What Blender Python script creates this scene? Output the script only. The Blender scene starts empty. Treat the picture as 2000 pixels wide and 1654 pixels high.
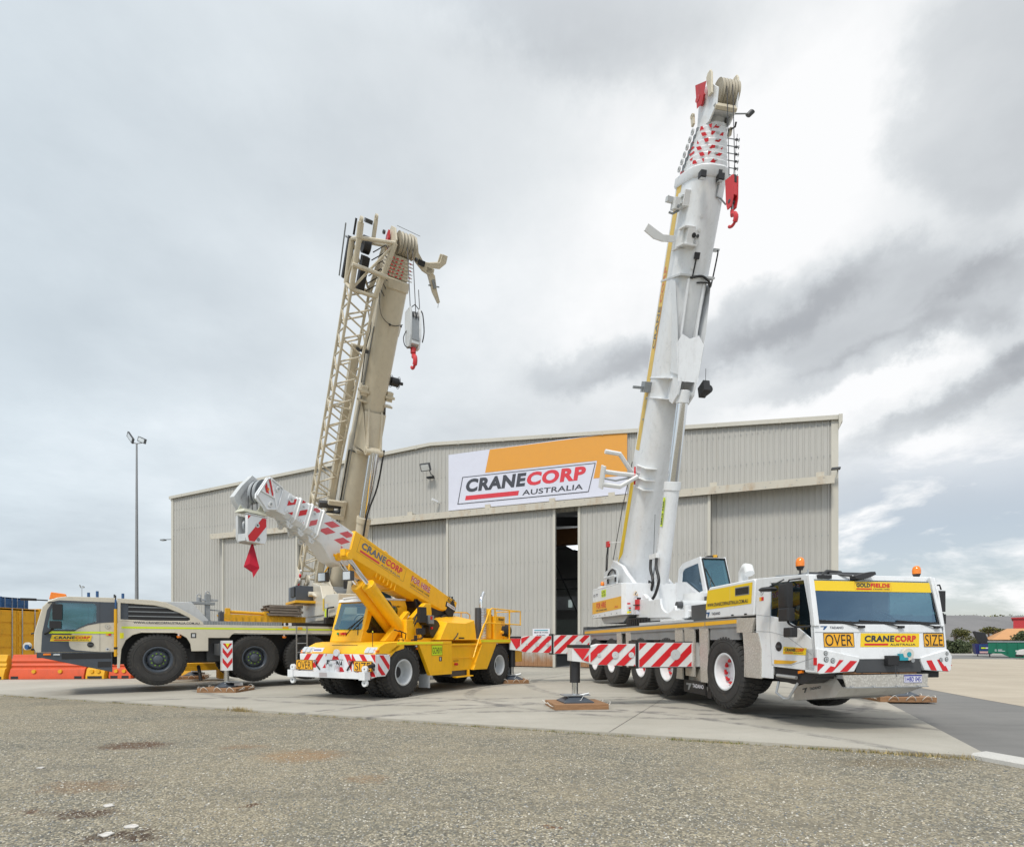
import bpy, bmesh, math, random
from mathutils import Vector, Matrix, noise
from mathutils.geometry import tessellate_polygon
random.seed(7)
PI = math.pi; R = math.radians
sc = bpy.context.scene; C = sc.collection

# ---------------------------------------------------------------- camera
cam_d = bpy.data.cameras.new('camera'); cam = bpy.data.objects.new('camera', cam_d); C.objects.link(cam)
cam.location = (0, 0, 1.55); cam.rotation_euler = (R(90), 0, 0)
cam_d.sensor_width = 36; cam_d.lens = 19.8; cam_d.shift_y = 0.2115
cam_d.clip_start = .1; cam_d.clip_end = 3000
sc.camera = cam

# ---------------------------------------------------------------- light
sc.view_settings.view_transform = 'Standard'; sc.view_settings.look = 'None'
sc.view_settings.exposure = 0.06; sc.view_settings.gamma = 1
SUN_EL, SUN_AZ = 52, 205          # azimuth clockwise from +Y: behind the camera, slightly left
sd = bpy.data.lights.new('sun', 'SUN'); sd.energy = 2.3; sd.angle = R(11); sd.color = (1, .94, .84)
so = bpy.data.objects.new('sun', sd); C.objects.link(so)
sdir = Vector((math.sin(R(SUN_AZ))*math.cos(R(SUN_EL)), math.cos(R(SUN_AZ))*math.cos(R(SUN_EL)), math.sin(R(SUN_EL))))
so.rotation_euler = sdir.to_track_quat('Z', 'Y').to_euler(); so.location = (0, 0, 30)

world = bpy.data.worlds.new('World'); sc.world = world; world.use_nodes = True
def build_world():
    nt = world.node_tree; N = nt.nodes; L = nt.links; N.clear()
    out = N.new('ShaderNodeOutputWorld'); bg = N.new('ShaderNodeBackground'); bg.inputs[1].default_value = .1
    L.new(bg.outputs[0], out.inputs[0])
    sky = N.new('ShaderNodeTexSky'); sky.sky_type = 'NISHITA'; sky.sun_disc = False
    sky.sun_elevation = R(SUN_EL); sky.sun_rotation = R(SUN_AZ)
    def val(x, inp):
        if isinstance(x, (int, float)): inp.default_value = x
        else: L.new(x, inp)
    def M(op, a, b=0, c=0, clamp=False):
        n = N.new('ShaderNodeMath'); n.operation = op; n.use_clamp = clamp
        val(a, n.inputs[0]); val(b, n.inputs[1]); val(c, n.inputs[2]); return n.outputs[0]
    tc = N.new('ShaderNodeTexCoord')
    nrm = N.new('ShaderNodeVectorMath'); nrm.operation = 'NORMALIZE'; L.new(tc.outputs['Generated'], nrm.inputs[0])
    d = nrm.outputs[0]
    sep = N.new('ShaderNodeSeparateXYZ'); L.new(d, sep.inputs[0])
    zz = M('ADD', M('MAXIMUM', sep.outputs[2], 0), .16)
    pl = N.new('ShaderNodeCombineXYZ'); L.new(M('DIVIDE', sep.outputs[0], zz), pl.inputs[0]); L.new(M('DIVIDE', sep.outputs[1], zz), pl.inputs[1])
    def fbm(vec, scale, detail=6, rough=.55, dist=0, off=0):
        mp = N.new('ShaderNodeMapping'); mp.inputs['Location'].default_value = (off, off*.7, 0); L.new(vec, mp.inputs[0])
        n = N.new('ShaderNodeTexNoise'); n.inputs['Scale'].default_value = scale; n.inputs['Detail'].default_value = detail
        n.inputs['Roughness'].default_value = rough; n.inputs['Distortion'].default_value = dist
        L.new(mp.outputs[0], n.inputs[0]); return n
    w = fbm(d, 3.2, 8, .62, .0)
    wv = N.new('ShaderNodeVectorMath'); wv.operation = 'SUBTRACT'; L.new(w.outputs['Color'], wv.inputs[0]); wv.inputs[1].default_value = (.5, .5, .5)
    ws = N.new('ShaderNodeVectorMath'); ws.operation = 'SCALE'; L.new(wv.outputs[0], ws.inputs[0]); ws.inputs['Scale'].default_value = .26
    wa = N.new('ShaderNodeVectorMath'); wa.operation = 'ADD'; L.new(d, wa.inputs[0]); L.new(ws.outputs[0], wa.inputs[1])
    dw = wa.outputs[0]
    zs = N.new('ShaderNodeVectorMath'); zs.operation = 'MULTIPLY'; L.new(d, zs.inputs[0]); zs.inputs[1].default_value = (1, 1, 2.6); dwz = zs.outputs[0]
    n1 = fbm(pl.outputs[0], .8, 8, .55, .2, 3.1); n2 = fbm(pl.outputs[0], 2.6, 6, .6, .0, 9.0)
    b = M('ADD', .66, M('MULTIPLY', M('SUBTRACT', n1.outputs[0], .5), .62))
    b = M('ADD', b, M('MULTIPLY', M('SUBTRACT', n2.outputs[0], .5), .36))
    edge = M('ADD', M('MULTIPLY', M('SUBTRACT', n2.outputs[0], .5), 1.5), M('MULTIPLY', M('SUBTRACT', n1.outputs[0], .5), .9))
    for (px, py, rx, rz, amt, tilt) in CLOUDS:   # cloud masses: direction, reach sideways and upwards, weight, tilt
        v = Vector(((px-1000)/1100, 1, (1250-py)/1100)).normalized()
        side = Vector((v.y, -v.x, 0)).normalized(); up = side.cross(v)
        ca, sa = math.cos(R(tilt)), math.sin(R(tilt)); s2 = side*ca+up*sa; u2 = up*ca-side*sa
        def dot(vec, k):
            n = N.new('ShaderNodeVectorMath'); n.operation = 'DOT_PRODUCT'; L.new(dw, n.inputs[0]); n.inputs[1].default_value = vec*k; return n.outputs['Value']
        a1 = M('SUBTRACT', dot(s2, 1/rx), s2.dot(v)/rx); a2 = M('SUBTRACT', dot(u2, 1/rz), u2.dot(v)/rz)
        q = M('ADD', M('MULTIPLY', a1, a1), M('MULTIPLY', a2, a2))
        g = M('POWER', 2.718, M('MULTIPLY', q, -.8))
        front = M('GREATER_THAN', dot(v, 1), 0)
        if amt < 0:
            ge = M('ADD', g, M('MULTIPLY', edge, M('MULTIPLY', g, 1.0)))
            n = N.new('ShaderNodeMapRange'); n.interpolation_type = 'SMOOTHSTEP'; L.new(ge, n.inputs[0]); n.inputs[1].default_value = .34; n.inputs[2].default_value = .86; g = n.outputs[0]
        b = M('ADD', b, M('MULTIPLY', M('MULTIPLY', g, front), amt*(1.1 if amt < 0 else 1.1)))
    # broken puffs low on the right, with pale blue between them
    pf = fbm(dwz, 5.5, 8, .6, .2, 2.2)
    pm = M('MULTIPLY', M('MULTIPLY', M('SUBTRACT', sep.outputs[0], .28, clamp=True), 4, clamp=True), M('SUBTRACT', 1, M('MULTIPLY', M('SUBTRACT', sep.outputs[2], .16, clamp=True), 7, clamp=True), clamp=True))
    pv = M('MULTIPLY', M('SUBTRACT', pf.outputs[0], .47), 7, clamp=True)
    b = M('ADD', M('MULTIPLY', b, M('SUBTRACT', 1, pm)), M('MULTIPLY', pm, M('ADD', .62, M('MULTIPLY', pv, .45))))
    cr = N.new('ShaderNodeValToRGB'); L.new(b, cr.inputs[0])
    e = cr.color_ramp.elements
    e[0].position = .0; e[0].color = (.335, .355, .385, 1); e[1].position = 1; e[1].color = (.97, .975, .98, 1)
    for p, c in ((.3, (.46, .48, .505, 1)), (.55, (.62, .65, .675, 1)), (.8, (.80, .825, .84, 1))):
        x = cr.color_ramp.elements.new(p); x.color = c
    # cool tint to the left, brighter overhead and behind (overcast zenith)
    mx = N.new('ShaderNodeMix'); mx.data_type = 'RGBA'; mx.blend_type = 'MULTIPLY'
    L.new(M('MULTIPLY', M('SUBTRACT', .15, sep.outputs[0]), 1.2, clamp=True), mx.inputs[0]); L.new(cr.outputs[0], mx.inputs[6]); mx.inputs[7].default_value = (.89, .965, 1.02, 1)
    zen = M('ADD', 1, M('MULTIPLY', M('SUBTRACT', sep.outputs[2], .72, clamp=True), 4.2))
    beh = M('ADD', zen, M('MULTIPLY', M('MULTIPLY', sep.outputs[1], -1, clamp=True), .9))
    sm = N.new('ShaderNodeVectorMath'); sm.operation = 'SCALE'; L.new(mx.outputs[2], sm.inputs[0]); L.new(M('MULTIPLY', beh, 10), sm.inputs['Scale'])
    low = M('MULTIPLY', M('MULTIPLY', pm, M('SUBTRACT', 1, pv)), .40)
    back = M('MULTIPLY', M('MULTIPLY', M('SUBTRACT', M('MULTIPLY', sep.outputs[1], -1), .15, clamp=True), 2.2, clamp=True), M('MULTIPLY', M('SUBTRACT', .62, n1.outputs[0], clamp=True), 4, clamp=True))
    low = M('ADD', M('ADD', M('MULTIPLY', low, M('GREATER_THAN', sep.outputs[0], .1)), .04), M('MULTIPLY', back, .8), clamp=True)
    m2 = N.new('ShaderNodeMix'); m2.data_type = 'RGBA'; L.new(low, m2.inputs[0]); L.new(sm.outputs[0], m2.inputs[6])
    L.new(sky.outputs[0], m2.inputs[7]); L.new(m2.outputs[2], bg.inputs[0])
CLOUDS = [  # px, py: where the mass lies as seen from the yard; reach sideways and upwards; weight; tilt
    (1080, 60, .24, .08, -.20, -8), (1900, 200, .10, .12, -.30, 30), (1420, 620, .22, .05, -.30, 14), (1640, 590, .22, .055, -.30, 8), (1180, 700, .13, .05, -.24, 10), (1930, 560, .12, .05, -.26, 20),
    (1850, 780, .17, .035, -.36, 22), (1650, 690, .16, .03, -.22, 8), (1990, 640, .06, .05, -.2, 0), (750, 350, .3, .1, -.07, 0),
    (1600, 330, .26, .16, .22, 30), (1560, 800, .22, .05, .25, 10), (1230, 470, .24, .12, .18, 0), (1950, 930, .12, .04, .25, 0), (1700, 880, .12, .035, .25, 0), (1780, 700, .12, .025, .2, 15),
    (350, 250, .5, .3, .04, 0), (500, 950, .3, .12, .10, 0), (950, 620, .25, .15, .12, 0), (330, 620, .25, .1, -.07, 10), (600, 60, .3, .08, .10, 0)]
build_world()

# ---------------------------------------------------------------- materials
def lin(h):
    if isinstance(h, (int, float)): return (h, h, h, 1)
    if isinstance(h, tuple): return (*h, 1)
    return (*[((int(h[i:i+2], 16)/255+.055)/1.055)**2.4 if int(h[i:i+2], 16) > 10 else int(h[i:i+2], 16)/255/12.92 for i in (0, 2, 4)], 1)
def newmat(name):
    m = bpy.data.materials.new(name); m.use_nodes = True; nt = m.node_tree
    return m, nt, nt.nodes, nt.links, nt.nodes['Principled BSDF']
def mix(nt, fac, a, b, mode='MIX'):
    n = nt.nodes.new('ShaderNodeMix'); n.data_type = 'RGBA'; n.blend_type = mode
    for x, i in ((fac, 0), (a, 6), (b, 7)):
        if isinstance(x, bpy.types.NodeSocket): nt.links.new(x, n.inputs[i])
        elif i == 0: n.inputs[0].default_value = x
        else: n.inputs[i].default_value = lin(x)
    return n.outputs[2]
def tex(nt, kind, scale, coord='Object', detail=4, rough=.55, stretch=(1, 1, 1), loc=(0, 0, 0)):
    tc = nt.nodes.new('ShaderNodeTexCoord'); mp = nt.nodes.new('ShaderNodeMapping')
    mp.inputs['Scale'].default_value = stretch; mp.inputs['Location'].default_value = loc
    nt.links.new(tc.outputs[coord], mp.inputs[0])
    n = nt.nodes.new('ShaderNodeTex'+kind); n.inputs['Scale'].default_value = scale
    if kind == 'Noise': n.inputs['Detail'].default_value = detail; n.inputs['Roughness'].default_value = rough
    nt.links.new(mp.outputs[0], n.inputs['Vector']); return n
def ramp(nt, sock, lo, hi, a=0., b=1.):
    n = nt.nodes.new('ShaderNodeMapRange'); nt.links.new(sock, n.inputs[0])
    n.inputs[1].default_value = lo; n.inputs[2].default_value = hi; n.inputs[3].default_value = a; n.inputs[4].default_value = b; return n.outputs[0]
def bump(nt, sock, strength, dist, bsdf):
    n = nt.nodes.new('ShaderNodeBump'); n.inputs['Strength'].default_value = strength; n.inputs['Distance'].default_value = dist
    nt.links.new(sock, n.inputs['Height']); nt.links.new(n.outputs[0], bsdf.inputs['Normal']); return n
def paint(name, col, rough=.35, metal=0, var=.12, dirt=None, dirt_amt=.25, coat=.0, scale=3., bmp=0, bscale=60):
    m, nt, N, L, b = newmat(name)
    n = tex(nt, 'Noise', scale, detail=6, rough=.65)
    c = lin(col); d = tuple(x*(1-var) for x in c[:3]); e = tuple(min(1, x*(1+var*.5)) for x in c[:3])
    o = mix(nt, ramp(nt, n.outputs[0], .3, .7), d, e)
    if dirt is not None:
        n2 = tex(nt, 'Noise', scale*2.3, detail=8, rough=.7, loc=(3, 1, 7), stretch=(1, 1, .35))
        o = mix(nt, ramp(nt, n2.outputs[0], .52, .78, 0, dirt_amt), o, dirt)
    L.new(o, b.inputs['Base Color'])
    L.new(ramp(nt, n.outputs[0], .3, .7, rough*.85, min(1, rough*1.2)), b.inputs['Roughness'])
    b.inputs['Metallic'].default_value = metal; b.inputs['Coat Weight'].default_value = coat; b.inputs['Coat Roughness'].default_value = .08
    if bmp: bump(nt, tex(nt, 'Noise', bscale, detail=3).outputs[0], bmp, .01, b)
    return m
WHITE = paint('white_paint', (.74, .76, .78), .3, coat=.4, var=.05, dirt='847c6e', dirt_amt=.22)
WHITE2 = paint('white_paint_satin', (.70, .71, .71), .4, var=.05, dirt='8c867a', dirt_amt=.18)
GREYW = paint('light_grey_paint', (.55, .57, .58), .4, var=.06, dirt='777067', dirt_amt=.2)
CREAM = paint('cream_paint', (.60, .56, .465), .35, coat=.3, var=.05, dirt='8a7c66', dirt_amt=.15)
BEIGE = paint('beige_paint', (.58, .52, .40), .42, var=.06, dirt='6d6251', dirt_amt=.25)
YEL = paint('yellow_paint', (.93, .49, .006), .42, coat=.12, var=.06, dirt='7a5418', dirt_amt=.20)
YELB = paint('bright_yellow_vinyl', (.80, .55, .015), .35, var=.03)
GOLD = paint('gold_vinyl', (.78, .42, .03), .4, var=.03)
SIGNY = paint('sign_yellow', (.80, .40, .02), .4, var=.03)
NEON = paint('neon_reflective', (.62, .78, .02), .4, var=.03)
NEONY = paint('neon_yellow_reflective', (.85, .82, .02), .4, var=.03)
NUTG = paint('nut_marker_green', (.22, .42, .03), .5)
RED = paint('red_vinyl', (.60, .015, .022), .4, var=.05)
REDS = paint('red_paint', (.55, .03, .035), .35, var=.08, dirt='5a2a22', dirt_amt=.3)
NAVY = paint('navy_vinyl', (.025, .03, .055), .4, var=.05)
BLACK = paint('black_plastic', (.018, .018, .02), .5, var=.2)
DARK = paint('dark_grey_steel', (.06, .064, .07), .45, var=.15, dirt='4c4740', dirt_amt=.3)
SLATE = paint('slate_grey_paint', (.062, .075, .095), .35, var=.08)
GREYST = paint('grey_steel', (.28, .30, .315), .45, metal=.3, var=.12, dirt='5a5248', dirt_amt=.3)
GALV = paint('galvanised_steel', (.42, .44, .46), .42, metal=.6, var=.15)
CHROME = paint('chrome', (.75, .76, .78), .08, metal=1, var=.02)
ALU = paint('brushed_aluminium', (.55, .55, .54), .38, metal=.75, var=.1, dirt='6a6257', dirt_amt=.25)
RUBBER = paint('tyre_rubber', (.035, .034, .033), .75, var=.25, dirt='6b6357', dirt_amt=.35, scale=5, bmp=.2, bscale=40)
FLAPG = paint('mud_flap', (.42, .44, .45), .6, var=.06, dirt='776f62', dirt_amt=.3)
WOOD = None
ORANGE = paint('amber_lens', (.85, .22, .01), .15, var=.05, coat=.5)
LENS = paint('clear_lens', (.65, .68, .7), .08, var=.1, metal=.3)
TEAL = paint('teal_plastic', (.02, .30, .38), .35)
BLUE = paint('blue_paint', (.02, .09, .24), .5, var=.2, dirt='8f9499', dirt_amt=.4)
PLATEW = paint('plate_white', (.72, .72, .78), .4, var=.03)
PLATEB = paint('plate_blue', (.04, .05, .35), .4)
SEATM = paint('seat_fabric', (.04, .04, .045), .8)
ROPE = paint('rope', (.62, .60, .55), .8)
WIRE = paint('wire_rope', (.07, .07, .075), .5, metal=.4)
ORPL = paint('orange_plastic', (.62, .085, .025), .5, var=.1, dirt='6a4a3a', dirt_amt=.35)
YLPL = paint('yellow_plastic', (.72, .38, .01), .5, var=.1, dirt='6a5a3a', dirt_amt=.35)
CLOTH = paint('red_cloth', (.45, .008, .03), .8, var=.15)
def diamond():
    m, nt, N, L, b = newmat('diamond_plate')
    v = tex(nt, 'Voronoi', 34, stretch=(1.0, 1.0, .7)); n = tex(nt, 'Noise', 3, detail=6)
    c = mix(nt, ramp(nt, v.outputs['Distance'], .25, .5), (.62, .60, .55), (.50, .48, .44))
    c = mix(nt, ramp(nt, n.outputs[0], .45, .75, 0, .35), c, (.42, .38, .31)); L.new(c, b.inputs['Base Color'])
    b.inputs['Metallic'].default_value = .35; b.inputs['Roughness'].default_value = .42
    bump(nt, v.outputs['Distance'], .5, -.01, b); return m
DIAM = diamond()
def wood(name, c1, c2):
    m, nt, N, L, b = newmat(name)
    n = tex(nt, 'Noise', 4, detail=8, rough=.7, stretch=(1, 9, 9)); L.new(mix(nt, ramp(nt, n.outputs[0], .3, .7), c1, c2), b.inputs['Base Color'])
    b.inputs['Roughness'].default_value = .75; bump(nt, n.outputs[0], .3, .01, b); return m
WOOD = wood('hardwood', (.20, .105, .05), (.36, .20, .10)); OLDW = wood('old_timber', (.13, .10, .08), (.25, .21, .17))
def glass(name, col, ior=1.5, trans=.35, rough=.02, refl=.10):
    m, nt, N, L, b = newmat(name); b.inputs['Base Color'].default_value = lin(col); b.inputs['Roughness'].default_value = rough; b.inputs['IOR'].default_value = ior
    b.inputs['Specular IOR Level'].default_value = 1.0
    t = N.new('ShaderNodeBsdfTransparent'); t.inputs[0].default_value = (.62, .84, .86, 1)
    x = N.new('ShaderNodeMixShader'); x.inputs[0].default_value = 1-trans
    L.new(t.outputs[0], x.inputs[1]); L.new(b.outputs[0], x.inputs[2])
    b.inputs['Specular IOR Level'].default_value = 0
    gl = N.new('ShaderNodeBsdfGlossy'); gl.inputs['Roughness'].default_value = .015; gl.inputs[0].default_value = (.55, .78, 1, 1)
    lw = N.new('ShaderNodeLayerWeight'); lw.inputs[0].default_value = .5
    pw = N.new('ShaderNodeMath'); pw.operation = 'POWER'; L.new(lw.outputs['Facing'], pw.inputs[0]); pw.inputs[1].default_value = 3
    y = N.new('ShaderNodeMixShader'); L.new(ramp(nt, pw.outputs[0], 0, 1, refl, 1), y.inputs[0]); L.new(x.outputs[0], y.inputs[1]); L.new(gl.outputs[0], y.inputs[2])
    L.new(y.outputs[0], nt.nodes['Material Output'].inputs[0]); return m
GLASS = glass('tinted_glass', (.015, .085, .18), trans=.86, refl=.2)
GLASSD = glass('dark_glass', (.012, .018, .022), trans=.35)
GLASST = glass('teal_glass', (.03, .12, .14), trans=.6, refl=.16)
def clad(name, col, rust=0, zb=0):
    m, nt, N, L, b = newmat(name)
    n = tex(nt, 'Noise', .35, detail=5); n2 = tex(nt, 'Noise', 1.2, detail=8, rough=.7, stretch=(3, 3, .25))
    c0 = lin(col)[:3]
    c = mix(nt, ramp(nt, n.outputs[0], .3, .7), tuple(x*.93 for x in c0), tuple(x*1.05 for x in c0))
    c = mix(nt, ramp(nt, n2.outputs[0], .55, .8, 0, .3), c, (.38, .34, .27))
    if rust:
        tc = N.new('ShaderNodeTexCoord'); s = N.new('ShaderNodeSeparateXYZ'); L.new(tc.outputs['Object'], s.inputs[0])
        n3 = tex(nt, 'Noise', 3, detail=8, rough=.7, stretch=(1, 1, .4))
        mt = N.new('ShaderNodeMath'); mt.operation = 'MULTIPLY_ADD'; L.new(n3.outputs[0], mt.inputs[0]); mt.inputs[1].default_value = -1.6; L.new(s.outputs[2], mt.inputs[2])
        c = mix(nt, ramp(nt, mt.outputs[0], zb-.9, zb-.3, rust, 0), c, (.30, .14, .05))
    L.new(c, b.inputs['Base Color']); b.inputs['Roughness'].default_value = .5; return m
CLAD = clad('wall_cladding', (.40, .395, .37)); CLADR = clad('door_cladding', (.415, .41, .385), .9, .45)
TRIM = clad('steel_trim', (.50, .485, .43))
TRIMR = paint('rusty_trim', (.50, .47, .40), .6, var=.08, dirt=(.33, .20, .09), dirt_amt=.75, scale=.9)
INSIDE = paint('shed_lining', (.30, .31, .32), .8, var=.2)
INSTEEL = paint('shed_steel', (.05, .05, .05), .7); BROWN = paint('girder_orange', (.20, .09, .03), .6)

# ---------------------------------------------------------------- mesh builder
_txt = {}
def text_geo(s, bold):
    k = (s, bold)
    if k not in _txt:
        cu = bpy.data.curves.new('t', 'FONT'); cu.body = s; cu.offset = bold; cu.resolution_u = 4; cu.space_character = 1.0+bold*2
        o = bpy.data.objects.new('t', cu); C.objects.link(o)
        me = bpy.data.meshes.new_from_object(o.evaluated_get(bpy.context.evaluated_depsgraph_get()))
        vs = [v.co.copy() for v in me.vertices]; fs = [list(p.vertices) for p in me.polygons]
        bpy.data.objects.remove(o); bpy.data.curves.remove(cu); bpy.data.meshes.remove(me)
        x0 = min(v.x for v in vs); x1 = max(v.x for v in vs); y0 = min(v.y for v in vs); y1 = max(v.y for v in vs)
        _txt[k] = ([((v.x-x0)/(x1-x0), (v.y-y0)/(y1-y0)) for v in vs], fs)
    return _txt[k]
def curve(p, n=4):   # Catmull-Rom through the points
    q = [p[0]]+p+[p[-1]]; out = []
    for i in range(1, len(q)-2):
        for j in range(n):
            t = j/n; out.append(.5*(2*q[i]+(q[i+1]-q[i-1])*t+(2*q[i-1]-5*q[i]+4*q[i+1]-q[i+2])*t*t+(3*q[i]-q[i-1]-3*q[i+1]+q[i+2])*t**3))
    return out+[p[-1]]
class MB:
    def __init__(s, M=None): s.v = []; s.f = []; s.fm = []; s.mats = []; s.M = M or Matrix()
    def mi(s, m):
        if m not in s.mats: s.mats.append(m)
        return s.mats.index(m)
    def add(s, vs, fs, m):
        o = len(s.v); s.v += [s.M @ Vector(v) for v in vs]; k = s.mi(m)
        for f in fs: s.f.append([o+i for i in f]); s.fm.append(k)
        return s
    def box(s, x0, x1, y0, y1, z0, z1, m):
        return s.add([(x, y, z) for x in (x0, x1) for y in (y0, y1) for z in (z0, z1)],
                     [(0, 1, 3, 2), (4, 6, 7, 5), (0, 4, 5, 1), (2, 3, 7, 6), (0, 2, 6, 4), (1, 5, 7, 3)], m)
    def obox(s, c, ax, ay, az, m):   # centre and three half-axis vectors
        c, ax, ay, az = map(Vector, (c, ax, ay, az))
        return s.add([c+a*ax+b*ay+d*az for a in (-1, 1) for b in (-1, 1) for d in (-1, 1)],
                     [(0, 1, 3, 2), (4, 6, 7, 5), (0, 4, 5, 1), (2, 3, 7, 6), (0, 2, 6, 4), (1, 5, 7, 3)], m)
    def prism(s, poly, ax, a, b, m, holes=()):
        """poly in the plane across axis ax ('x': (y,z), 'y': (x,z), 'z': (x,y)), from a to b"""
        def P(p, t): return {'x': (t, p[0], p[1]), 'y': (p[0], t, p[1]), 'z': (p[0], p[1], t)}[ax]
        if not holes:
            n = len(poly); vs = [P(p, a) for p in poly]+[P(p, b) for p in poly]
            fs = [tuple(range(n)), tuple(range(2*n-1, n-1, -1))]+[(i, (i+1) % n, n+(i+1) % n, n+i) for i in range(n)]
            return s.add(vs, fs, m)
        loops = [list(poly)]+[list(h) for h in holes]; flat = [p for l in loops for p in l]
        tri = tessellate_polygon([[Vector((p[0], p[1], 0)) for p in l] for l in loops]); n = len(flat)
        vs = [P(p, a) for p in flat]+[P(p, b) for p in flat]; fs = [tuple(t) for t in tri]+[tuple(n+i for i in t) for t in tri]
        o = 0
        for l in loops:
            k = len(l); fs += [(o+i, o+(i+1) % k, n+o+(i+1) % k, n+o+i) for i in range(k)]; o += k
        return s.add(vs, fs, m)
    def cyl(s, p0, p1, r0, m, r1=None, n=16, caps=True):
        r1 = r0 if r1 is None else r1; p0, p1 = Vector(p0), Vector(p1); d = (p1-p0).normalized()
        u = d.cross(Vector((0, 0, 1)) if abs(d.z) < .9 else Vector((1, 0, 0))).normalized(); w = d.cross(u)
        vs = [p+(u*math.cos(2*PI*i/n)+w*math.sin(2*PI*i/n))*r for p, r in ((p0, r0), (p1, r1)) for i in range(n)]
        fs = [(i, (i+1) % n, n+(i+1) % n, n+i) for i in range(n)]
        if caps: fs += [tuple(range(n)), tuple(range(2*n-1, n-1, -1))]
        return s.add(vs, fs, m)
    def tube(s, pts, r, m, n=8, closed=False):
        pts = [Vector(p) for p in pts]; vs = []; fs = []; u = None
        if not closed and len(pts) > 3 and m in (BLACK, ROPE, WIRE, CHROME): pts = curve(pts)
        k = len(pts)
        for i, p in enumerate(pts):
            a = pts[i-1] if i or closed else p; b = pts[(i+1) % k] if i < k-1 or closed else p
            d = (b-a).normalized()
            if u is None: u = d.cross(Vector((0, 0, 1)) if abs(d.z) < .9 else Vector((1, 0, 0))).normalized()
            else: u = (u-d*u.dot(d)).normalized()
            w = d.cross(u); vs += [p+(u*math.cos(2*PI*j/n)+w*math.sin(2*PI*j/n))*r for j in range(n)]
        for i in range(k if closed else k-1):
            fs += [(i*n+j, i*n+(j+1) % n, ((i+1) % k)*n+(j+1) % n, ((i+1) % k)*n+j) for j in range(n)]
        if not closed: fs += [tuple(range(n)), tuple(range(k*n-1, (k-1)*n-1, -1))]
        return s.add(vs, fs, m)
    def lathe(s, prof, m, o=(0, 0, 0), ax='y', n=32, closed=False):
        o = Vector(o); vs = []
        for r, h in prof:
            for i in range(n):
                a = 2*PI*i/n; c, q = r*math.cos(a), r*math.sin(a)
                vs.append(o+Vector({'y': (c, h, q), 'z': (c, q, h), 'x': (h, c, q)}[ax]))
        k = len(prof); fs = []
        for j in range(k if closed else k-1):
            fs += [(j*n+i, j*n+(i+1) % n, ((j+1) % k)*n+(i+1) % n, ((j+1) % k)*n+i) for i in range(n)]
        if not closed and prof[0][0] < .04: fs.append(tuple(range(n)))
        if not closed and prof[-1][0] < .04: fs.append(tuple(range(k*n-1, (k-1)*n-1, -1)))
        return s.add(vs, fs, m)
    def loft(s, secs, m, cap=True):
        n = len(secs[0]); vs = [p for q in secs for p in q]; fs = []
        for k in range(len(secs)-1): fs += [(k*n+i, k*n+(i+1) % n, (k+1)*n+(i+1) % n, (k+1)*n+i) for i in range(n)]
        if cap: fs += [tuple(range(n)), tuple(range(len(secs)*n-1, (len(secs)-1)*n-1, -1))]
        return s.add(vs, fs, m)
    def build(s, name, parent=None, bevel=0, label=None, smooth=35, loc=None, rz=0, segs=2):
        me = bpy.data.meshes.new(name); me.from_pydata([tuple(v) for v in s.v], [], s.f)
        for m in s.mats: me.materials.append(m)
        me.polygons.foreach_set('material_index', s.fm); me.validate()
        bm = bmesh.new(); bm.from_mesh(me); bmesh.ops.recalc_face_normals(bm, faces=bm.faces); bm.to_mesh(me); bm.free()
        if smooth: me.shade_smooth(); me.set_sharp_from_angle(angle=R(smooth))
        o = bpy.data.objects.new(name, me); C.objects.link(o)
        if parent: o.parent = parent
        if bevel:
            b = o.modifiers.new('bevel', 'BEVEL'); b.width = bevel; b.segments = segs; b.limit_method = 'ANGLE'; b.angle_limit = R(40); b.harden_normals = True
        if label: o['label'] = label
        if loc: o.location = loc
        o.rotation_euler.z = rz
        return o
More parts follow.
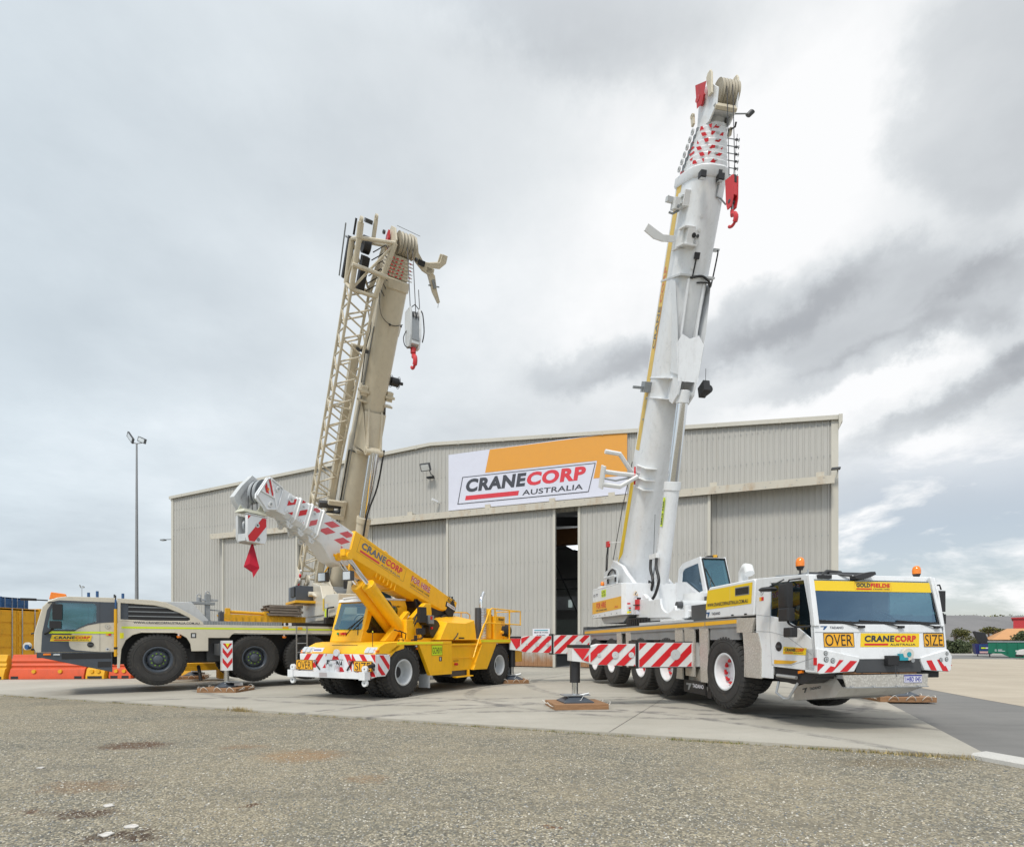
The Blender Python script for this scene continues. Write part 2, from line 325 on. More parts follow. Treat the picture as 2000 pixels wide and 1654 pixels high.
class DF:   # a flat drawing frame on a face: origin, right, up; layers sit a few mm proud of each other
    def __init__(s, mb, o, r, u, off=.004): s.mb = mb; s.o = Vector(o); s.r = Vector(r).normalized(); s.u = Vector(u).normalized(); s.n = s.r.cross(s.u); s.off = off
    def P(s, x, y, l): return s.o+s.r*x+s.u*y+s.n*(s.off*l)
    def poly(s, pts, m, l=1): s.mb.add([s.P(x, y, l) for x, y in pts], [tuple(range(len(pts)))], m); return s
    def rect(s, x0, y0, x1, y1, m, l=1): return s.poly([(x0, y0), (x1, y0), (x1, y1), (x0, y1)], m, l)
    def frame(s, x0, y0, x1, y1, t, m, l=2, k=0):
        f = lambda x, y: (x+k*(y-y0), y)
        for a, b, c, d in ((x0, y0, x1, y0+t), (x0, y1-t, x1, y1), (x0, y0+t, x0+t, y1-t), (x1-t, y0+t, x1, y1-t)):
            s.poly([f(a, b), f(c, b), f(c, d), f(a, d)], m, l)
        return s
    def text(s, t, x, y, w, h, m, l=2, bold=.02, shear=0):
        vs, fs = text_geo(t, bold); s.mb.add([s.P(x+a*w+shear*b*h, y+b*h, l) for a, b in vs], fs, m); return s
    def stripes(s, pts, period, frac, m, k=1., phase=0, l=2):
        """diagonal bands clipped to a convex outline; k = sideways lean per unit height"""
        lo = min(x-k*y for x, y in pts); hi = max(x-k*y for x, y in pts); a = math.floor((lo-phase)/period)*period+phase
        while a < hi:
            q = list(pts)
            for sg, c in ((1, a), (-1, -(a+period*frac))):
                nq = []
                for i in range(len(q)):
                    p, r_ = q[i], q[(i+1) % len(q)]; dp = sg*(p[0]-k*p[1])-c; dr = sg*(r_[0]-k*r_[1])-c
                    if dp >= 0: nq.append(p)
                    if dp*dr < 0: t = dp/(dp-dr); nq.append((p[0]+t*(r_[0]-p[0]), p[1]+t*(r_[1]-p[1])))
                q = nq
                if len(q) < 3: break
            if len(q) >= 3: s.poly(q, m, l)
            a += period
        return s
    def disc(s, x, y, r, m, l=2, n=20): return s.poly([(x+r*math.cos(2*PI*i/n), y+r*math.sin(2*PI*i/n)) for i in range(n)], m, l)
def crane_logo(d, x, y, w, h, l=2, dark=None, box=None, a='CRANE', b='CORP', sub='AUSTRALIA', red=None):
    dark = dark or NAVY; red = red or RED
    if box: d.frame(x-w*.06, y-h*.16, x+w*1.05, y+h*1.12, h*.025, dark, l, .12)
    fa = len(a)/(len(a)+len(b))*1.03
    d.text(a, x, y+h*.38, w*fa, h*.62, dark, l, .045, .15); d.text(b, x+w*(fa+.012), y+h*.38, w*(1-fa-.012), h*.62, red, l, .045, .15)
    d.poly([(x-h*.03, y+h*.04), (x+w*.45, y+h*.04), (x+w*.46, y+h*.22), (x, y+h*.22)], red, l)
    d.text(sub, x+w*.49, y+h*.02, w*.5, h*.2, dark, l, .012, .1)
def thing(name, label, cat, loc=(0, 0, 0), rz=0, group=None):
    o = bpy.data.objects.new(name, None); C.objects.link(o); o.location = loc; o.rotation_euler = (0, 0, rz); o.empty_display_size = .3
    return tag(o, label, cat, group)
def tag(o, label, cat, group=None):
    o['label'] = label; o['category'] = cat
    if group: o['group'] = group
    return o
def struct(o, kind='structure'): o['kind'] = kind; return o
def copy_tree(o, parent=None):
    c = o.copy(); C.objects.link(c); c.parent = parent
    for ch in list(o.children): copy_tree(ch, c)
    return c

# ================================================================ ground
def poly_ground(name, pts, z, m, kind='structure'):
    mb = MB(); mb.add([(x, y, z) for x, y in pts], [tuple(range(len(pts)))], m); return struct(mb.build(name, smooth=0), kind)
def gravel_mat():
    m, nt, N, L, b = newmat('gravel')
    v = tex(nt, 'Voronoi', 46); v2 = tex(nt, 'Voronoi', 19, loc=(5, 3, 0)); n = tex(nt, 'Noise', .5, detail=6, rough=.6)
    n2 = tex(nt, 'Noise', 9, detail=6, rough=.7)
    sp = N.new('ShaderNodeSeparateColor'); L.new(v.outputs['Color'], sp.inputs[0]); sp2 = N.new('ShaderNodeSeparateColor'); L.new(v2.outputs['Color'], sp2.inputs[0])
    c = mix(nt, sp.outputs[0], (.23, .23, .195), (.76, .69, .54))
    c = mix(nt, ramp(nt, sp.outputs[1], .70, .84), c, (.065, .08, .09)); c = mix(nt, ramp(nt, sp.outputs[2], .86, .95), c, (.58, .55, .49))
    c = mix(nt, ramp(nt, sp2.outputs[0], .74, .84, 0, .75), c, (.16, .175, .175))
    c = mix(nt, ramp(nt, v.outputs['Distance'], .45, .75, 0, .8), c, (.14, .13, .11))
    c = mix(nt, ramp(nt, n2.outputs[0], .35, .65, .55, 0), c, (.2, .185, .14))
    c = mix(nt, ramp(nt, n.outputs[0], .35, .7, 0, .45), c, (.47, .40, .28))
    rt = tex(nt, 'Noise', .8, detail=6, rough=.65, stretch=(.35, 1.5, 1)); c = mix(nt, ramp(nt, rt.outputs[0], .5, .68, 0, .42), c, (.17, .165, .145)); rt2 = tex(nt, 'Noise', 1.7, detail=8, rough=.7, loc=(4, 9, 0)); c = mix(nt, ramp(nt, rt2.outputs[0], .56, .74, 0, .5), c, (.50, .44, .33))
    # soil patches trodden into the gravel
    tc = N.new('ShaderNodeTexCoord'); nz = tex(nt, 'Noise', 5., detail=8, rough=.75)
    sb = N.new('ShaderNodeVectorMath'); sb.operation = 'SUBTRACT'; L.new(nz.outputs['Color'], sb.inputs[0]); sb.inputs[1].default_value = (.5, .5, .5)
    sc_ = N.new('ShaderNodeVectorMath'); sc_.operation = 'SCALE'; L.new(sb.outputs[0], sc_.inputs[0]); sc_.inputs['Scale'].default_value = .75
    ad = N.new('ShaderNodeVectorMath'); ad.operation = 'ADD'; L.new(tc.outputs['Object'], ad.inputs[0]); L.new(sc_.outputs[0], ad.inputs[1])
    fa_ = N.new('ShaderNodeMath'); fa_.operation = 'MULTIPLY'; L.new(ramp(nt, sp.outputs[0], .75, .85, 1, .25), fa_.inputs[0]); L.new(ramp(nt, n2.outputs[0], .36, .55, .4, 1), fa_.inputs[1]); fine = fa_.outputs[0]
    for x, y, rx, ry, col, amt in SOIL:
        ry *= 1.9; rx *= 1.1
        mp = N.new('ShaderNodeMapping'); mp.inputs['Location'].default_value = (-x/rx, -y/ry, 0); mp.inputs['Scale'].default_value = (1/rx, 1/ry, 0); L.new(ad.outputs[0], mp.inputs[0])
        ln = N.new('ShaderNodeVectorMath'); ln.operation = 'LENGTH'; L.new(mp.outputs[0], ln.inputs[0])
        k_ = N.new('ShaderNodeMath'); k_.operation = 'MULTIPLY'; L.new(ramp(nt, ln.outputs['Value'], .6, 1.3, amt*1.5, 0), k_.inputs[0]); L.new(fine, k_.inputs[1]); c = mix(nt, k_.outputs[0], c, col)
    c = mix(nt, 1.0, c, (.84, .82, .77), 'MULTIPLY'); L.new(c, b.inputs['Base Color']); b.inputs['Roughness'].default_value = .9
    bump(nt, v.outputs['Distance'], 1.0, -.02, b); return m
def gp(px, py):  # a point of the photograph's ground in metres
    Y = 1100*1.55/(py-1250); return ((px-1000)/1100*Y, Y)
SOIL = [(*gp(265, 1455), .42, .16, (.13, .075, .045), .85), (*gp(165, 1588), .30, .07, (.10, .065, .045), .85), (*gp(250, 1632), .28, .07, (.09, .06, .04), .85),
        (*gp(170, 1535), .45, .13, (.26, .17, .10), .5), (*gp(590, 1475), .5, .2, (.36, .22, .11), .55), (*gp(715, 1520), .25, .08, (.34, .22, .12), .4),
        (*gp(480, 1458), .3, .1, (.30, .2, .12), .5), (*gp(490, 1572), .05, .03, (.12, .06, .03), .9), (*gp(60, 1585), .12, .05, (.14, .08, .05), .8),
        (*gp(1080, 1615), .06, .03, (.2, .1, .05), .8), (*gp(660, 1600), .5, .3, (.2, .2, .17), .3), (*gp(1760, 1490), .8, .15, (.20, .16, .10), .55), (*gp(430, 1400), .9, .12, (.17, .16, .13), .35)]
GRAV = gravel_mat()
mb = MB(); mb.add([(-700, -60, 0), (900, -60, 0), (900, 1500, 0), (-700, 1500, 0)], [(0, 1, 2, 3)], GRAV); struct(mb.build('ground', smooth=0))
def conc_mat(name, c1, c2, joints=False, streak=1.):
    m, nt, N, L, b = newmat(name)
    n = tex(nt, 'Noise', .35, detail=8, rough=.6); n2 = tex(nt, 'Noise', 2.2, detail=8, rough=.7); n3 = tex(nt, 'Noise', .9, detail=6, rough=.6, stretch=(.35, 2.2, 1))
    n4 = tex(nt, 'Noise', 60, detail=2)
    c = mix(nt, ramp(nt, n.outputs[0], .3, .7), c1, c2)
    c = mix(nt, ramp(nt, n2.outputs[0], .5, .75, 0, .25), c, tuple(x*.72 for x in c1)); c = mix(nt, ramp(nt, n3.outputs[0], .52, .76, 0, .33*streak), c, tuple(x*.68 for x in c1))
    c = mix(nt, ramp(nt, n4.outputs[0], .35, .65, .14, 0), c, (.1, .1, .1))
    for (cx, cy, r0, wd) in (TYRES if joints else ()):
        tc = N.new('ShaderNodeTexCoord'); mp = N.new('ShaderNodeMapping'); mp.inputs['Location'].default_value = (-cx, -cy, 0); L.new(tc.outputs['Object'], mp.inputs[0])
        ln = N.new('ShaderNodeVectorMath'); ln.operation = 'LENGTH'; L.new(mp.outputs[0], ln.inputs[0])
        s_ = N.new('ShaderNodeMath'); s_.operation = 'SUBTRACT'; L.new(ln.outputs['Value'], s_.inputs[0]); s_.inputs[1].default_value = r0
        a_ = N.new('ShaderNodeMath'); a_.operation = 'ABSOLUTE'; L.new(s_.outputs[0], a_.inputs[0])
        k = N.new('ShaderNodeMath'); k.operation = 'MULTIPLY'; L.new(ramp(nt, a_.outputs[0], wd*.6, wd, .7, 0), k.inputs[0]); L.new(ramp(nt, n2.outputs[0], .4, .6), k.inputs[1])
        c = mix(nt, k.outputs[0], c, (.13, .125, .12))
    L.new(c, b.inputs['Base Color']); b.inputs['Roughness'].default_value = .8; bump(nt, n4.outputs[0], .25, .004, b); return m
TYRES = [(1., 3., 9., .17), (3., 6., 7.6, .16), (2, 7, 7.9, .14), (9., 19., 8.4, .2), (4., 16., 5.2, .18), (-5, 4, 11, .15), (-2, 22, 9, .2)]
SLAB = conc_mat('slab_concrete', (.345, .325, .275), (.455, .43, .375), True)
APRON = conc_mat('apron_concrete', (.40, .34, .26), (.48, .42, .33), streak=1.3)
ASPH = conc_mat('asphalt', (.150, .148, .142), (.20, .195, .185), streak=1.6)
KERB = conc_mat('kerb_concrete', (.50, .49, .46), (.58, .57, .54))
# the slab: its front edge runs from the yard's left to the corner by the kerb
cA = Vector((6.2, 7.29)); fe = Vector((-.924, .383)); re_ = Vector((.415, .91))
pA = cA+fe*45; pB = cA+re_*75; pC = pA+Vector((.383, .924))*75
def slab_poly(): return [tuple(cA), tuple(pB), tuple(pC), tuple(pA)]
mb = MB(); mb.prism(slab_poly(), 'z', -.2, .045, SLAB)
struct(mb.build('concrete_slab', smooth=0))
# expansion joints cut in the slab: thin dark strips
mb = MB()
v_ = Vector((.4, .9165))
for k in (5.0, 11., 17., 23.):
    a = cA+fe*k+v_*.02; bb = a+v_*24; w = fe*.006; mb.add([(*(a-w), .0475), (*(bb-w), .0475), (*(bb+w), .0475), (*(a+w), .0475)], [(0, 1, 2, 3)], BLACK)
for k in (5.2, 10.4, 15.6):
    a = cA+v_*k+fe*.1; bb = a+fe*30; w = v_*.006; mb.add([(*(a-w), .0475), (*(bb-w), .0475), (*(bb+w), .0475), (*(a+w), .0475)], [(0, 1, 2, 3)], DARK)
struct(mb.build('slab_joints', smooth=0))
poly_ground('asphalt_road', [(6.25, 7.35), (6.6, 6.6), (8, 4.6), (30, -20), (160, -20), (160, 62), (24, 62), (30, 75), (cA.x+re_.x*73, cA.y+re_.y*73)], .008, ASPH)
poly_ground('apron', [(11.9, 13.1), (12.4, 15.2), (13.2, 18.1), (16.5, 30), (21, 47), (31, 47.5), (60, 43), (60, 8), (20, 9)], .013, APRON)
# kerb sweeping away from the corner
mb = MB(); kp = [(6.16, 7.42), (6.30, 6.95), (6.50, 6.4), (6.85, 5.7), (7.5, 4.8), (8.6, 3.6)]
secs = []
for i, (x, y) in enumerate(kp):
    a = Vector(kp[max(i-1, 0)]); b_ = Vector(kp[min(i+1, 5)]); t = (b_-a).normalized(); nn = Vector((-t.y, t.x))
    secs.append([(x+nn.x*o, y+nn.y*o, z) for o, z in ((-.16, -.1), (-.16, .05), (-.12, .075), (.12, .085), (.16, .05), (.16, -.1))])
mb.loft(secs, KERB); struct(mb.build('kerb'))
mb = MB(); mb.box(14, 90, 0, .25, 0, .16, KERB); struct(mb.build('far_kerb', loc=(8, 60, 0), rz=R(-2)))
# loose stones lying on the gravel near the camera
def stones():
    rnd = random.Random(3); mb = MB(); S = [paint('stone_grey', (.32, .32, .305), .9), paint('stone_pale', (.58, .55, .48), .9), paint('stone_dark', (.14, .155, .165), .9), paint('stone_tan', (.44, .38, .28), .9)]
    n = 0
    while n < 22000:
        y = 3.9*(3.2**rnd.random()); x = rnd.uniform(-1, 1)*(y*.95); q = Vector((x, y))-cA; e_ = q.dot(Vector((.383, .924)))
        if x > 6.0 or e_ > .5 or (e_ > -.02 and rnd.random() > .16*math.exp(-e_*9)): continue
        z0 = .046 if e_ > 0 else 0
        n += 1; r = rnd.uniform(.004, .010)*(1.6 if rnd.random() < .08 else 1); a = rnd.random()*PI
        k = [(math.cos(a+i*PI/2+rnd.uniform(-.4, .4))*r*rnd.uniform(.7, 1.3)+x, math.sin(a+i*PI/2+rnd.uniform(-.4, .4))*r*rnd.uniform(.7, 1.3)+y, z0+rnd.uniform(-.001, .003)) for i in range(4)]
        t = (x+rnd.uniform(-.3, .3)*r, y+rnd.uniform(-.3, .3)*r, z0+r*rnd.uniform(.5, 1.))
        mb.add(k+[t], [(0, 1, 4), (1, 2, 4), (2, 3, 4), (3, 0, 4)], S[rnd.choices((0, 1, 2, 3), (5, 4, 3, 2))[0]])
    tag(struct(mb.build('gravel_stones', smooth=0), 'stuff'), 'loose grey stones scattered over the gravel yard in front', 'gravel')
stones()
def tufts():
    rnd = random.Random(5); mb = MB(); G = [paint('grass_green', (.13, .17, .03), .8), paint('grass_dry', (.38, .30, .14), .8), paint('grass_dull', (.20, .20, .08), .8)]
    clumps = [(s, rnd.uniform(.02, .05), rnd.randint(6, 16)) for s in [rnd.uniform(0, 22) for _ in range(150)]]
    for px, hh, c_, sp in ((470, .11, 160, .16), (1775, .08, 220, .45), (615, .04, 40, .15), (850, .04, 40, .2), (1080, .05, 60, .25), (1160, .04, 60, .3), (1340, .05, 100, .3), (1420, .05, 90, .2), (1590, .05, 60, .2), (1640, .05, 90, .3), (1930, .06, 50, .06), (950, .05, 50, .1)):
        s = None
        for i in range(400):
            p = cA+fe*(i*.06)
            if (p.x/p.y*1100+1000) < px: s = i*.06; break
        clumps.append((s or 0, hh, c_, sp))
    for cl in clumps:
        s, hh, c_ = cl[:3]; sp = cl[3] if len(cl) > 3 else .06; dry = rnd.random(); 
        for i in range(c_):
            p = cA+fe*(s+rnd.gauss(0, sp))+Vector((-.383, -.924))*abs(rnd.gauss(.015, .02+sp*.12)); a = rnd.random()*2*PI; h = hh*rnd.uniform(.4, 1.1); w = .004+hh*.04
            lean = Vector((math.cos(a*3), math.sin(a*3), 0))*h*rnd.uniform(.2, 1.)
            b0 = Vector((p.x, p.y, 0)); dx = Vector((math.cos(a)*w, math.sin(a)*w, 0))
            mb.add([b0-dx, b0+dx, b0+lean+Vector((0, 0, h))], [(0, 1, 2)], G[1] if (rnd.random() < .55 or hh > .07) else G[rnd.choice((0, 2))])
    tag(struct(mb.build('grass', smooth=0), 'stuff'), 'dry and green grass growing along the front edge of the slab', 'grass')
tufts()
FLAKE = paint('white_flake', (.60, .58, .55), .8, var=.3, dirt='6b5d4c', dirt_amt=.5, scale=20)
for i, (px, py, s, lab) in enumerate(((257, 1615, .055, 'larger torn white scrap lying on the gravel near the brown soil'), (208, 1631, .06, 'white scrap lying beside the dark soil at bottom left of gravel'),
                                      (212, 1574, .05, 'thin grey-white scrap farther back on the gravel at left'), (80, 1500, .045, 'pale scrap at far left of the gravel nearest the slab'))):
    x, y = gp(px, py); mb = MB(); r = random.Random(i); n = 9
    top = [(math.cos(2*PI*k/n)*s*r.uniform(.6, 1.2), math.sin(2*PI*k/n)*s*.8*r.uniform(.6, 1.2)) for k in range(n)]
    mb.prism(top, 'z', .006, .014, FLAKE); o = mb.build('scrap', smooth=0, loc=(x, y, 0)); o.rotation_euler.x = .08; tag(o, lab, 'litter', 'white scraps on the gravel')

# ================================================================ hangar
def hangar():
    h = thing('hangar', 'large cream corrugated steel shed with sliding doors under a low gable roof', 'shed', (0, 32.6, 0), R(-21.6))
    XL, XR, XM, EV, RG = -27.8, 16.5, -5.3, 12.30, 13.55
    EL_, ER = 12.42, 12.06
    def roof(x): return (EL_ if x < XM else ER)+(RG-(EL_ if x < XM else ER))*(1-abs(x-XM)/(XM-XL if x < XM else XR-XM))
    prof = ((0, 0), (.16, 0), (.185, -.035), (.235, -.035), (.26, 0))
    def ribs(mb, x0, x1, zb, zt, y, m, pitch=.26):
        xs = []; x = x0
        while x < x1:
            for dx, dy in prof[:4]:
                xx = x+dx*pitch/.26
                if xx < x1: xs.append((xx, y+dy))
            x += pitch
        xs.append((x1, y)); vs = []; n = len(xs)
        for (xx, yy) in xs: vs += [(xx, yy, zb), (xx, yy, zt(xx) if callable(zt) else zt)]
        mb.add(vs, [(2*i, 2*i+2, 2*i+3, 2*i+1) for i in range(n-1)], m)
    mb = MB()
    ribs(mb, XL, -15.5, 0, roof, 0, CLAD); ribs(mb, -15.5, 10.7, 8.7, roof, 0, CLAD); ribs(mb, 10.7, XR, 0, roof, 0, CLAD)
    mb.box(XL+.1, -15.5, .08, .14, 0, 12.1, INSIDE); mb.box(-15.5, 10.7, .08, .14, 8.7, 12.1, INSIDE); mb.box(10.7, XR-.1, .08, .14, 0, 11.9, INSIDE)
    mb.box(10.6, 10.72, -.06, .05, 0, 8.7, TRIM)
    mb.build('front_wall', h, smooth=0)
    # rows of screws
    mb = MB()
    for z0 in (9.9, 11.4):
        x = XL+.3
        while x < XR-.2: mb.box(x-.018, x+.018, -.05, -.036, z0+(.35 if x > 6 else 0), z0+.036+(.35 if x > 6 else 0), GREYST); x += .26
    x = 10.9
    while x < XR-.2: mb.box(x-.018, x+.018, -.05, -.036, 6.5, 6.54, GREYST); x += .26
    mb.build('screws', h, smooth=0)
    for nm, x, sgn in (('side_wall', XL, -1), ('side_wall', XR, 1)):
        EV = EL_ if sgn < 0 else ER
        mb = MB(); mb.box(min(x, x-sgn*.12), max(x, x-sgn*.12), .0, 40, 0, EV, CLAD)
        y = .5
        while y < 40: mb.box(x if sgn > 0 else x-.035, x+.035 if sgn > 0 else x, y, y+.08, 0, EV, CLAD); y += .26
        mb.build(nm, h, smooth=0)
    mb = MB(); mb.prism([(XL, 0), (XR, 0), (XR, ER), (XM, RG), (XL, EL_)], 'y', 40, 40.15, CLAD); mb.build('back_wall', h, smooth=0)
    mb = MB(); t = .10
    mb.prism([(XL-.1, EL_-.12), (XM, RG-.08), (XR+.1, ER-.12), (XR+.1, ER), (XM, RG+.04), (XL-.1, EL_)], 'y', -.14, 40.2, CLAD)
    mb.build('roof', h, smooth=0)
    mb = MB()   # barge capping
    mb.prism([(XL-.1, EL_-.18), (XM, RG-.14), (XR+.08, ER-.18), (XR+.08, ER+.03), (XM, RG+.07), (XL-.1, EL_+.03)], 'y', -.20, -.145, TRIM)
    x = XL+1.2
    while x < XR: mb.box(x, x+.05, -.215, -.203, roof(x)-.2, roof(x)+.02, TRIM); x += 2.9
    mb.box(XR-.28, XR+.02, -.07, -.04, 0, ER-.1, TRIM); mb.box(XL-.02, XL+.2, -.07, -.04, 0, EL_-.1, TRIM)
    mb.prism([(XR-.0, ER-.7), (XR+.16, ER-.22), (XR+.16, ER+.03), (XR-.0, ER+.03)], 'y', -.3, -.21, TRIM)
    mb.build('barge_capping', h, bevel=.01)
    mb = MB(); mb.box(XR+.05, XR+.2, 0, 40, ER-.25, ER-.13, TRIM); mb.box(XL-.2, XL-.05, 0, 40, EL_-.25, EL_-.13, TRIM); mb.build('gutter', h)
    # door track with brackets and rusty joints
    mb = MB(); mb.box(-22.9, 16.25, -.85, -.78, 8.76, 9.13, TRIMR); mb.box(-22.9, 16.25, -.775, -.002, 9.085, 9.13, TRIMR)
    for x in (-22.3, -19.4, -15.5, -12.5, -9.4, -6.6, -4.3, -1.6, 1.0, 2.75, 5.8, 8.0, 10.9, 13.3, 15.9): mb.box(x-.012, x+.012, -.862, -.852, 8.76, 9.13, TRIM)
    for x in (-20.8, -15.9, -10.7, -6.5, -1.3, 2.6, 5.9, 11.0, 15.7):
        mb.box(x-.13, x+.13, -.5, -.04, 9.132, 9.33, TRIMR); mb.box(x-.17, x+.17, -.56, -.502, 9.14, 9.4, TRIMR)
    x = -22.8
    while x < 15.9: mb.box(x-.02, x+.02, -.862, -.852, 8.84, 8.87, GREYST); mb.box(x+.2-.02, x+.22, -.862, -.852, 9.03, 9.06, GREYST); x += 1.13
    mb.build('door_track', h, smooth=0)
    def door(x0, x1, y, m, lab=None):
        mb = MB(); ribs(mb, x0, x1, .1, 8.8, y, m, .26); mb.box(x0, x1, y+.04, y+.1, .1, 8.8, TRIM)
        for a, b in ((x0-.02, x0+.12), (x1-.12, x1+.02)): mb.box(a, b, y-.075, y+.12, .06, 8.8, TRIM)
        for z in (.9, 3.2, 5.9):
            x = x0+.3
            while x < x1-.2: mb.box(x-.015, x+.015, y-.048, y-.036, z, z+.03, GREYST); x += .26
        o = mb.build('sliding_door', h, smooth=0)
        if lab: o['label'] = lab
    door(-21.95, -15.2, -.55, CLAD); door(-3.95, 2.78, -.55, CLADR, 'sliding door panel with rust along its foot'); door(4.1, 10.85, -.55, CLADR)
    door(-15.3, -9.6, -.2, CLAD); door(-9.6, -4.0, -.2, CLAD)
    # inside the open gap
    mb = MB(); mb.add([(XL+.2, .2, .05), (XR-.2, .2, .05), (XR-.2, 39.8, .05), (XL+.2, 39.8, .05)], [(0, 1, 2, 3)], INSIDE); 
    mb.build('shed_floor', h, smooth=0)
    for yy in (2.2, 12, 21, 30):
        mb = MB()
        for a, b in ((XL+.3, XL+.7), (XR-.7, XR-.3)): mb.box(a, b, yy, yy+.4, .05, 11.8, INSTEEL)
        mb.prism([(XL+.3, 11.3), (XM, 12.5), (XR-.3, 11.3), (XR-.3, 12.2), (XM, 13.3), (XL+.3, 12.2)], 'y', yy, yy+.3, INSTEEL)
        mb.tube([(6, yy, 12.2), (12, yy, 7), (XR-.5, yy, 5.5)], .12, INSTEEL); mb.build('portal_frame', h, smooth=0)
    mb = MB(); mb.box(XL+.6, XR-.6, 4.5, 5.1, 7.7, 8.7, BROWN); mb.build('gantry_girder', h, smooth=0)
    LIT, nt, N, L, b = newmat('interior_glow_panel'); b.inputs['Emission Color'].default_value = (.9, .95, 1, 1); b.inputs['Emission Strength'].default_value = 1.2
    for sx_, sy_ in ((-4.6, 30.5), (-2, 8), (6, 8), (-8, 18), (2, 18), (10, 20), (-4.9, 27)): mb = MB(); mb.box(sx_, sx_+2.3, sy_, sy_+(1. if sy_ > 30 else 4.), 11.7, 11.75, LIT); mb.build('interior_glow_panel', h, smooth=0)  # glowing panels added to brighten the dark interior, a strip light among them
    LW, nt, N, L, b = newmat('window_light'); b.inputs['Emission Color'].default_value = (.62, .75, .72, 1); b.inputs['Emission Strength'].default_value = .35
    mb = MB(); mb.box(-5.6, -3.0, 26, 26.6, 4.7, 6.1, paint('lining_panel', (.5, .5, .5), .7)); mb.box(-4.0, -3.6, 25.9, 25.98, 4.95, 5.7, LW); mb.build('mezzanine_office', h, smooth=0)
    mb = MB(); mb.box(-5.4, -2.9, 26, 26.6, .05, 3.7, paint('bench_panel', (.45, .5, .45), .7)); mb.build('store_cupboard', h, smooth=0)
    mb = MB(); mb.tube([(-3.5, 20, 8.6), (-1.2, 20, 3.5)], .06, INSTEEL); mb.tube([(-6, 20, 7.2), (1, 20, 7.2)], .07, INSTEEL); mb.tube([(-6, 20, 6.3), (1, 20, 6.3)], .05, INSTEEL); mb.build('wall_brace', h)
    # flood light, camera, small lamp
    mb = MB(); mb.tube([(-5.1, -.05, 11.55), (-5.1, -.45, 11.6), (-5.1, -.6, 11.75)], .03, DARK); mb.obox((-5.3, -.75, 11.95), (.33, 0, 0), (0, .06, .04), (0, -.1, .2), DARK); mb.obox((-5.3, -.81, 11.9), (.27, 0, 0), (0, .01, .005), (0, -.08, .15), LENS)
    mb.obox((-5.25, -.25, 11.45), (.22, 0, 0), (0, .12, 0), (0, 0, .05), BLACK); mb.build('flood_light', h, bevel=.01)
    mb = MB(); mb.cyl((-4.75, -.05, 9.9), (-4.75, -.25, 9.95), .04, WHITE); mb.obox((-4.85, -.4, 9.98), (.09, .18, -.04), (.05, -.03, 0), (0, 0, .06), WHITE); mb.build('security_camera', h)
    mb = MB(); mb.tube([(XR, -.05, 9.5), (XR-.1, -.4, 9.52)], .025, DARK); mb.obox((XR-.15, -.5, 9.5), (.18, 0, 0), (0, .12, 0), (0, 0, .04), DARK); mb.build('wall_lamp', h)
    mb = MB(); mb.tube([(XL, -.1, 9.2), (XL-.55, -.2, 9.2)], .025, DARK); mb.obox((XL-.7, -.2, 9.18), (.2, 0, 0), (0, .12, 0), (0, 0, .05), GREYST); mb.build('wall_lamp', h)
    return h
hangar()
BM = Matrix.Translation((0, 32.6, 0)) @ Matrix.Rotation(R(-21.6), 4, 'Z')
def banner():
    bw = paint('banner_white', (.60, .62, .72), .55, var=.03); bo = paint('banner_orange', (.66, .30, .04), .55, var=.03); br = paint('banner_red', (.60, .035, .055), .55); bn = paint('banner_charcoal', (.045, .05, .065), .55)
    mb = MB(); mb.box(-4.07, 6.66, -.13, -.05, 9.36, 12.72, bw)
    d = DF(mb, (-4.07, -.13, 9.36), (1, 0, 0), (0, 0, 1), .008)
    d.poly([(2.42, 2.02), (9.1, 1.95), (8.9, 1.0), (10.73, .98), (10.73, 3.3), (2.72, 3.34)], bo, 1)
    d.poly([(.61, .32), (8.63, .29), (9.02, 1.84), (.94, 1.92)], bw, 1)
    X = lambda a: a+4.07
    for p, q, r_, s_ in (((.61, .32), (8.63, .29), (8.63, .33), (.61, .36)), ((.94, 1.88), (9.0, 1.80), (9.0, 1.84), (.94, 1.92)), ((.61, .32), (.66, .32), (.99, 1.92), (.94, 1.92)), ((8.59, .29), (8.63, .29), (9.02, 1.84), (8.98, 1.84))): d.poly([p, q, r_, s_], bn, 2)
    d.text('CRANE', 1.12, .98, 3.78, .78, bn, 2, .05, .16); d.text('CORP', 4.98, .98, 3.42, .76, br, 2, .05, .16)
    d.poly([(1.12, .52), (4.5, .50), (4.56, .76), (1.17, .78)], br, 2); d.text('AUSTRALIA', 4.75, .47, 3.55, .3, bn, 2, .015, .12)
    o = mb.build('banner', smooth=0); o.matrix_world = BM
    tag(o, 'long orange and white company banner hung on the shed wall above the doors', 'banner')
    mb = MB(); mb.box(1.5, 2.5, -.66, -.63, 1.75, 2.2, PLATEW); d = DF(mb, (1.5, -.66, 1.75), (1, 0, 0), (0, 0, 1), .006)
    d.text('MUST BE WORN', .1, .19, .8, .09, NAVY, 1, .02); d.text('IN THIS AREA', .25, .05, .5, .07, NAVY, 1, .02); d.rect(.1, .33, .9, .38, TEAL, 1)
    o = mb.build('safety_sign', smooth=0); o.matrix_world = BM; tag(o, 'small white safety notice fixed low on the sliding door', 'sign')
banner()

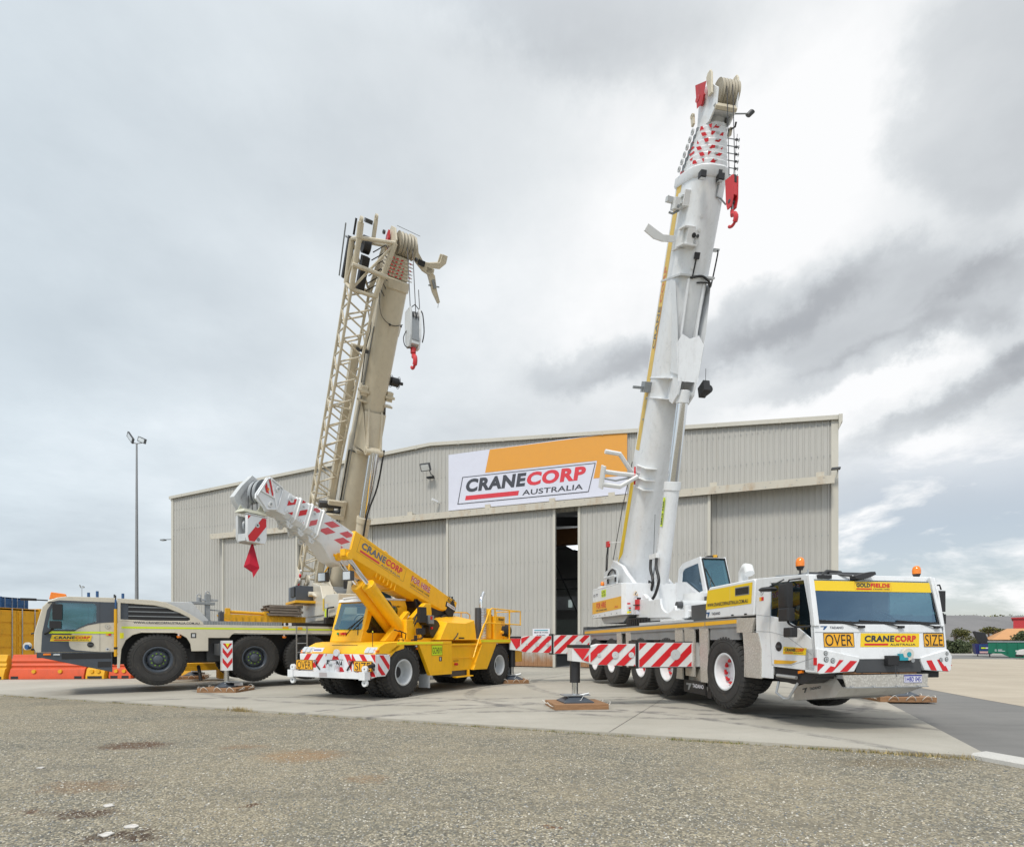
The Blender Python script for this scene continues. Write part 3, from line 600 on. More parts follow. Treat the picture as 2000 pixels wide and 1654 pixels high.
# ================================================================ far surroundings
def foliage(mb, c, r, n, size, mats, rnd, flat=1.):
    c = Vector(c)
    subs = [c+Vector((rnd.uniform(-.6, .6)*r[0], rnd.uniform(-.6, .6)*r[1], rnd.uniform(-.5, .6)*r[2])) for _ in range(9)]
    for i in range(n):
        s = rnd.choice(subs); v = Vector((rnd.gauss(0, 1), rnd.gauss(0, 1), rnd.gauss(0, 1))).normalized()*(rnd.random()**.35)*.55
        p = s+Vector((v.x*r[0], v.y*r[1], v.z*r[2]))
        if p.z < .03: p.z = rnd.uniform(.03, .3)
        a = Vector((rnd.gauss(0, 1), rnd.gauss(0, 1), rnd.gauss(0, .6))).normalized(); b = a.cross(Vector((rnd.gauss(0, 1), rnd.gauss(0, 1), rnd.gauss(0, 1)))).normalized(); k = size*rnd.uniform(.6, 1.4)
        mb.add([p-a*k, p+b*k*.6, p+a*k, p-b*k*.6], [(0, 1, 2, 3)], rnd.choice(mats))
LEAF1 = [paint('leaf_olive', (.10, .10, .025), .8), paint('leaf_dark', (.045, .055, .018), .8), paint('leaf_light', (.17, .16, .045), .8)]
LEAF2 = [paint('leaf_grey_green', (.09, .115, .055), .8), paint('leaf_shrub_dark', (.04, .06, .025), .8), paint('leaf_shrub', (.13, .155, .07), .8)]
BARK = paint('bark', (.16, .13, .10), .9)
def ground_x(px, Y): return (px-1000)/1100*Y
def tree(name, px, Y, w, ztop, zbot, lab, mats, n=900, umbrella=False, seed=1, cat='tree'):
    rnd = random.Random(seed); t = thing(name, lab, cat, (ground_x(px, Y), Y, 0)); mb = MB()
    hc = (ztop+zbot)/2; hr = (ztop-zbot)/2
    if zbot > .4:
        for k in range(4 if umbrella else 2):
            a = rnd.random()*6; mb.tube([(0, 0, 0), (math.cos(a)*w*.1, math.sin(a)*w*.1, zbot*.5), (math.cos(a)*w*.32, math.sin(a)*w*.3, hc)], .05+w*.015, BARK, 6)
    else: mb.tube([(0, 0, 0), (.1, 0, hc)], .12, BARK, 6)
    mb.build('trunk', t)
    mb = MB(); foliage(mb, (0, 0, hc), (w/2*1.0, w/2*.8, hr*1.05), n, w*.035, mats, rnd); mb.build('crown', t, smooth=0)
tree('shrub', 1868, 62, 3.5, 1.75, 0.0, 'big rounded grey-green shrub beside the truck cab mirror', LEAF2, 2600, seed=2, cat='shrub')
tree('shrub', 1893, 60, 1.9, 1.35, 0, 'lower pale shrub between the big shrub and the blue bin', LEAF2, 900, seed=8, cat='shrub')
tree('tree', 1874, 78, 2.9, 3.15, 1.4, 'olive rounded tree rising behind the big shrub', LEAF1, 1300, seed=3)
tree('tree', 1901, 76, 2.2, 2.25, .9, 'small olive tree left of the open black lid', LEAF1, 700, seed=4)
tree('umbrella_tree', 1935, 90, 3.7, 3.65, 2.5, 'flat topped spreading tree behind the open bin lid', LEAF1, 1100, True, seed=5)
tree('tree', 1998, 80, 3.8, 3.0, 1.2, 'dark tree in front of the red building at the right edge', LEAF2, 1200, seed=6)
tree('tree', 1913, 82, 1.6, 2.2, .5, 'thin small tree just behind the blue bin', LEAF1, 400, seed=9)
def hill():
    mb = MB(); m, nt, N, L, b = newmat('stockpile'); n = tex(nt, 'Noise', .06, detail=8, rough=.6, stretch=(1, 1, 3)); L.new(mix(nt, ramp(nt, n.outputs[0], .3, .7), (.14, .137, .14), (.195, .19, .19)), b.inputs['Base Color']); b.inputs['Roughness'].default_value = .95
    rnd = random.Random(4); vs = []; nx = 90
    for i in range(nx):
        x = 70+i*2.6; ht = 8.1+.25*math.sin(i*.7)+.2*math.sin(i*2.1+1)+rnd.uniform(0, .2)
        for y, z in ((118, -.5), (136, ht*.62), (150, ht*.97), (160, ht), (200, ht*.9)): vs.append((x, y+2*math.sin(i*.35), z))
    mb.add(vs, [(i*5+j, (i+1)*5+j, (i+1)*5+j+1, i*5+j+1) for i in range(nx-1) for j in range(4)], m); struct(mb.build('hill'))
    mb = MB(); rnd = random.Random(11)
    for i in range(30):
        x = 110+i*3.2+rnd.uniform(-1, 1); foliage(mb, (x, 163, 8.1), (rnd.uniform(1.5, 3.5), 1.5, rnd.uniform(.4, 1.1)), 60, .28, LEAF1, rnd)
    tag(struct(mb.build('ridge_scrub', smooth=0), 'stuff'), 'distant scrub along the top of the grey hill', 'scrub')
hill()
def far_buildings():
    t = thing('red_building', 'plain red industrial building at the right edge before the grey hill', 'building', (ground_x(1979, 105), 105, 0), R(-42))
    rm = clad('red_cladding', (.50, .035, .045)); mb = MB(); mb.box(0, 26, 0, 20, 0, 5.6, rm); mb.build('wall', t, smooth=0); mb = MB(); mb.prism([(-.3, 5.6), (26.3, 5.6), (26.3, 5.75), (13, 6.3), (-.3, 5.75)], 'y', -.3, 20.3, rm); mb.build('roof', t, smooth=0)
    t = thing('house', 'low pale house with a hipped orange tiled roof beyond the green skip', 'house', (ground_x(1940, 85), 85, 0), R(-30))
    mb = MB(); mb.box(.3, 7.7, 0, 6, 0, 1.7, paint('house_wall', (.42, .36, .29), .8)); mb.build('wall', t)
    mb = MB(); mb.add([(-.3, -.6, 1.65), (8.3, -.6, 1.65), (8.3, 6.6, 1.65), (-.3, 6.6, 1.65), (2.2, 3, 3.35), (5.6, 3, 3.35)], [(0, 1, 5, 4), (1, 2, 5), (2, 3, 4, 5), (3, 0, 4), (0, 1, 2, 3)], paint('terracotta', (.52, .27, .12), .8)); mb.build('roof', t, smooth=0)
    for x in (1.2, 4.2): mb = MB(); mb.box(x, x+2.0, -.04, .0, .9, 1.5, GLASSD); mb.build('window', t)
    # blue bin with its lid open
    t = thing('waste_bin', 'dark blue wheeled waste bin with its black lid standing open', 'bin', (ground_x(1904, 54), 54, 0), R(-28))
    bl = paint('bin_blue', (.025, .03, .16), .5); mb = MB(); mb.loft([[(.12, .12, .22), (1.28, .12, .22), (1.28, 1.0, .22), (.12, 1.0, .22)], [(0, 0, 1.22), (1.42, 0, 1.22), (1.42, 1.1, 1.22), (0, 1.1, 1.22)]], bl)
    d = DF(mb, (.3, -.0, .2), (1, 0, 0), (0, 0, 1)); mb.box(.32, 1.36, -.012, .04, .3, 1.12, bl); d = DF(mb, (.32, -.012, .3), (1, 0, 0), (0, 0, 1), .01); d.frame(.04, .26, 1.0, .8, .02, TEAL, 1); d.rect(.04, .03, 1.0, .2, paint('bin_label', (.7, .45, .45), .6), 1); d.rect(.15, .45, .5, .58, NEON, 1); d.rect(.5, .45, .88, .58, PLATEW, 1)
    mb.build('body', t, smooth=0)
    mb = MB(); mb.prism([(.45, 1.25), (.62, 1.25), (.1, 2.45), (-.02, 2.4)], 'y', .3, 1.0, BLACK); mb.prism([(.55, 1.23), (1.35, 1.23), (.95, 2.3), (.1, 2.42)], 'y', .95, 1.0, BLACK); mb.build('lid', t, bevel=.01)
    for x in (.25, 1.15): mb = MB(); mb.cyl((x-.03, .2, .1), (x+.03, .2, .1), .1, BLACK); mb.box(x-.02, x+.02, .17, .23, .1, .24, DARK); mb.build('castor', t)
    t = thing('skip', 'large green steel skip standing at the edge of the far yard', 'skip', (ground_x(1930, 51), 51, 0), R(-40))
    gr = paint('skip_green', (.0, .15, .085), .5, var=.15, dirt='2a4a3a', dirt_amt=.4); mb = MB()
    mb.prism([(0, 1.42), (0, .38), (.9, .36), (1.5, .02), (5.6, .02), (6.2, 1.42)], 'y', 0, 2, gr); mb.build('body', t, smooth=0)
    mb = MB(); mb.box(-.05, 6.3, -.05, .05, 1.36, 1.5, GREYST); mb.box(-.05, 6.3, 1.95, 2.05, 1.36, 1.5, GREYST)
    for x in (.6, 1.3, 2.0, 2.7, 3.4, 4.1): mb.box(x, x+.07, -.06, -.003, .42, 1.35, gr)
    mb.build('rim', t); mb = MB(); d = DF(mb, (.45, -.002, .55), (1, 0, 0), (0, 0, 1)); d.rect(0, .12, .5, .17, PLATEW, 1); d.rect(0, .02, .7, .06, PLATEW, 1); mb.build('lettering', t, smooth=0)
    # parked white car, only its nose in frame
    t = thing('parked_car', 'white car parked before the green skip at the right edge', 'car', (ground_x(1984, 46), 46, 0), R(-44)); w = paint('car_white', (.6, .6, .6), .3, coat=.5)
    mb = MB(); mb.prism([(0, .35), (.05, .62), (.2, .78), (1.1, .92), (1.8, 1.4), (3.3, 1.42), (4.2, .95), (4.4, .8), (4.4, .35)], 'y', 0, 1.75, w); mb.build('body', t, bevel=.05)
    mb = MB(); mb.box(-.04, .4, .0, 1.75, .2, .4, BLACK); mb.build('bumper', t, bevel=.03); mb = MB(); mb.prism([(1.3, .97), (1.85, 1.36), (3.2, 1.37), (3.6, 1.0)], 'y', -.01, 1.76, GLASSD); mb.build('window', t)
    for x in (.8, 3.5):
        for y in (-.02, 1.57): mb = MB(); mb.cyl((x, y, .32), (x, y+.2, .32), .32, RUBBER, n=20); mb.build('wheel', t)
    mb = MB(); mb.box(-.02, .15, .1, .45, .6, .74, LENS); mb.build('headlight', t)
far_buildings()
def lamp_post(name, px, Y, zt, lab):
    x = ground_x(px, Y); t = thing(name, lab, 'lamp post', (x, Y, 0), 0)
    gm = paint(name+'_steel', (.27, .28, .29), .5, metal=.3); mb = MB(); mb.cyl((0, 0, 0), (0, 0, zt), .155*zt/17, gm, .06*zt/17, 14); mb.build('pole', t)
    k = zt/17; mb = MB(); mb.tube([(-.45*k, 0, zt+.1), (0, 0, zt), (.45*k, -.1, zt+.02)], .04*k, gm); mb.build('crossarm', t)
    for sx in (-1, 1):
        mb = MB(); mb.obox((sx*.45*k, -.05, zt+(.45 if sx < 0 else .25)*k), (.28*k*(.75 if sx < 0 else 1), 0, (-.12 if sx > 0 else -.3)*k*1), (0, .1*k, .02), (.06, -.02, .18*k), DARK); mb.obox((sx*.45*k, -.16*k, zt+(.43 if sx < 0 else .23)*k), (.22*k*(.75 if sx < 0 else 1), 0, (-.1 if sx > 0 else -.24)*k), (0, .005, 0), (.05, -.02, .13*k), LENS); mb.build('flood_light', t)
lamp_post('lamp_post', 267, 46, 17.6, 'tall tapered steel lighting mast with two flood lights beyond the yard')
lamp_post('lamp_post', 160, 150, 15.5, 'tiny distant twin lighting mast above the beige truck roof')
for px, zt, m, lab in ((173, 11.7, BLUE, 'thin blue distant post just left of the tall blue post'), (190, 12.0, BLUE, 'tall blue distant post above the beige cab roof'), (223.5, 11.3, DARK, 'dark distant post between the blue post and lighting mast'), (240, 11.5, BLUE, 'pale blue distant post nearest the lighting mast')):
    mb = MB(); Y = 120; mb.cyl((0, 0, 0), (0, 0, zt), .13, m, n=8); mb.cyl((0, 0, zt-2.6), (0, 0, zt), .26 if m is BLUE else .16, m, n=8); o = mb.build('post', loc=(ground_x(px, Y), Y, 0)); tag(o, lab, 'post', 'distant posts above the beige truck')
def container(name, lab, x, y, z, rz, L_, m, H=2.6, deco=None):
    t = thing(name, lab, 'container', (x, y, z), rz); W_ = 2.44; mb = MB()
    def corr(a0, a1, f):
        a = a0; pts = []
        while a < a1-.28: pts += [(a, 0), (a+.07, 0), (a+.11, -.036), (a+.18, -.036), (a+.22, 0)]; a += .28
        pts.append((a1, 0)); vs = []
        for p, q in pts: vs += [f(p, q, .16), f(p, q, H-.12)]
        mb.add(vs, [(2*i, 2*i+2, 2*i+3, 2*i+1) for i in range(len(pts)-1)], m)
    corr(.16, L_-.16, lambda p, q, z_: (p, .04-q, z_)); corr(.16, L_-.16, lambda p, q, z_: (p, W_-.04+q, z_)); corr(.12, W_-.12, lambda p, q, z_: (.04-q, p, z_))
    mb.box(.05, L_-.05, .05, W_-.05, H-.06, H-.03, m); mb.box(.05, L_-.05, .08, W_-.08, .1, .14, m); mb.build('wall_panels', t, smooth=0)
    mb = MB()
    for a in (0, L_-.16):
        for b_ in (0, W_-.16): mb.box(a, a+.16, b_, b_+.16, 0, H, m)
    for b_ in (0, W_-.1): mb.box(.16, L_-.16, b_, b_+.1, 0, .16, m); mb.box(.16, L_-.16, b_, b_+.1, H-.12, H, m)
    mb.box(0, .1, .16, W_-.16, 0, .16, m); mb.box(0, .1, .16, W_-.16, H-.12, H, m); mb.build('frame', t, bevel=.01)
    mb = MB()   # doors on the far-right end
    for s in (0, 1):
        y0 = .17+s*1.06; mb.box(L_-.06, L_-.01, y0, y0+1.04, .17, H-.13, m)
        for k in range(4): mb.box(L_-.01, L_+.015, y0+.06, y0+.98, .25+k*.56, .72+k*.56, m)
        for yy in (y0+.2, y0+.8): mb.cyl((L_+.04, yy, .05), (L_+.04, yy, H-.05), .02, GALV, n=8)
    mb.build('door', t, smooth=0)
    return t
t = container('shipping_container', 'bright yellow shipping container behind the orange barriers', -28.9, 25.5, .45, R(-8), 6.06, paint('container_yellow', (.72, .36, .01), .5, var=.1, dirt='6e4a1a', dirt_amt=.4))
mb = MB(); d = DF(mb, (0.0, -.012, 0), (1, 0, 0), (0, 0, 1)); d.rect(3.3, 1.55, 3.9, 2.05, PLATEW, 1); d.text('U', 3.62, 1.6, .22, .4, RED, 2, .05); d.rect(3.5, .95, 3.88, 1.3, PLATEW, 1); d.text('P2', 3.6, 1.0, .22, .22, RED, 2, .03); mb.build('lettering', t, smooth=0)
container('shipping_container', 'weathered blue shipping container on top of another behind the yellow one', -54.6, 48, 2.6, R(-6), 12.2, BLUE)
container('shipping_container', 'lower blue container carrying the weathered one at far left', -54.6, 48, 0, R(-6), 12.2, BLUE)
mb = MB()
for k in (0, 5.6): mb.box(k, k+.3, 0, 2.4, 0, .45, OLDW)
tag(mb.build('timber_bearers', loc=(-28.8, 25.5, 0), rz=R(-8)), 'old timber bearers lying under the yellow container', 'timber')
def barrier(x, y, rz, m, lab, L_=2.0, group='water filled barriers along the yard edge'):
    t = thing('road_barrier', lab, 'barrier', (x, y, .045), rz, group); mb = MB(); pf = [(-.28, 0), (-.28, .12), (-.2, .4), (-.12, .45), (-.16, .52), (-.11, .62), (-.15, .70), (-.10, .82), (-.07, .95)]
    pf = pf+[(-a, b) for a, b in reversed(pf)]
    mb.loft([[(xx, a, b) for a, b in pf] for xx in (0, L_)], m); mb.build('body', t, bevel=.02)
    mb = MB()
    for xx in (L_*.33, L_*.68): mb.cyl((xx, -.29, .3), (xx, -.2, .3), .07, m if m is YLPL else YLPL, n=12)
    mb.build('drain_plug', t)
    mb = MB(); mb.box(L_-.35, L_-.08, -.285, -.2, .02, .12, BLACK); mb.box(.08, .35, -.285, -.2, .02, .12, BLACK); mb.build('fork_pocket', t)
barrier(-19.35, 21.9, R(4), ORPL, 'long orange plastic barrier lying in front of the yellow container', 2.75)
barrier(-21.45, 21.7, R(3), YLPL, 'yellow plastic barrier left of the long orange one')
barrier(-16.55, 22.1, R(3), YLPL, 'yellow plastic barrier just right of the long orange one', .7)
barrier(-15.8, 22.3, R(3), ORPL, 'short orange plastic barrier under the beige cab', .85)
barrier(-14.9, 22.5, R(3), YLPL, 'yellow plastic barrier nearest the beige crane front wheel', 2.2)

# ================================================================ shared crane pieces
def tyre(mb, Rr, w, rim, lugs, heavy=False):
    h = w/2
    prof = [(rim-.02, -h*.8), (rim, -h*.86), (rim+.03, -h*.92), ((Rr+rim)/2, -h*1.02), (Rr-.10, -h*.98), (Rr-.035, -h*.88), (Rr-.012, -h*.7), (Rr-.012, h*.7), (Rr-.035, h*.88), (Rr-.10, h*.98), ((Rr+rim)/2, h*1.02), (rim+.03, h*.92), (rim, h*.86), (rim-.02, h*.8)]
    mb.lathe(prof, RUBBER, n=64, closed=True)
    for rr in (rim+.055, (Rr+rim)/2+.06): mb.lathe([(rr, h*1.0), (rr+.006, h*1.035), (rr+.012, h*1.0)], RUBBER, n=48, closed=True)
    for i in range(lugs):
        for s, ph in ((1, 0), (-1, .5)):
            a = 2*PI*(i+ph)/lugs; ca, sa = math.cos(a), math.sin(a); r_ = Vector((ca, 0, sa)); t = Vector((-sa, 0, ca)); y = Vector((0, 1, 0)); tw = PI*Rr/lugs*(.56 if heavy else .70)
            mb.obox(r_*(Rr-.004)+y*s*h*.47+t*tw*.1, r_*(.016 if heavy else .010), (y*s*h*.36+t*tw*(.5 if heavy else .25)), t*tw, RUBBER)
            mb.obox(r_*(Rr-.045)+y*s*h*.88+t*tw*.55, r_*(.045 if heavy else .036)+y*s*-.012, y*h*.06, t*tw*.9, RUBBER)
    if not heavy:
        for i in range(lugs): a = 2*PI*(i+.2)/lugs; r_ = Vector((math.cos(a), 0, math.sin(a))); t = Vector((-math.sin(a), 0, math.cos(a))); mb.obox(r_*(Rr-.004), r_*.014, Vector((0, h*.1, 0))+t*.02, t*PI*Rr/lugs*.75, RUBBER)
def wheel_proto(Rr, w, rim, style, col, lugs, heavy=False):
    """returns a tyre mesh and a rim mesh, axle along y, outer face at +y"""
    h = w/2; mb = MB(); tyre(mb, Rr, w, rim, lugs, heavy); ty = mb.build('wheel', smooth=40)
    mb = MB()
    if style == 'dish':
        mb.lathe([(rim+.012, h*.80), (rim+.022, h*.90), (rim-.005, h*.93), (rim-.03, h*.86), (rim-.045, h*.3), (rim-.06, -h*.12), (rim*.82, -h*.22), (rim*.42, -h*.22), (rim*.40, -h*.1), (rim*.28, -h*.1), (.01, -h*.1)], col, n=48)
        for i in range(10):
            a = 2*PI*i/10; mb.cyl((rim*.66*math.cos(a), -h*.22, rim*.66*math.sin(a)), (rim*.66*math.cos(a), -h*.08, rim*.66*math.sin(a)), .022, col, n=6)
    elif style == 'deep':
        mb.lathe([(rim+.012, h*.80), (rim+.02, h*.90), (rim-.01, h*.93), (rim-.035, h*.8), (rim-.05, -h*.1), (rim-.065, -h*.35), (rim*.75, -h*.45), (rim*.3, -h*.42), (.01, -h*.42)], col, n=48)
    else:
        mb.lathe([(rim+.012, h*.80), (rim+.02, h*.90), (rim-.01, h*.93), (rim-.04, h*.8), (rim-.06, h*.35), (rim*.80, h*.22), (rim*.74, h*.42), (rim*.62, h*.55), (rim*.40, h*.58), (rim*.36, h*.72), (rim*.33, h*1.0), (rim*.28, h*1.06), (.01, h*1.06)], col, n=48)
        for i in range(10):
            a = 2*PI*i/10; c, s_ = math.cos(a), math.sin(a); mb.cyl((rim*.76*c, h*.3, rim*.76*s_), (rim*.765*c, h*.42, rim*.765*s_), .03, BLACK, n=10)
            mb.cyl((rim*.5*c, h*.55, rim*.5*s_), (rim*.5*c, h*.68, rim*.5*s_), .016, DARK, n=6)
    rm = mb.build('rim', ty, smooth=40)
    if style == 'hub':
        mb = MB(); 
        for i in range(10):
            a = 2*PI*(i+.5)/10+.1; c, s_ = math.cos(a), math.sin(a); t = Vector((-s_, 0, c)); p = Vector((rim*.5*c, h*.70, rim*.5*s_)); mb.add([p-t*.015+Vector((c, 0, s_))*.010, p+t*.04, p-t*.015-Vector((c, 0, s_))*.010], [(0, 1, 2)], NUTG)
            mb.lathe([(.012, h*.57), (.02, h*.57), (.02, h*.66), (.012, h*.66)], NUTG, o=(p.x, 0, p.z), n=8, closed=True)
        mb.build('nut_indicator', ty, smooth=0)
    if style == 'dish':
        mb = MB()
        for i in range(10):
            a = 2*PI*i/10+.1; c, s_ = math.cos(a), math.sin(a); t = Vector((-s_, 0, c)); p = Vector((rim*.66*c, 0, rim*.66*s_))
            mb.cyl(p+Vector((0, -h*.08, 0)), p+Vector((0, h*.16, 0)), .032, RED, n=8); mb.obox(p+t*.035+Vector((0, h*.1, 0)), t*.035, (0, .018, 0), Vector((c, 0, s_))*.02, RED)
        mb.build('nut_indicator', ty, smooth=0)
    return ty
def put_wheels(proto, root, xs, yout, yin, z, w, left=True, right=True):
    first = True
    for x in xs:
        for side in ((1,) if left else ())+((-1,) if right else ()):
            o = proto if first else proto.copy()
            if not first:
                C.objects.link(o)
                for ch in list(proto.children): c = ch.copy(); C.objects.link(c); c.parent = o
            first = False; o.parent = root; o.rotation_euler = (0, random.random()*6, 0 if side > 0 else PI)
            o.location = (x, (yout-w/2) if side > 0 else (yin+w/2), z)
def hook(mb, o, s, m):   # a crane hook in the x-z plane hanging from o
    o = Vector(o); pts = [o+Vector((0, 0, 0)), o+Vector((0, 0, -.10*s))]+[o+Vector((math.cos(R(a))*.13*s+.0*s, 0, math.sin(R(a))*.13*s-.24*s)) for a in range(95, -150, -20)]
    mb.tube(pts[:4], .045*s, m, 8); mb.tube(pts[3:10], .06*s, m, 8); mb.tube(pts[9:], .035*s, m, 8)
def sheave(mb, c, r, w, m, rope=None, n=28):
    c = Vector(c); mb.lathe([(r, -w/2), (r*.9, -w*.12), (r*.9, w*.12), (r, w/2), (r*.72, w*.3), (r*.3, w*.45), (.02, w*.45), (.02, -w*.45), (r*.3, -w*.45), (r*.72, -w*.3)], m, o=c, n=n, closed=True)
def timber_mat(lab, x, y, rz, n=4, L_=1.35, w=.27, th=.12, group='timber pads under the crane outriggers', lift=0, loops=True):
    t = thing('timber_pad', lab, 'pad', (x, y, .045+lift), rz, group); k = 0
    for i in range(n):
        mb = MB(); y0 = (i-n/2)*w; mb.box(-L_/2, L_/2, y0+.008, y0+w-.008, 0, th, WOOD); mb.build('board', t, bevel=.006)
    W2 = n*w/2
    for sx in (-1, 1):
        for yy in (-W2*.5, W2*.5): mb = MB(); mb.tube([(sx*L_/2, yy-.10, th*.5), (sx*(L_/2+.07), yy-.09, th*.75), (sx*(L_/2+.11), yy, th*1.2), (sx*(L_/2+.07), yy+.09, th*.8), (sx*L_/2, yy+.10, th*.5)], .008, ROPE, 6); mb.build('rope_handle', t)
        if loops:
            for xx in (-.35, .05, .42): mb = MB(); mb.tube([(xx-.11, sx*W2, th*.4), (xx-.09, sx*(W2+.03), th*.8), (xx, sx*(W2+.05), th*1.4), (xx+.09, sx*(W2+.03), th*.8), (xx+.11, sx*W2, th*.4)], .008, ROPE, 6); mb.build('rope_handle', t)
    return t
def mirror(mb, c, w, h, d, m=None):
    c = Vector(c); mb.loft([[(c.x-w/2*k, c.y+t, c.z-h/2*k), (c.x-w/2*k*1.05, c.y+t, c.z), (c.x-w/2*k, c.y+t, c.z+h/2*k), (c.x+w/2*k, c.y+t, c.z+h/2*k), (c.x+w/2*k*1.05, c.y+t, c.z), (c.x+w/2*k, c.y+t, c.z-h/2*k)] for t, k in ((-d/2, .8), (-d/3, 1), (d/2, 1))], m or BLACK)
def beacon(parent, p, s=1.):
    x, y, z = p; mb = MB(); mb.cyl((x, y, z), (x, y, z+.10*s), .018*s, BLACK, n=8); mb.cyl((x, y, z+.08*s), (x, y, z+.16*s), .05*s, BLACK, .085*s); o = mb.build('beacon', parent)
    mb = MB(); mb.lathe([(.085*s, z+.16*s), (.09*s, z+.24*s), (.075*s, z+.31*s), (.04*s, z+.345*s), (.005, z+.35*s)], ORANGE, o=(x, y, 0), ax='z', n=20); mb.build('lens', o)
def seat(parent, x, y, z):
    mb = MB(); mb.box(x-.25, x+.25, y-.25, y+.25, z, z+.15, SEATM); mb.prism([(x-.30, z+.1), (x-.15, z+.1), (x-.25, z+.85), (x-.38, z+.83)], 'y', y-.25, y+.25, SEATM); mb.box(x-.36, x-.26, y-.13, y+.13, z+.88, z+1.05, SEATM); mb.build('seat', parent, bevel=.03)
def wiper(mb, a, b, c, r=.012):  # pivot, blade ends
    a, b, c = map(Vector, (a, b, c)); mid = (b+c)/2; mb.tube([a, mid], r, BLACK, 6); mb.tube([b, c], r*1.2, BLACK, 6)
def boomM(p0, el, yaw=0): return Matrix.Translation(p0) @ Matrix.Rotation(yaw, 4, 'Z') @ Matrix.Rotation(-el, 4, 'Y')
def usec(t, w, h, k=0.):   # rounded-underside boom section at distance t
    return [(t, -w, h), (t, w, h), (t, w, -h*.15), (t, w*.93, -h*.52), (t, w*.72, -h*.82), (t, w*.35, -h), (t, -w*.35, -h), (t, -w*.72, -h*.82), (t, -w*.93, -h*.52), (t, -w, -h*.15)]

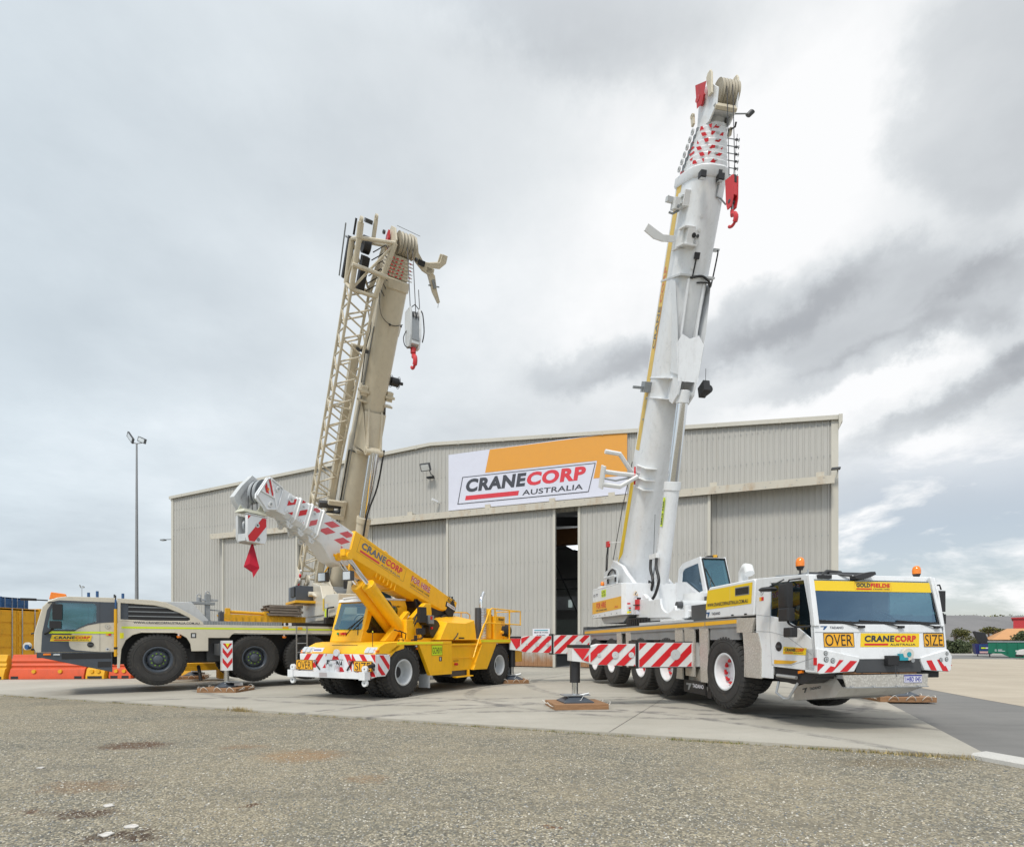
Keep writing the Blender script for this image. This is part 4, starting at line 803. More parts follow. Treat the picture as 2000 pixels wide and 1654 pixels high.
# ================================================================ big white crane, nose towards the camera
def white_crane():
    root = thing('mobile_crane', 'large white five axle mobile crane with its boom raised high at right', 'crane', (5.767, 11.951, 0), R(-79.69))
    YR, YL = -1.4, 1.2; YC = -.1
    # ---- chassis
    mb = MB(); mb.box(-9.3, 1.4, -.75, .55, .75, 1.72, BLACK); mb.box(-9.35, -8.95, -1.0, .8, 1.0, 1.7, DARK); mb.box(-1.9, -.9, -.9, .7, .9, 1.74, DARK)
    for x in (0, -2.68, -4.3, -6.65, -8.3): mb.cyl((x, -1.0, .9), (x, .8, .9), .16, DARK); mb.box(x-.2, x+.2, -.4, .2, .7, 1.1, DARK)
    mb.build('chassis', root)
    mb = MB(); mb.prism([(-9.45, 1.78), (.61, 1.86), (.61, 1.99), (-9.45, 1.92)], 'y', YR+.03, YL-.03, GREYST)
    for s, y in ((-1, YR), (1, YL)): mb.prism([(-9.45, 1.72), (.61, 1.82), (.61, 2.0), (-9.45, 1.93)], 'y', min(y, y-s*.03), max(y, y-s*.03), GREYST)
    mb.box(-9.9, -9.45, YR+.1, YL-.1, 1.2, 2.05, DARK); mb.build('deck', root, smooth=0)
    mb = MB(); d = DF(mb, (0, YR, 0), (1, 0, 0), (0, 0, 1)); d.poly([(-9.4, 1.785), (-.75, 1.865), (-.75, 1.955), (-9.4, 1.88)], GOLD, 1); d.poly([(-.72, 1.87), (.58, 1.89), (.58, 1.965), (-.72, 1.955)], GOLD, 1)
    mb.build('gold_stripe', root, smooth=0)
    mb = MB()   # side valances under the deck
    for a, b in ((-9.3, -6.1), (-5.0, -2.1), (-.55, .55)): mb.box(a, b, YR+.02, YR+.08, 1.56, 1.79 if a < -6 else 1.83, GREYST)
    mb.build('valance', root, smooth=0)
    for a, b, z0, z1 in ((-6.05, -5.75, .75, 1.8), (-5.3, -5.0, .75, 1.8), (-2.1, -1.78, .62, 1.86), (-1.62, -1.22, .72, 1.85), (-.92, -.62, .62, 1.87), (-9.5, -9.3, 1.1, 1.72)):
        mb = MB(); mb.prism([(a, z0), (b, z0), (b, z1), (a-.08, z1)], 'y', YR+.0, YR+.04, DIAM); mb.box(a-.02, a+.02, YR+.04, YR+.5, z0, z1-.05, DIAM); mb.build('fender', root, smooth=0)
    mb = MB(); mb.box(-1.85, -1.15, YR+.2, YR+.5, .6, .9, DIAM); mb.build('step_box', root, smooth=0)
    mb = MB(); mb.prism([(.5, 1.70), (1.0, 1.70), (1.1, 1.98), (.5, 1.99)], 'y', YR-.01, YR+.04, DIAM); mb.prism([(.72, 1.70), (1.2, 1.69), (1.3, 1.4), (1.3, .84), (.84, .84)], 'y', YR-.02, YR+.03, DIAM)
    mb.box(.74, .78, YR, YR+.55, .84, 1.7, DIAM); mb.build('fender', root, smooth=0); mb = MB(); mb.box(.6, 1.15, YL-.05, YL, .9, 1.95, DIAM); mb.build('fender', root, smooth=0)
    mb = MB(); mb.box(-1.8, -.8, YR+.05, YR+.08, .33, .62, BLACK); mb.box(-.72, -.55, YR+.05, YR+.3, .28, .9, BLACK); d = DF(mb, (-1.8, YR+.05, .33), (1, 0, 0), (0, 0, 1)); d.text('TADANO', .42, .13, .5, .09, PLATEW, 1, .02); d.poly([(.2, .06), (.26, .06), (.38, .22), (.12, .22), (.12, .17), (.24, .17)], GREYST, 1)
    mb.build('mud_flap', root, smooth=0)
    mb = MB(); mb.cyl((-4.5, -1.0, 1.35), (-3.8, -1.0, 1.35), .12, paint('brass_tank', (.4, .32, .15), .5)); mb.box(-3.6, -3.3, -1.3, -1.1, 1.1, 1.72, BLACK); mb.box(-1.15, -.95, -1.3, -1.1, 1.2, 1.6, paint('valve_brass', (.25, .17, .06), .6)); mb.build('air_tank', root)
    # ---- wheels
    put_wheels(wheel_proto(.745, .44, .37, 'dish', WHITE, 42), root, (0, -2.68, -4.3, -6.65, -8.3), YL, YR, .90, .44)
    # ---- engine hood
    mb = MB(); mb.prism([(-.72, 2.02), (-.63, 2.62), (-.55, 2.70), (1.06, 2.72), (1.1, 2.66), (1.05, 2.02)], 'y', YR, YL, WHITE); mb.build('engine_hood', root, bevel=.03)
    mb = MB(); d = DF(mb, (0, YR, 0), (1, 0, 0), (0, 0, 1)); d.poly([(-.70, 2.22), (.98, 2.25), (1.02, 2.655), (-.62, 2.635)], YELB, 1); d.rect(.44, 2.43, .92, 2.6, GREYST, 2); d.rect(.46, 2.45, .90, 2.58, BLACK, 3)
    d.text('WWW.CRANECORPAUSTRALIA.COM.AU', -.62, 2.275, 1.5, .075, NAVY, 3, .02); d.text('TADANO', -.45, 2.09, .34, .06, NAVY, 2, .02); d.poly([(-.62, 2.06), (-.59, 2.06), (-.52, 2.16), (-.68, 2.16), (-.68, 2.13), (-.6, 2.13)], BLUE, 2)
    for x in (.3, .75): d.rect(x, 2.04, x+.09, 2.07, BLACK, 2)
    d.rect(.255, 2.03, .26, 2.66, GREYW, 2)
    for i in range(5): mb.box(.46, .90, YR-.02, YR-.012, 2.465+i*.024, 2.472+i*.024, DARK)
    mb.build('hood_lettering', root, smooth=0)
    mb = MB(); mb.tube([(-.3, -.75, 2.6), (-.3, -.75, 2.85), (-.25, -.78, 3.0), (-.1, -.82, 3.08), (.05, -.86, 3.05), (.12, -.88, 2.93)], .10, WHITE2, 14); mb.build('exhaust_pipe', root)
    # ---- driving cab as a shell
    cab = []
    side = [(1.12, .86), (1.12, 2.70), (2.48, 2.63), (2.56, 2.35), (2.66, 1.8), (2.71, 1.26), (2.68, 1.05), (1.62, 1.08), (1.60, .86)]
    win = [(1.56, 2.58), (2.42, 2.54), (2.56, 1.98), (2.60, 1.58), (2.3, 1.76), (1.90, 1.93), (1.55, 1.99)]
    mb = MB(); mb.prism(side, 'y', YR, YR+.04, WHITE, [win]); mb.prism(side, 'y', YL-.14, YL-.10, WHITE, [win])
    mb.prism([(1.12, 2.62), (1.12, 2.71), (2.47, 2.64), (2.49, 2.55)], 'y', YR+.02, YL-.15, WHITE)
    mb.box(1.12, 1.17, YR+.04, YL-.14, .9, 2.65, WHITE); mb.box(1.17, 2.6, YR+.04, YL-.14, 1.1, 1.16, DARK)
    mb.prism([(2.48, 2.54), (2.53, 2.36), (2.50, 2.36), (2.46, 2.54)], 'y', YR+.04, YL-.2, WHITE)
    fy = [(YR, 1.26), (YR, 1.8), (1.0, 1.8), (1.12, 1.26)]
    mb.add([(2.72, YR, 1.24), (2.67, YR, 1.815), (2.67, 1.01, 1.815), (2.72, 1.12, 1.24), (2.66, YR, 1.24), (2.62, YR, 1.815), (2.62, 1.01, 1.815), (2.66, 1.12, 1.24)], [(0, 1, 2, 3), (4, 5, 6, 7), (0, 1, 5, 4), (1, 2, 6, 5), (2, 3, 7, 6), (3, 0, 4, 7)], WHITE)
    mb.obox((2.60, YR+.03, 2.2), (.035, 0, -.0), (0, .045, 0), (-.07, 0, .42), WHITE); mb.obox((2.60, .98, 2.2), (.035, 0, -.0), (0, .03, 0), (-.07, -.04, .42), WHITE)
    body = mb.build('cab', root, bevel=.012)
    mb = MB(); mb.prism(win, 'y', YR+.012, YR+.02, GLASSD); mb.build('side_window', body, smooth=0)
    mb = MB(); mb.prism(win, 'y', YL-.13, YL-.12, GLASST); mb.build('side_window', body, smooth=0)
    mb = MB(); mb.add([(2.66, YR+.06, 1.82), (2.545, YR+.03, 2.54), (2.545, .9, 2.54), (2.66, .99, 1.82)], [(0, 1, 2, 3)], GLASS)
    ws = mb.build('windscreen', body, smooth=0)
    mb = MB(); mb.box(1.18, 1.20, YR+.05, YL-.15, 1.17, 2.58, SEATM); mb.box(1.2, 2.44, YR+.06, YL-.16, 2.53, 2.545, SLATE); mb.box(1.2, 2.3, YR+.05, YL-.15, 1.17, 1.2, SEATM); mb.build('cab_lining', body, smooth=0)
    fr = Vector((2.665, YR, 1.82)); up = Vector((-.115, 0, .72))
    mb = MB(); d = DF(mb, fr, (0, 1, 0), up, .006); d.poly([(.03, .545), (2.31, .545), (2.30, .715), (.02, .715)], YELB, 1); d.rect(.06, 0, 2.38, .035, BLACK, 1); d.poly([(.04, .0), (.075, .0), (.06, .545), (.03, .545)], BLACK, 1); d.poly([(2.345, .0), (2.385, .0), (2.33, .545), (2.30, .545)], BLACK, 1)
    d.frame(.83, .565, 1.53, .70, .004, GOLD, 2)
    crane_logo(d, .86, .575, .64, .11, 2, a='GOLD', b='FIELDS', sub='CRANE HIRE'); mb.build('sun_strip', body, smooth=0)
    mb = MB(); mb.prism([(2.58, 1.2), (2.58, 1.84), (2.3, 1.86), (2.2, 1.7), (2.2, 1.2)], 'y', YR+.08, .9, SLATE); mb.build('dashboard', body, bevel=.03)
    mb = MB(); sw = Vector((2.12, .42, 1.93)); mb.tube([sw+Vector((math.cos(a)*.17, math.sin(a)*.21, math.cos(a)*-.14)) for a in [2*PI*i/20 for i in range(20)]], .014, BLACK, 6, True); mb.tube([sw, sw+Vector((.2, 0, -.25))], .03, BLACK); mb.tube([sw+Vector((0, -.2, 0)), sw, sw+Vector((0, .2, 0))], .012, BLACK, 6); mb.build('steering_wheel', body)
    seat(body, 1.65, .45, 1.45); seat(body, 1.65, -.75, 1.45)
    # door seams, handle, decals on the side
    mb = MB(); d = DF(mb, (0, YR, 0), (1, 0, 0), (0, 0, 1)); s_ = .006
    for p, q in (((1.55, 1.99), (1.54, 1.72)), ((1.54, 1.72), (1.60, 1.10)), ((1.55, 1.99), (1.55, 2.62)), ((1.12, 1.72), (1.56, 1.70)), ((1.56, 1.70), (2.0, 1.62)), ((2.0, 1.62), (2.62, 1.32)), ((2.66, 1.26), (2.62, 1.62)), ((1.6, 1.11), (2.12, 1.13)), ((2.12, 1.13), (2.68, 1.27)), ((1.12, 2.03), (1.55, 1.98))):
        v = (Vector(q)-Vector(p)).normalized(); n = Vector((-v.y, v.x))*s_/2; d.poly([tuple(Vector(p)-n), tuple(Vector(q)-n), tuple(Vector(q)+n), tuple(Vector(p)+n)], GREYST, 1)
    d.poly([(1.66, 1.13), (2.12, 1.145), (2.28, 1.2), (1.66, 1.2)], GOLD, 1)
    d.disc(1.79, 1.44, .085, BLACK, 1, 24); d.poly([(1.90, 1.31), (2.48, 1.305), (2.5, 1.42), (1.92, 1.44)], YELB, 1); crane_logo(d, 1.95, 1.325, .48, .09, 2)
    d.disc(1.30, 2.44, .055, GREYST, 1, 20); d.disc(1.30, 2.44, .048, WHITE, 2, 20); d.rect(1.275, 2.425, 1.325, 2.455, GREYST, 3); d.rect(1.23, 2.28, 1.29, 2.35, GOLD, 1); d.rect(1.29, 2.28, 1.36, 2.35, RED, 1)
    mb.obox((1.79, YR-.015, 1.44), (.06, 0, 0), (0, .012, 0), (0, 0, .022), DARK); mb.build('door_marking', body, smooth=0)
    # step recess and bumper
    mb = MB(); mb.prism([(1.62, .86), (1.62, 1.08), (2.12, 1.10), (2.66, 1.24), (2.66, .98), (2.4, .84), (2.1, .8)], 'y', YR+.05, YR+.4, BLACK)
    mb.tube([(1.75, YR+.0, .93), (2.25, YR+.0, .92)], .03, ALU, 8); mb.obox((2.40, YR+.03, 1.125), (.07, 0, .01), (0, .02, 0), (0, 0, .03), ORANGE); mb.obox((2.32, YR+.03, 1.02), (.05, 0, .01), (0, .02, 0), (0, 0, .022), ORANGE)
    mb.build('entry_step', body)
    mb = MB(); mb.tube([(1.72, YR+.05, .82), (1.72, YR, .62), (1.95, YR, .53), (2.05, YR, .55), (2.22, YR+.05, .83)], .022, GALV, 8); mb.build('step_rail', body)
    # front face decals
    up2 = Vector((-.05, 0, .575)); d0 = Vector((2.72, 0, 1.24))
    mb = MB(); d = DF(mb, d0, (0, 1, 0), up2, .004); Z = lambda z: (z-1.24)*1.004
    d.rect(YR, Z(1.675), 1.05, Z(1.682), GREYST, 1)
    d.rect(-1.25, Z(1.44), -.69, Z(1.67), SIGNY, 1).frame(-1.25, Z(1.44), -.69, Z(1.67), .008, BLACK, 2).text('OVER', -1.22, Z(1.46), .5, .185, BLACK, 2, .0)
    d.rect(.64, Z(1.44), 1.04, Z(1.67), SIGNY, 1).frame(.64, Z(1.44), 1.04, Z(1.67), .008, BLACK, 2).text('SIZE', .67, Z(1.46), .34, .185, BLACK, 2, .0)
    d.poly([(-.58, Z(1.44)), (.54, Z(1.44)), (.565, Z(1.665)), (-.555, Z(1.665))], YELB, 1); crane_logo(d, -.5, Z(1.46), .98, .17, 2)
    d.text('TADANO', -1.12, Z(1.735), .25, .04, NAVY, 1, .02); d.poly([(-1.25, Z(1.72)), (-1.22, Z(1.72)), (-1.16, Z(1.78)), (-1.29, Z(1.78)), (-1.29, Z(1.765)), (-1.22, Z(1.765))], BLUE, 1)
    mb.build('front_sign', body, smooth=0)
    mb = MB(); fx = 2.72
    mb.prism([(YR, 1.03), (YR, 1.42), (YR+.02, 1.42), (-.62, 1.28), (-.62, 1.22), (-.72, 1.04), (YR+.05, 1.01)], 'x', 2.45, fx+.02, WHITE); mb.build('bumper', body, bevel=.015); mb = MB()
    mb.prism([(1.14, 1.05), (1.16, 1.28), (1.08, 1.40), (.55, 1.27), (.55, 1.2), (.62, 1.05), (1.1, 1.02)], 'x', 2.45, fx+.02, WHITE)
    o = mb.build('bumper', body, bevel=.015)
    mb = MB(); mb.box(2.40, 2.71, -.66, .58, 1.02, 1.262, DARK); mb.box(2.3, 2.6, YR+.1, 1.05, .92, 1.03, BLACK); mb.build('bumper_centre', body, bevel=.01)
    mb = MB(); d = DF(mb, (fx+.02, 0, 0), (0, 1, 0), (0, 0, 1)); d.stripes([(YR+.0, 1.03), (-.73, 1.05), (-.64, 1.21), (-1.0, 1.235), (-1.08, 1.12), (YR, 1.19)], .27, .5, RED, 1.1, .02, 1)
    mb.build('warning_stripe', body, smooth=0); mb = MB(); d = DF(mb, (fx+.02, 0, 0), (0, 1, 0), (0, 0, 1)); d.stripes([(.63, 1.06), (1.1, 1.03), (1.15, 1.14), (1.0, 1.12), (.9, 1.23), (.6, 1.21)], .22, .5, RED, -.6, .05, 1); mb.box(2.66, 2.735, YR-.006, YR, 1.15, 1.27, RED); mb.build('warning_stripe', body, smooth=0)
    for y, z, r in ((-1.25, 1.345, .038), (-1.24, 1.245, .045), (-1.12, 1.225, .042), (1.05, 1.33, .03), (1.04, 1.235, .036), (.93, 1.225, .036)):
        mb = MB(); d = DF(mb, (fx+.02, 0, 0), (0, 1, 0), (0, 0, 1)); d.disc(y, z, r, BLACK, 2); d.disc(y, z, r*.8, LENS, 3); d.disc(y, z, r*.45, GREYST, 4); mb.build('headlight', body, smooth=0)
    mb = MB(); mb.box(2.71, 2.80, -.14, .07, 1.14, 1.30, BLACK); mb.build('tow_coupling', body, bevel=.01)
    mb = MB(); mb.box(2.72, 2.80, .08, .24, 1.22, 1.27, TEAL); mb.cyl((2.74, .26, 1.32), (2.79, .26, 1.32), .10, ROPE, n=20); mb.cyl((2.735, .26, 1.32), (2.80, .26, 1.32), .04, TEAL, n=12); mb.box(2.73, 2.78, .1, .2, 1.26, 1.33, TEAL); mb.cyl((2.74, .34, 1.22), (2.79, .34, 1.22), .035, GALV, n=12)
    mb.tube([(2.8, -.02, 1.15), (2.82, -.02, 1.0), (2.83, -.01, .96)], .005, WIRE, 6); mb.build('hose_reel', body)
    # storage tray and plate carrier under the nose
    mb = MB(); mb.add([(1.62, -.98, .46), (1.62, -.98, .70), (2.6, -.98, .99), (2.78, -.98, .80), (1.75, .62, .50), (1.75, .62, .75), (2.6, .62, .99), (2.78, .62, .80), (2.62, -.98, .62), (2.62, .35, .66)],
                      [(0, 1, 2, 3, 8), (0, 8, 9, 4), (8, 3, 7, 9), (4, 5, 6, 7, 9)], ALU)
    d = DF(mb, (2.62, -.98, .62), (0, 1, .03), (.16, 0, .18), .003); 
    bd = DF(mb, (1.62, -.98, .46), (1, 0, .16), (0, 1, .02), -.004)
    for i in range(5):
        for j in range(2): y0 = .18+i*.25; bd.poly([(.35+j*.28, y0), (.39+j*.28, y0), (.55+j*.28, y0+.13), (.51+j*.28, y0+.13)], BLACK, 1)
    sd_ = DF(mb, (1.62, -.98, .5), (1, 0, .2), (0, 0, 1), .004); sd_.text('TADANO', .42, .1, .28, .05, DARK, 1, .02); sd_.poly([(.28, .07), (.31, .07), (.36, .16), (.24, .15), (.24, .13), (.3, .13)], DARK, 1)
    mb.build('storage_tray', root, smooth=0)
    mb = MB(); mb.box(2.45, 2.7, -.9, .5, 1.0, 1.03, WOOD)
    for y in (-.55, -.2, .15): mb.box(2.45, 2.705, y, y+.01, 1.0, 1.032, BLACK)
    mb.build('timber_packing', root, smooth=0)
    mb = MB(); mb.prism([(-1.0, .99), (.60, 1.0), (.58, .79), (-.93, .79)], 'x', 2.80, 2.82, DIAM); mb.box(2.7, 2.84, -.95, .59, .785, .80, GALV)
    mb.box(2.66, 2.80, -.99, -.95, .93, .99, GALV); mb.box(2.66, 2.80, .55, .59, .93, .99, GALV)
    d = DF(mb, (2.82, 0, 0), (0, 1, 0), (0, 0, 1)); d.rect(.13, .86, .47, .985, PLATEW, 1).frame(.13, .86, .47, .985, .004, PLATEB, 2).rect(.13, .965, .47, .985, PLATEB, 2).text('1HBD 045', .155, .878, .29, .075, PLATEB, 2, .02)
    for y in (-.85, -.45, 0., .4): mb.tube([(2.83, y-.03, .82), (2.845, y, .79), (2.83, y+.03, .82)], .007, GALV, 6)
    mb.build('plate_carrier', root, smooth=0)
    # mirrors, wipers, beacons, roof furniture
    mb = MB(); mb.tube([(2.36, YR, 2.58), (2.28, YR-.16, 2.56), (2.24, YR-.18, 2.45)], .014, BLACK); mb.tube([(2.24, YR-.18, 2.15), (2.24, YR-.18, 1.95)], .014, BLACK); mb.tube([(2.26, YR-.18, 1.92), (2.3, YR-.18, 1.83), (2.42, YR-.12, 1.77), (2.6, YR, 1.78)], .018, BLACK)
    mirror(mb, (2.23, YR-.2, 2.30), .25, .42, .10); mirror(mb, (2.25, YR-.2, 1.98), .27, .22, .12); mirror(mb, (2.38, YR-.22, 1.68), .2, .16, .12)
    mb.tube([(2.0, YR-.05, 2.6), (1.95, YR-.2, 2.52), (1.85, YR-.25, 2.47)], .012, BLACK); mb.lathe([(.01, -.04), (.13, -.03), (.16, .0), (.12, .035), (.01, .05)], BLACK, o=(1.80, YR-.22, 2.44), ax='z', n=16)
    mb.build('mirror', body)
    mb = MB(); mb.tube([(2.5, .92, 2.48), (2.5, 1.17, 2.5), (2.5, 1.2, 2.42)], .013, BLACK); mb.tube([(2.5, 1.24, 2.02), (2.5, 1.23, 1.84), (2.52, 1.12, 1.76), (2.6, 1.06, 1.68)], .013, BLACK)
    mb.loft([[(2.42, 1.10, z), (2.42, 1.26, z), (2.52, 1.27, z), (2.53, 1.11, z)] for z in (2.04, 2.4)], BLACK); mb.loft([[(2.42, 1.10, z), (2.42, 1.27, z), (2.52, 1.28, z), (2.53, 1.12, z)] for z in (1.83, 2.0)], BLACK); mb.tube([(2.6, 1.08, 1.72), (2.62, 1.1, 1.62), (2.6, 1.16, 1.5)], .03, BLACK); mb.build('mirror', body, bevel=.015)
    mb = MB()
    for y in (-.55, .2, .9): wiper(mb, (2.71, y, 1.77), (2.66, y-.75, 1.87), (2.655, y-.05, 1.84)); mb.obox((2.70, y, 1.77), (.02, 0, 0), (0, .05, 0), (0, 0, .02), BLACK)
    mb.build('wiper', body)
    beacon(body, (2.3, YR+.03, 2.66), .8); beacon(body, (2.35, .86, 2.58), .75)
    mb = MB(); mb.tube([(2.25, YR+.03, 2.66), (2.35, YR+.12, 2.68), (2.2, YR+.2, 2.67), (1.8, YR+.1, 2.69), (1.5, YR+.15, 2.72)], .012, GREYST, 6); mb.cyl((2.4, YR+.1, 2.64), (2.4, YR+.1, 2.73), .015, GALV, n=8)
    mb.box(2.3, 2.36, -1.05, -.1, 2.66, 2.70, DARK); mb.box(2.1, 2.14, -1.05, -.1, 2.68, 2.72, DARK); mb.tube([(2.46, -1.12, 2.60), (2.4, -.95, 2.70), (2.3, -.6, 2.70)], .03, BLACK); mb.box(2.38, 2.52, -1.2, -.95, 2.57, 2.63, BLACK); mb.tube([(2.4, -.9, 2.66), (2.55, -.6, 2.62)], .02, DARK)
    mb.loft([[(2.50+t*.0, y, z-h), (2.62, y, z-h*.6), (2.60, y, z+h), (2.48, y, z+h)] for y, z, h in ((-.58, 2.56, .03), (-.5, 2.57, .05), (-.3, 2.62, .055), (-.2, 2.65, .03))], BLACK) if False else mb.loft([[(2.48, y, z-h), (2.62, y, z-h*.6), (2.60, y, z+h), (2.46, y, z+h)] for y, z, h in ((-.58, 2.58, .03), (-.48, 2.59, .05), (-.3, 2.63, .055), (-.2, 2.66, .03))], BLACK)
    mb.build('roof_rack', body)
    # ---- outriggers
    def outrigger(x0, x1, s, zt, zb, y_end, pad=True, lab=None):
        yb = YR if s < 0 else YL; D = y_end
        P = lambda yy: yy
        mb = MB(); ysplit = yb+(D-yb)*.47
        mb.box(x0+.03, x1-.0, *sorted((yb-s*.2, ysplit)), zb-.03, zt+.03, WHITE2); mb.box(x0+.05, x1-.03, *sorted((yb-s*1.2, yb)), zb, zt, DARK)
        lo = [(ysplit, zb), (ysplit, zt), (D-s*.68, zt), (D-s*.42, zt-.07), (D, zt-.09), (D, zb+.12), (D-s*.38, zb+.08), (D-s*.5, zb+.03)]
        mb.prism(lo, 'x', x0+.06, x1-.01, WHITE2); mb.box(x0+.03, x1+.012, *sorted((ysplit-s*.03, ysplit+s*.035)), zb-.06, zt+.07, BLACK)
        mb.box(x0+.04, x1+.004, *sorted((yb, ysplit)), zt+.032, zt+.05, BLACK); mb.box(x0+.04, x1+.004, *sorted((yb, ysplit)), zb-.05, zb-.032, BLACK)
        mb.box(x0+.03, x1+.002, *sorted((D-s*.42, D+s*.0)), zt-.088, zt-.02, BLACK)
        o = mb.build('outrigger_beam', root, smooth=0)
        mb = MB(); d = DF(mb, (x1+.001, 0, 0), (0, 1, 0), (0, 0, 1), .003)
        a, b = sorted((yb+s*.02, ysplit-s*.05)); d.stripes([(a, zb-.02), (b, zb-.02), (b, zt+.02), (a, zt+.02)], .44, .5, RED, 1.05, .1, 1)
        q = [(y_, z_) for y_, z_ in lo]; q = [(ysplit+s*.05, zb), (ysplit+s*.05, zt-.01), (D-s*.68, zt-.01), (D-s*.42, zt-.08), (D-s*.42, zb+.08), (D-s*.5, zb+.04)]
        d.stripes(q if s < 0 else q[::-1], .44, .5, RED, 1.05, .1, 1); e = [(D-s*.41, zb+.08), (D-s*.41, zt-.09), (D-s*.02, zt-.09), (D-s*.02, zb+.12)]; d.poly([(D-s*.02, zt-.10), (D-s*.41, zt-.10), (D-s*.24, zb+.14)], RED, 1); d.stripes([(D-s*.38, zb+.1), (D-s*.24, zb+.14), (D-s*.38, zt-.12)], .44, .5, RED, 1.05, .1, 1)
        for yy, zz, r_ in ((D-s*.62, (zt+zb)/2, .04), (D-s*1.0, (zt+zb)/2, .08), (D-s*1.38, (zt+zb)/2, .065), (yb+s*.42, (zt+zb)/2, .12)): d.disc(yy, zz, r_, GREYW, 3, 24); d.disc(yy, zz, .006, BLACK, 4, 8)
        mb.build('warning_stripe', o, smooth=0)
        if pad:
            xm = (x0+x1)/2; yj = D-s*.13; mb = MB(); mb.cyl((xm, yj, .60), (xm, yj, zb+.14), .115, BLACK, n=24); mb.cyl((xm, yj, .28), (xm, yj, .62), .07, CHROME, n=20); mb.build('jack', root)
            mb = MB(); mb.loft([[(xm-r_*1.0, yj-r_, z), (xm+r_, yj-r_, z), (xm+r_, yj+r_, z), (xm-r_, yj+r_, z)] for r_, z in ((.34, .165), (.34, .19), (.2, .27), (.12, .31))], SLATE); mb.box(xm-.2, xm+.2, yj-.3, yj+.3, .31, .33, GREYST)
            mb.tube([(xm+.1, yj-.25, .32), (xm+.25, yj-.1, .2), (xm+.28, yj+.05, .22), (xm+.2, yj+.15, .33)], .01, GALV, 6); mb.tube([(xm+.05, yj, .3), (xm+.1, yj+.3, .36)], .02, GALV, 6); mb.build('jack_foot', root)
    outrigger(-1.75, -1.3, -1, 1.47, .97, -4.27); outrigger(-9.25, -8.8, -1, 1.71, 1.10, -4.35); outrigger(-1.75, -1.3, 1, 1.47, .97, 4.4); outrigger(-9.25, -8.8, 1, 1.6, 1.05, 4.3)
    # ---- superstructure
    mb = MB(); mb.cyl((-5.4, YC, 1.9), (-5.4, YC, 2.22), 1.15, BLACK, n=48)
    for i in range(72): a = 2*PI*i/72; mb.obox((-5.4+1.16*math.cos(a), YC+1.16*math.sin(a), 2.05), Vector((math.cos(a), math.sin(a), 0))*.02, Vector((-math.sin(a), math.cos(a), 0))*.03, (0, 0, .12), BLACK)
    mb.build('slew_ring', root)
    mb = MB(); mb.box(-4.4, -1.9, YR+.02, YR+.35, 1.95, 2.04, GREYW); mb.box(-3.2, -2.4, YR+.1, YR+.6, 2.0, 2.10, WHITE2); mb.build('deck_box', root, smooth=0); mb = MB(); mb.box(-2.1, -.8, -1.0, .9, 2.0, 2.4, DARK); mb.build('deck_box', root, smooth=0); mb = MB(); mb.box(-9.4, -6.5, -.9, .8, 2.0, 2.06, DARK); mb.build('deck_box', root, smooth=0)
    mb = MB()
    mb.prism([(-8.5, YR), (-5.72, YR), (-5.58, YR+.10), (-5.52, -.55), (-5.52, .4), (-5.6, YL), (-8.5, YL)], 'z', 2.33, 3.30, WHITE); mb.add([(-8.5, YR, 3.3), (-5.72, YR, 3.3), (-5.72, YL, 3.3), (-8.5, YL, 3.3), (-8.5, YR, 3.36), (-5.9, YR, 3.34), (-5.9, YL, 3.34), (-8.5, YL, 3.36)], [(0, 1, 2, 3), (4, 5, 6, 7), (0, 1, 5, 4), (1, 2, 6, 5), (2, 3, 7, 6), (3, 0, 4, 7)], WHITE)
    mb.prism([(-8.3, 2.33), (-8.0, 2.12), (-6.2, 2.12), (-5.8, 2.33)], 'y', -1.15, .95, GREYW); cw = mb.build('counterweight', root, bevel=.015)
    mb = MB(); d = DF(mb, (0, YR, 0), (1, 0, 0), (0, 0, 1)); d.poly([(-8.5, 2.47), (-5.73, 2.53), (-5.73, 2.91), (-8.5, 2.88)], GOLD, 1)
    d.text('FOR HIRE', -8.05, 2.64, .95, .20, RED, 2, .03); d.text('1300 CRANE HIRE', -8.1, 2.545, 1.1, .06, NAVY, 2, .02); d.text('AU', -6.3, 2.58, .3, .06, RED, 2, .03)
    d.rect(-7.55, 3.0, -7.1, 3.24, NEON, 1); d.text('LG', -7.5, 3.13, .3, .08, NAVY, 2, .02); d.text('G125', -7.5, 3.03, .36, .07, NAVY, 2, .02); d.text('13.7T', -8.4, 3.07, .5, .09, NAVY, 1, .02)
    for x in (-8.35, -8.1, -7.7, -7.2, -6.6, -6.1): d.disc(x, 2.40, .025, BLACK, 1, 10)
    d = DF(mb, (-5.52, 0, 0), (0, 1, 0), (0, 0, 1)); 
    d.poly([(-1.10, 2.93), (-.94, 2.93), (-1.02, 3.06)], GOLD, 6); d.poly([(-1.08, 2.945), (-.96, 2.945), (-1.02, 3.04)], WHITE, 7); d.poly([(-1.06, 2.95), (-1.03, 2.95), (-.99, 3.02), (-1.02, 3.02)], BLACK, 8)
    for i, m in enumerate((REDS, paint('tag_green', (.02, .35, .2)), GOLD)): d.rect(-1.25, 2.5-i*.06, -1.18, 2.55-i*.06, m, 6)
    d.disc(-1.27, 2.40, .04, NEONY, 6); d.rect(-1.3, 2.64, -1.2, 2.69, RED, 6)
    mb.build('counterweight_lettering', cw, smooth=0)
    mb = MB(); mb.cyl((-5.37, -.98, 2.47), (-5.37, -.98, 2.78), .12, REDS, n=20); mb.cyl((-5.37, -.98, 2.78), (-5.37, -.98, 2.84), .06, BLACK, n=12); mb.box(-5.5, -5.24, -1.11, -.85, 2.60, 2.625, BLACK); mb.box(-5.5, -5.3, -1.10, -.86, 2.33, 2.47, paint('pale_plastic', (.6, .6, .65), .4)); mb.build('fire_extinguisher', root)
    beacon(root, (-8.45, -1.05, 3.38), .75)
